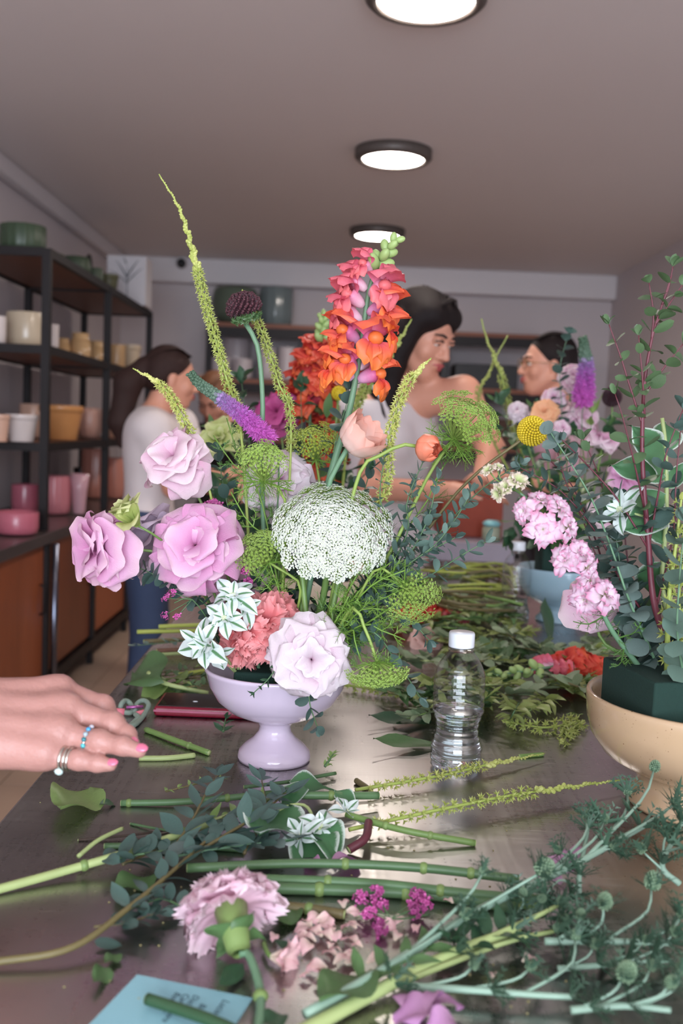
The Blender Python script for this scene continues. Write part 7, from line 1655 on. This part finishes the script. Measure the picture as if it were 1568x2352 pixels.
    organic('body', head_+neck+torso+hips+legs+feet+ap, skin, rt, 0.0058, 0.02)
    # clothing
    inf = lambda prs, d: [((p[0], p[1], p[2], p[3]+d, p[4]+d)+tuple(p[5:]) if p[0] == 'c' else (p[0], p[1], tuple(np.array(p[2])+d))+tuple(p[3:])) for p in prs]
    tp = inf(torso+hips, 0.012)
    if sleeve: 
        for (sh, el) in sl: tp += [('c', B(0, 0, 0.79), sh, 0.042*H, 0.041*H, {'k': 0.03}), ('c', sh, sh+(el-sh)*sleeve, 0.041*H, 0.040*H, {'k': 0.02})]
    zc_ = B(0, 0, 0.50)[2]; neckline = base[2]-(0.005 if sleeve else 0.075)
    def tfn(D, lo, h):
        D = cut((0, 0, zc_), (0, 0, -1))(D, lo, h)
        if sleeve: return cut((0, 0, neckline+0.075), (0, 0, 1))(D, lo, h)
        return cut((0, 0, neckline+0.06), (0, 0, 1))(D, lo, h)
    organic('top', tp, top_m, rt, 0.009, 0.02, tfn)
    if not sleeve:
        for s_ in (-1, 1):
            MB().tube(spline([B(s_*0.052, 0.062, 0.755), B(s_*0.060, 0.045, 0.80), B(s_*0.062, 0.0, 0.825), B(s_*0.058, -0.045, 0.79)], 14), 0.020, 8, flat=0.5).build('strap', top_m, rt)
    if skirt:
        V = MB().lathe([(0.112*H, 0.0), (0.108*H, 0.06*H), (0.104*H, 0.16*H), (0.085*H, 0.24*H), (0.08*H, 0.27*H)], 40, (0, 0, 0), 9, 0.03); vv = V.v[0]*np.array([1, 0.8, 1]); V.v[0] = vv[:, :1]*br_+vv[:, 1:2]*bf+vv[:, 2:]*np.array([0, 0, 1.0])+B(0, 0, 0.30); V.build('skirt', bottom_m, rt)
    else:
        organic('trousers', inf(hips+legs, 0.014), bottom_m, rt, 0.010, 0.02, cut((0, 0, B(0, 0, 0.585)[2]), (0, 0, 1)))
    for f_ in feet: organic('shoe', inf([f_], 0.008), m_shoe, rt, 0.008, 0.01)
    # face details
    for s_ in (-1, 1):
        ey = MB().ball(LM(s_*0.031, 0.080, 0.006), 0.0112*hs, 12, 8).build('eye', m_eye, rt); MB().ball(LM(s_*0.031, 0.0872, 0.004), 0.0056*hs, 10, 6).build('iris', m_iris, ey)
        MB().ball(LM(s_*0.031, 0.0795, 0.0095 if not glasses else 0.0125), (0.0150*hs, 0.0150*hs, 0.0122*hs), 12, 8).build('eyelid', skin, rt)
        MB().tube([LM(s_*0.014, 0.094, 0.026), LM(s_*0.032, 0.092, 0.031), LM(s_*0.050, 0.078, 0.026)], [0.0035*hs, 0.004*hs, 0.002*hs], 6).build('eyebrow', m_brow, rt)
        MB().tube([LM(s_*0.016, 0.0915, 0.012), LM(s_*0.031, 0.0945, 0.015), LM(s_*0.046, 0.085, 0.010)], 0.0026*hs, 6).build('eyelash', m_brow, rt)
    MB().tube([LM(-0.022, 0.090, -0.056), LM(-0.008, 0.101, -0.053), LM(0, 0.1015, -0.055), LM(0.008, 0.101, -0.053), LM(0.022, 0.090, -0.056)], [0.002*hs, 0.0055*hs, 0.005*hs, 0.0055*hs, 0.002*hs], 8).build('upper_lip', m_lip, rt)
    MB().tube([LM(-0.020, 0.090, -0.060), LM(0, 0.1005, -0.064), LM(0.020, 0.090, -0.060)], [0.002*hs, 0.0068*hs, 0.002*hs], 8).build('lower_lip', m_lip, rt)
    # hair
    cap = [EH((0, -0.026, 0.040), (0.080, 0.096, 0.090), k=0.02), EH((0, -0.055, 0.0), (0.076, 0.062, 0.075), k=0.02)]
    if hair_kind == 'long':
        cap += [EH((0.042, 0.026, 0.066), (0.046, 0.05, 0.042), k=0.03), EH((-0.042, 0.026, 0.066), (0.046, 0.05, 0.042), k=0.03)]
        for s_ in (-1, 1):
            cap += [('c', LM(s_*0.070, 0.018, 0.04), LM(s_*0.086, 0.012, -0.10), 0.028*hs, 0.030*hs, {'k': 0.02}), ('c', LM(s_*0.086, 0.012, -0.10), LM(s_*0.10, 0.03, -0.19)-np.array([0, 0, 0.10]), 0.032*hs, 0.018*hs, {'k': 0.02}),
                    ('c', LM(s_*0.075, -0.04, 0.0), LM(s_*0.095, -0.035, -0.16)-np.array([0, 0, 0.12]), 0.045*hs, 0.022*hs, {'k': 0.02})]
        cap += [('c', LM(0, -0.07, -0.02), LM(0, -0.075, -0.17)-np.array([0, 0, 0.13]), 0.06*hs, 0.04*hs, {'k': 0.03})]
    elif hair_kind == 'pony':
        tail = LM(0, -0.12, 0.02)
        cap += [('c', LM(0, -0.09, 0.03), tail, 0.03*hs, 0.026*hs, {'k': 0.015}), ('c', tail, LM(0, -0.165, -0.06), 0.036*hs, 0.056*hs, {'k': 0.02}), ('c', LM(0, -0.165, -0.06), LM(0, -0.17, -0.20)-np.array([0, 0, 0.02]), 0.056*hs, 0.044*hs, {'k': 0.02}), ('c', LM(0, -0.17, -0.20)-np.array([0, 0, 0.02]), LM(0, -0.15, -0.27)-np.array([0, 0, 0.04]), 0.044*hs, 0.012*hs, {'k': 0.02})]
    elif hair_kind == 'bun':
        cap += [EH((0, -0.115, -0.045), (0.042, 0.040, 0.045), k=0.012)]
    face_cut = [EH((0, 0.085, -0.035), (0.060, 0.062, 0.085), sub=True, k=0.012)]
    if hair_kind != 'long':
        face_cut += [EH((0.075, 0.018, -0.045), (0.03, 0.045, 0.05), sub=True, k=0.01), EH((-0.075, 0.018, -0.045), (0.03, 0.045, 0.05), sub=True, k=0.01)]
    organic('hair', cap+face_cut, hair, rt, 0.006, 0.02)
    st = MB(); Rh = random.Random(4)             # loose strands over the hair
    for k in range(70):
        s_ = -1 if k % 2 else 1; a_ = Rh.uniform(-0.07, 0.05)
        if hair_kind == 'long':
            p = [LM(s_*Rh.uniform(0.0, 0.01), a_+0.02, 0.128), LM(s_*0.068, a_, 0.075), LM(s_*0.092, a_*0.8, -0.02), LM(s_*0.108, a_*0.8, -0.12), LM(s_*0.115, a_, -0.2)-np.array([0, 0, Rh.uniform(0.02, 0.1)])]
        else:
            p = [LM(s_*Rh.uniform(0.0, 0.05), 0.055, 0.098), LM(s_*Rh.uniform(0.02, 0.07), -0.01, 0.115), LM(s_*Rh.uniform(0.02, 0.06), -0.09, 0.07), LM(s_*0.02, -0.125, 0.015 if hair_kind == 'pony' else -0.03)]
        st.tube(spline(p, 10), 0.0016*hs, 4, cap=False)
    st.build('hair_strands', hair, rt, kind='stuff')
    if glasses:
        for s_ in (-1, 1):
            ring = [LM(s_*0.033+0.024*math.cos(q), 0.104-0.004*abs(math.cos(q)), 0.002+0.020*math.sin(q)) for q in np.linspace(0, 2*math.pi, 21)]
            MB().tube(ring, 0.0014, 6, cap=False).build('glasses_rim', mat('thin_gold', (150, 120, 80), 0.3, metal=0.8), rt)
            MB().tube([LM(s_*0.056, 0.098, 0.006), LM(s_*0.073, 0.02, 0.004), LM(s_*0.074, -0.01, -0.004)], 0.0014, 6).build('glasses_temple', MATS['thin_gold'], rt)
        MB().tube([LM(-0.010, 0.107, 0.006), LM(0, 0.112, 0.008), LM(0.010, 0.107, 0.006)], 0.0014, 6).build('glasses_bridge', MATS['thin_gold'], rt)
    return rt
v3 = lambda *q: np.array(q, float)
person('woman with long dark hair in a white tank top behind the bouquet', P(968, 768, 2.80), (0.72, -0.62, -0.42), math.radians(-50), P(960, 655, 2.80)[2],
       [(P(868, 912, 2.86), P(850, 1125, 2.74), P(1040, 1128, 2.56), (1.0, -0.25, 0.1), (0, 0, 1)), (P(1062, 905, 2.78), P(1128, 1035, 2.68), P(1105, 1105, 2.5), (0.7, -0.4, 0.15), (0, 0, 1))],
       m_hair_b, 'long', m_tee, 0, m_skirt, skirt=True)
person('woman with dark ponytail in white tee and jeans seen from side', P(395, 868, 3.72), (0.93, 0.26, -0.18), math.radians(5), P(395, 783, 3.72)[2],
       [(P(352, 985, 3.60), P(395, 1120, 3.58), P(505, 1090, 3.6), (1, 0.1, 0.1), (0, 0, 1)), (P(415, 975, 3.85), P(470, 1100, 3.85), P(560, 1080, 3.8), (1, 0, 0.1), (0, 0, 1))],
       m_hair_d, 'pony', m_tee, 0.62, m_jean)
person('woman in a black top bending behind the ponytail woman', P(492, 915, 4.35), (-0.25, -0.8, -0.55), math.radians(-110), P(492, 838, 4.35)[2],
       [(P(440, 1005, 4.32), P(440, 1110, 4.2), P(520, 1130, 4.05), (0.6, -0.6, 0), (0, 0, 1)), (P(545, 1005, 4.38), P(560, 1110, 4.25), P(530, 1140, 4.05), (-0.4, -0.7, 0), (0, 0, 1))],
       m_hair_l, 'bun', m_blacktop, 0.5, m_trouser)
person('woman with glasses and black hair facing left in a pink top', P(1256, 838, 3.85), (-0.95, -0.12, -0.05), math.radians(190), P(1270, 757, 3.85)[2],
       [(P(1330, 985, 3.72), P(1300, 1120, 3.66), P(1210, 1110, 3.6), (-1, -0.2, 0.1), (0, 0, 1)), (P(1250, 975, 3.98), P(1220, 1100, 3.95), P(1150, 1095, 3.85), (-1, 0, 0.1), (0, 0, 1))],
       m_hair_b, 'bun', m_pinktop, 0.6, m_trouser, glasses=True)

# ================================================================== hand reaching in from the left
rt = thing('person', 'hand with rings reaching in from the left edge, palm down', 'person', P(0, 1700, 0.87)*np.array([1, 1, 0])+v3(0, 0, TZ+0.12))
J = lambda *q: P(*q)
wr = J(-95, 1668, 0.885); el = J(-640, 1640, 0.80)
mcp = [J(140, 1588, 0.930), J(160, 1632, 0.905), J(146, 1686, 0.882), J(108, 1734, 0.868)]
fing = [[mcp[0], J(236, 1624, 0.928), J(262, 1664, 0.915), J(262, 1698, 0.905)],
        [mcp[1], J(258, 1664, 0.897), J(290, 1690, 0.888), J(303, 1708, 0.880)],
        [mcp[2], J(228, 1704, 0.874), J(282, 1714, 0.868), J(320, 1724, 0.864)],
        [mcp[3], J(182, 1747, 0.862), J(224, 1754, 0.860), J(254, 1757, 0.858)]]
rad = [(0.0118, 0.0102, 0.0086, 0.0068), (0.0120, 0.0103, 0.0088, 0.0070), (0.0112, 0.0096, 0.0082, 0.0066), (0.0100, 0.0082, 0.0072, 0.0058)]
pr = [('c', el, wr, 0.040, 0.0275, {'k': 0.02})]
hub = [J(-70, 1610, 0.905), J(-75, 1640, 0.892), J(-80, 1676, 0.880), J(-85, 1710, 0.872)]
for q, m_ in zip(hub, mcp):
    pr.append(('c', wr, q, 0.026, 0.021, {'k': 0.02})); pr.append(('c', q, m_, 0.021, 0.0138, {'k': 0.016}))
for a_, b_ in zip(mcp, mcp[1:]): pr.append(('c', a_*0.9+hub[0]*0.1, b_*0.9+hub[1]*0.1, 0.0125, 0.0125, {'k': 0.012}))
bn = nrm(np.cross(mcp[3]-mcp[0], mcp[1]-hub[1])); bn = bn if bn[2] > 0 else -bn
for m_ in mcp: pr.append(('e', m_+bn*0.0055, (0.0095, 0.0095, 0.0085), {'k': 0.010}))
for q, m_ in zip(hub, mcp): pr.append(('c', q+bn*0.0155, m_+bn*0.0095, 0.0042, 0.0036, {'k': 0.010}))     # tendons
for F_, r_ in zip(fing, rad):
    for i in range(3): pr.append(('c', F_[i], F_[i+1], r_[i], r_[i+1], {'k': 0.0035}))
    pr.append(('e', F_[1]+bn*0.002, (r_[1]*1.06,)*3, {'k': 0.004}))
    pr.append(('e', F_[2]+bn*0.001, (r_[2]*1.05,)*3, {'k': 0.003}))
th = [J(-40, 1690, 0.93), J(60, 1712, 0.955), J(150, 1712, 0.955), J(205, 1704, 0.945)]
pr += [('c', wr, th[0], 0.024, 0.018, {'k': 0.018}), ('c', th[0], th[1], 0.018, 0.0135, {'k': 0.012}), ('c', th[1], th[2], 0.0125, 0.0105, {'k': 0.004}), ('c', th[2], th[3], 0.0105, 0.0078, {'k': 0.003})]
hd = organic('body', pr, m_skin2, rt, 0.0021, 0.01)
m_nail = mat('pink_nail', (216, 112, 140), 0.2, coat=0.5)
for F_, r_ in zip(fing, rad):
    d = nrm(F_[3]-F_[2]); n_ = nrm(bn-d*np.dot(bn, d)); c = F_[3]+n_*r_[3]*0.72+d*r_[3]*0.35
    M = np.array(mat4((0, 0, 0), d, n_, 1.0))[:3, :3]
    mb = MB().ball((0, 0, 0), (r_[3]*0.72, r_[3]*1.0, r_[3]*0.34), 12, 8); mb.v[0] = mb.v[0]@M.T+c; mb.build('nail', m_nail, rt)
MB().tube([el+nrm(el-wr)*0.02, wr+(el-wr)*0.45], [0.052, 0.046], 20).build('sleeve', m_tee, rt)
def torus(c, ax, R0, r_, n=28, arc=(0, 2*math.pi)):
    a_, b_ = perp(ax); return [c+(math.cos(q)*a_+math.sin(q)*b_)*R0 for q in np.linspace(arc[0], arc[1], n)]
m_silver = mat('silver', (206, 200, 190), 0.18, metal=1.0, var=0.05)
ax = nrm(fing[2][1]-fing[2][0]); c = fing[2][0]+(fing[2][1]-fing[2][0])*0.72
t = thing('finger_ring', 'silver ring with turquoise and green stones on the third finger', 'ring', c, 'rings on the hand')
bd = MB().tube(torus(c, ax, 0.0108, 0.0011), 0.0012, 8, cap=False).build('band', m_silver, t)
tw = nrm(np.array([0, -0.85, 0.5])-ax*np.dot([0, -0.85, 0.5], ax)); sdv = np.cross(ax, tw)
for k, (an, col) in enumerate(((-68, (190, 190, 200)), (-38, (60, 150, 200)), (-10, (150, 170, 180)), (14, (10, 110, 120)), (42, (60, 170, 180)))):
    q = math.radians(an); d = tw*math.cos(q)+sdv*math.sin(q); MB().ball(c+d*0.0118, (0.0024, 0.0024, 0.0018), 8, 5, ax=d).build('stone', mat('gem%d' % k, col, 0.08, coat=0.5), bd)
ax = nrm(fing[3][1]-fing[3][0])
for k, (f, lab, rr_) in enumerate(((0.52, 'silver wedding band with large stone on the little finger', 0.0016), (0.74, 'slim pale twisted band beside the large stone ring', 0.0012))):
    c = fing[3][0]+(fing[3][1]-fing[3][0])*f
    t = thing('finger_ring', lab, 'ring', c, 'rings on the hand')
    MB().tube(torus(c, ax, 0.0098-0.0004*k, rr_), rr_, 8, cap=False).build('band', m_silver, t)
    if k == 0:
        d = nrm(np.array([-0.3, -0.55, -0.75])-ax*np.dot([-0.3, -0.55, -0.75], ax)); MB().ball(c+d*0.0128, (0.0042, 0.0042, 0.003), 8, 5, ax=d).build('stone', mat('clear_gem', (196, 220, 214), 0.03, coat=1.0), t)
    else:
        MB().tube(torus(c-ax*0.003, ax, 0.0096, rr_), rr_, 8, cap=False).build('band', m_silver, t)
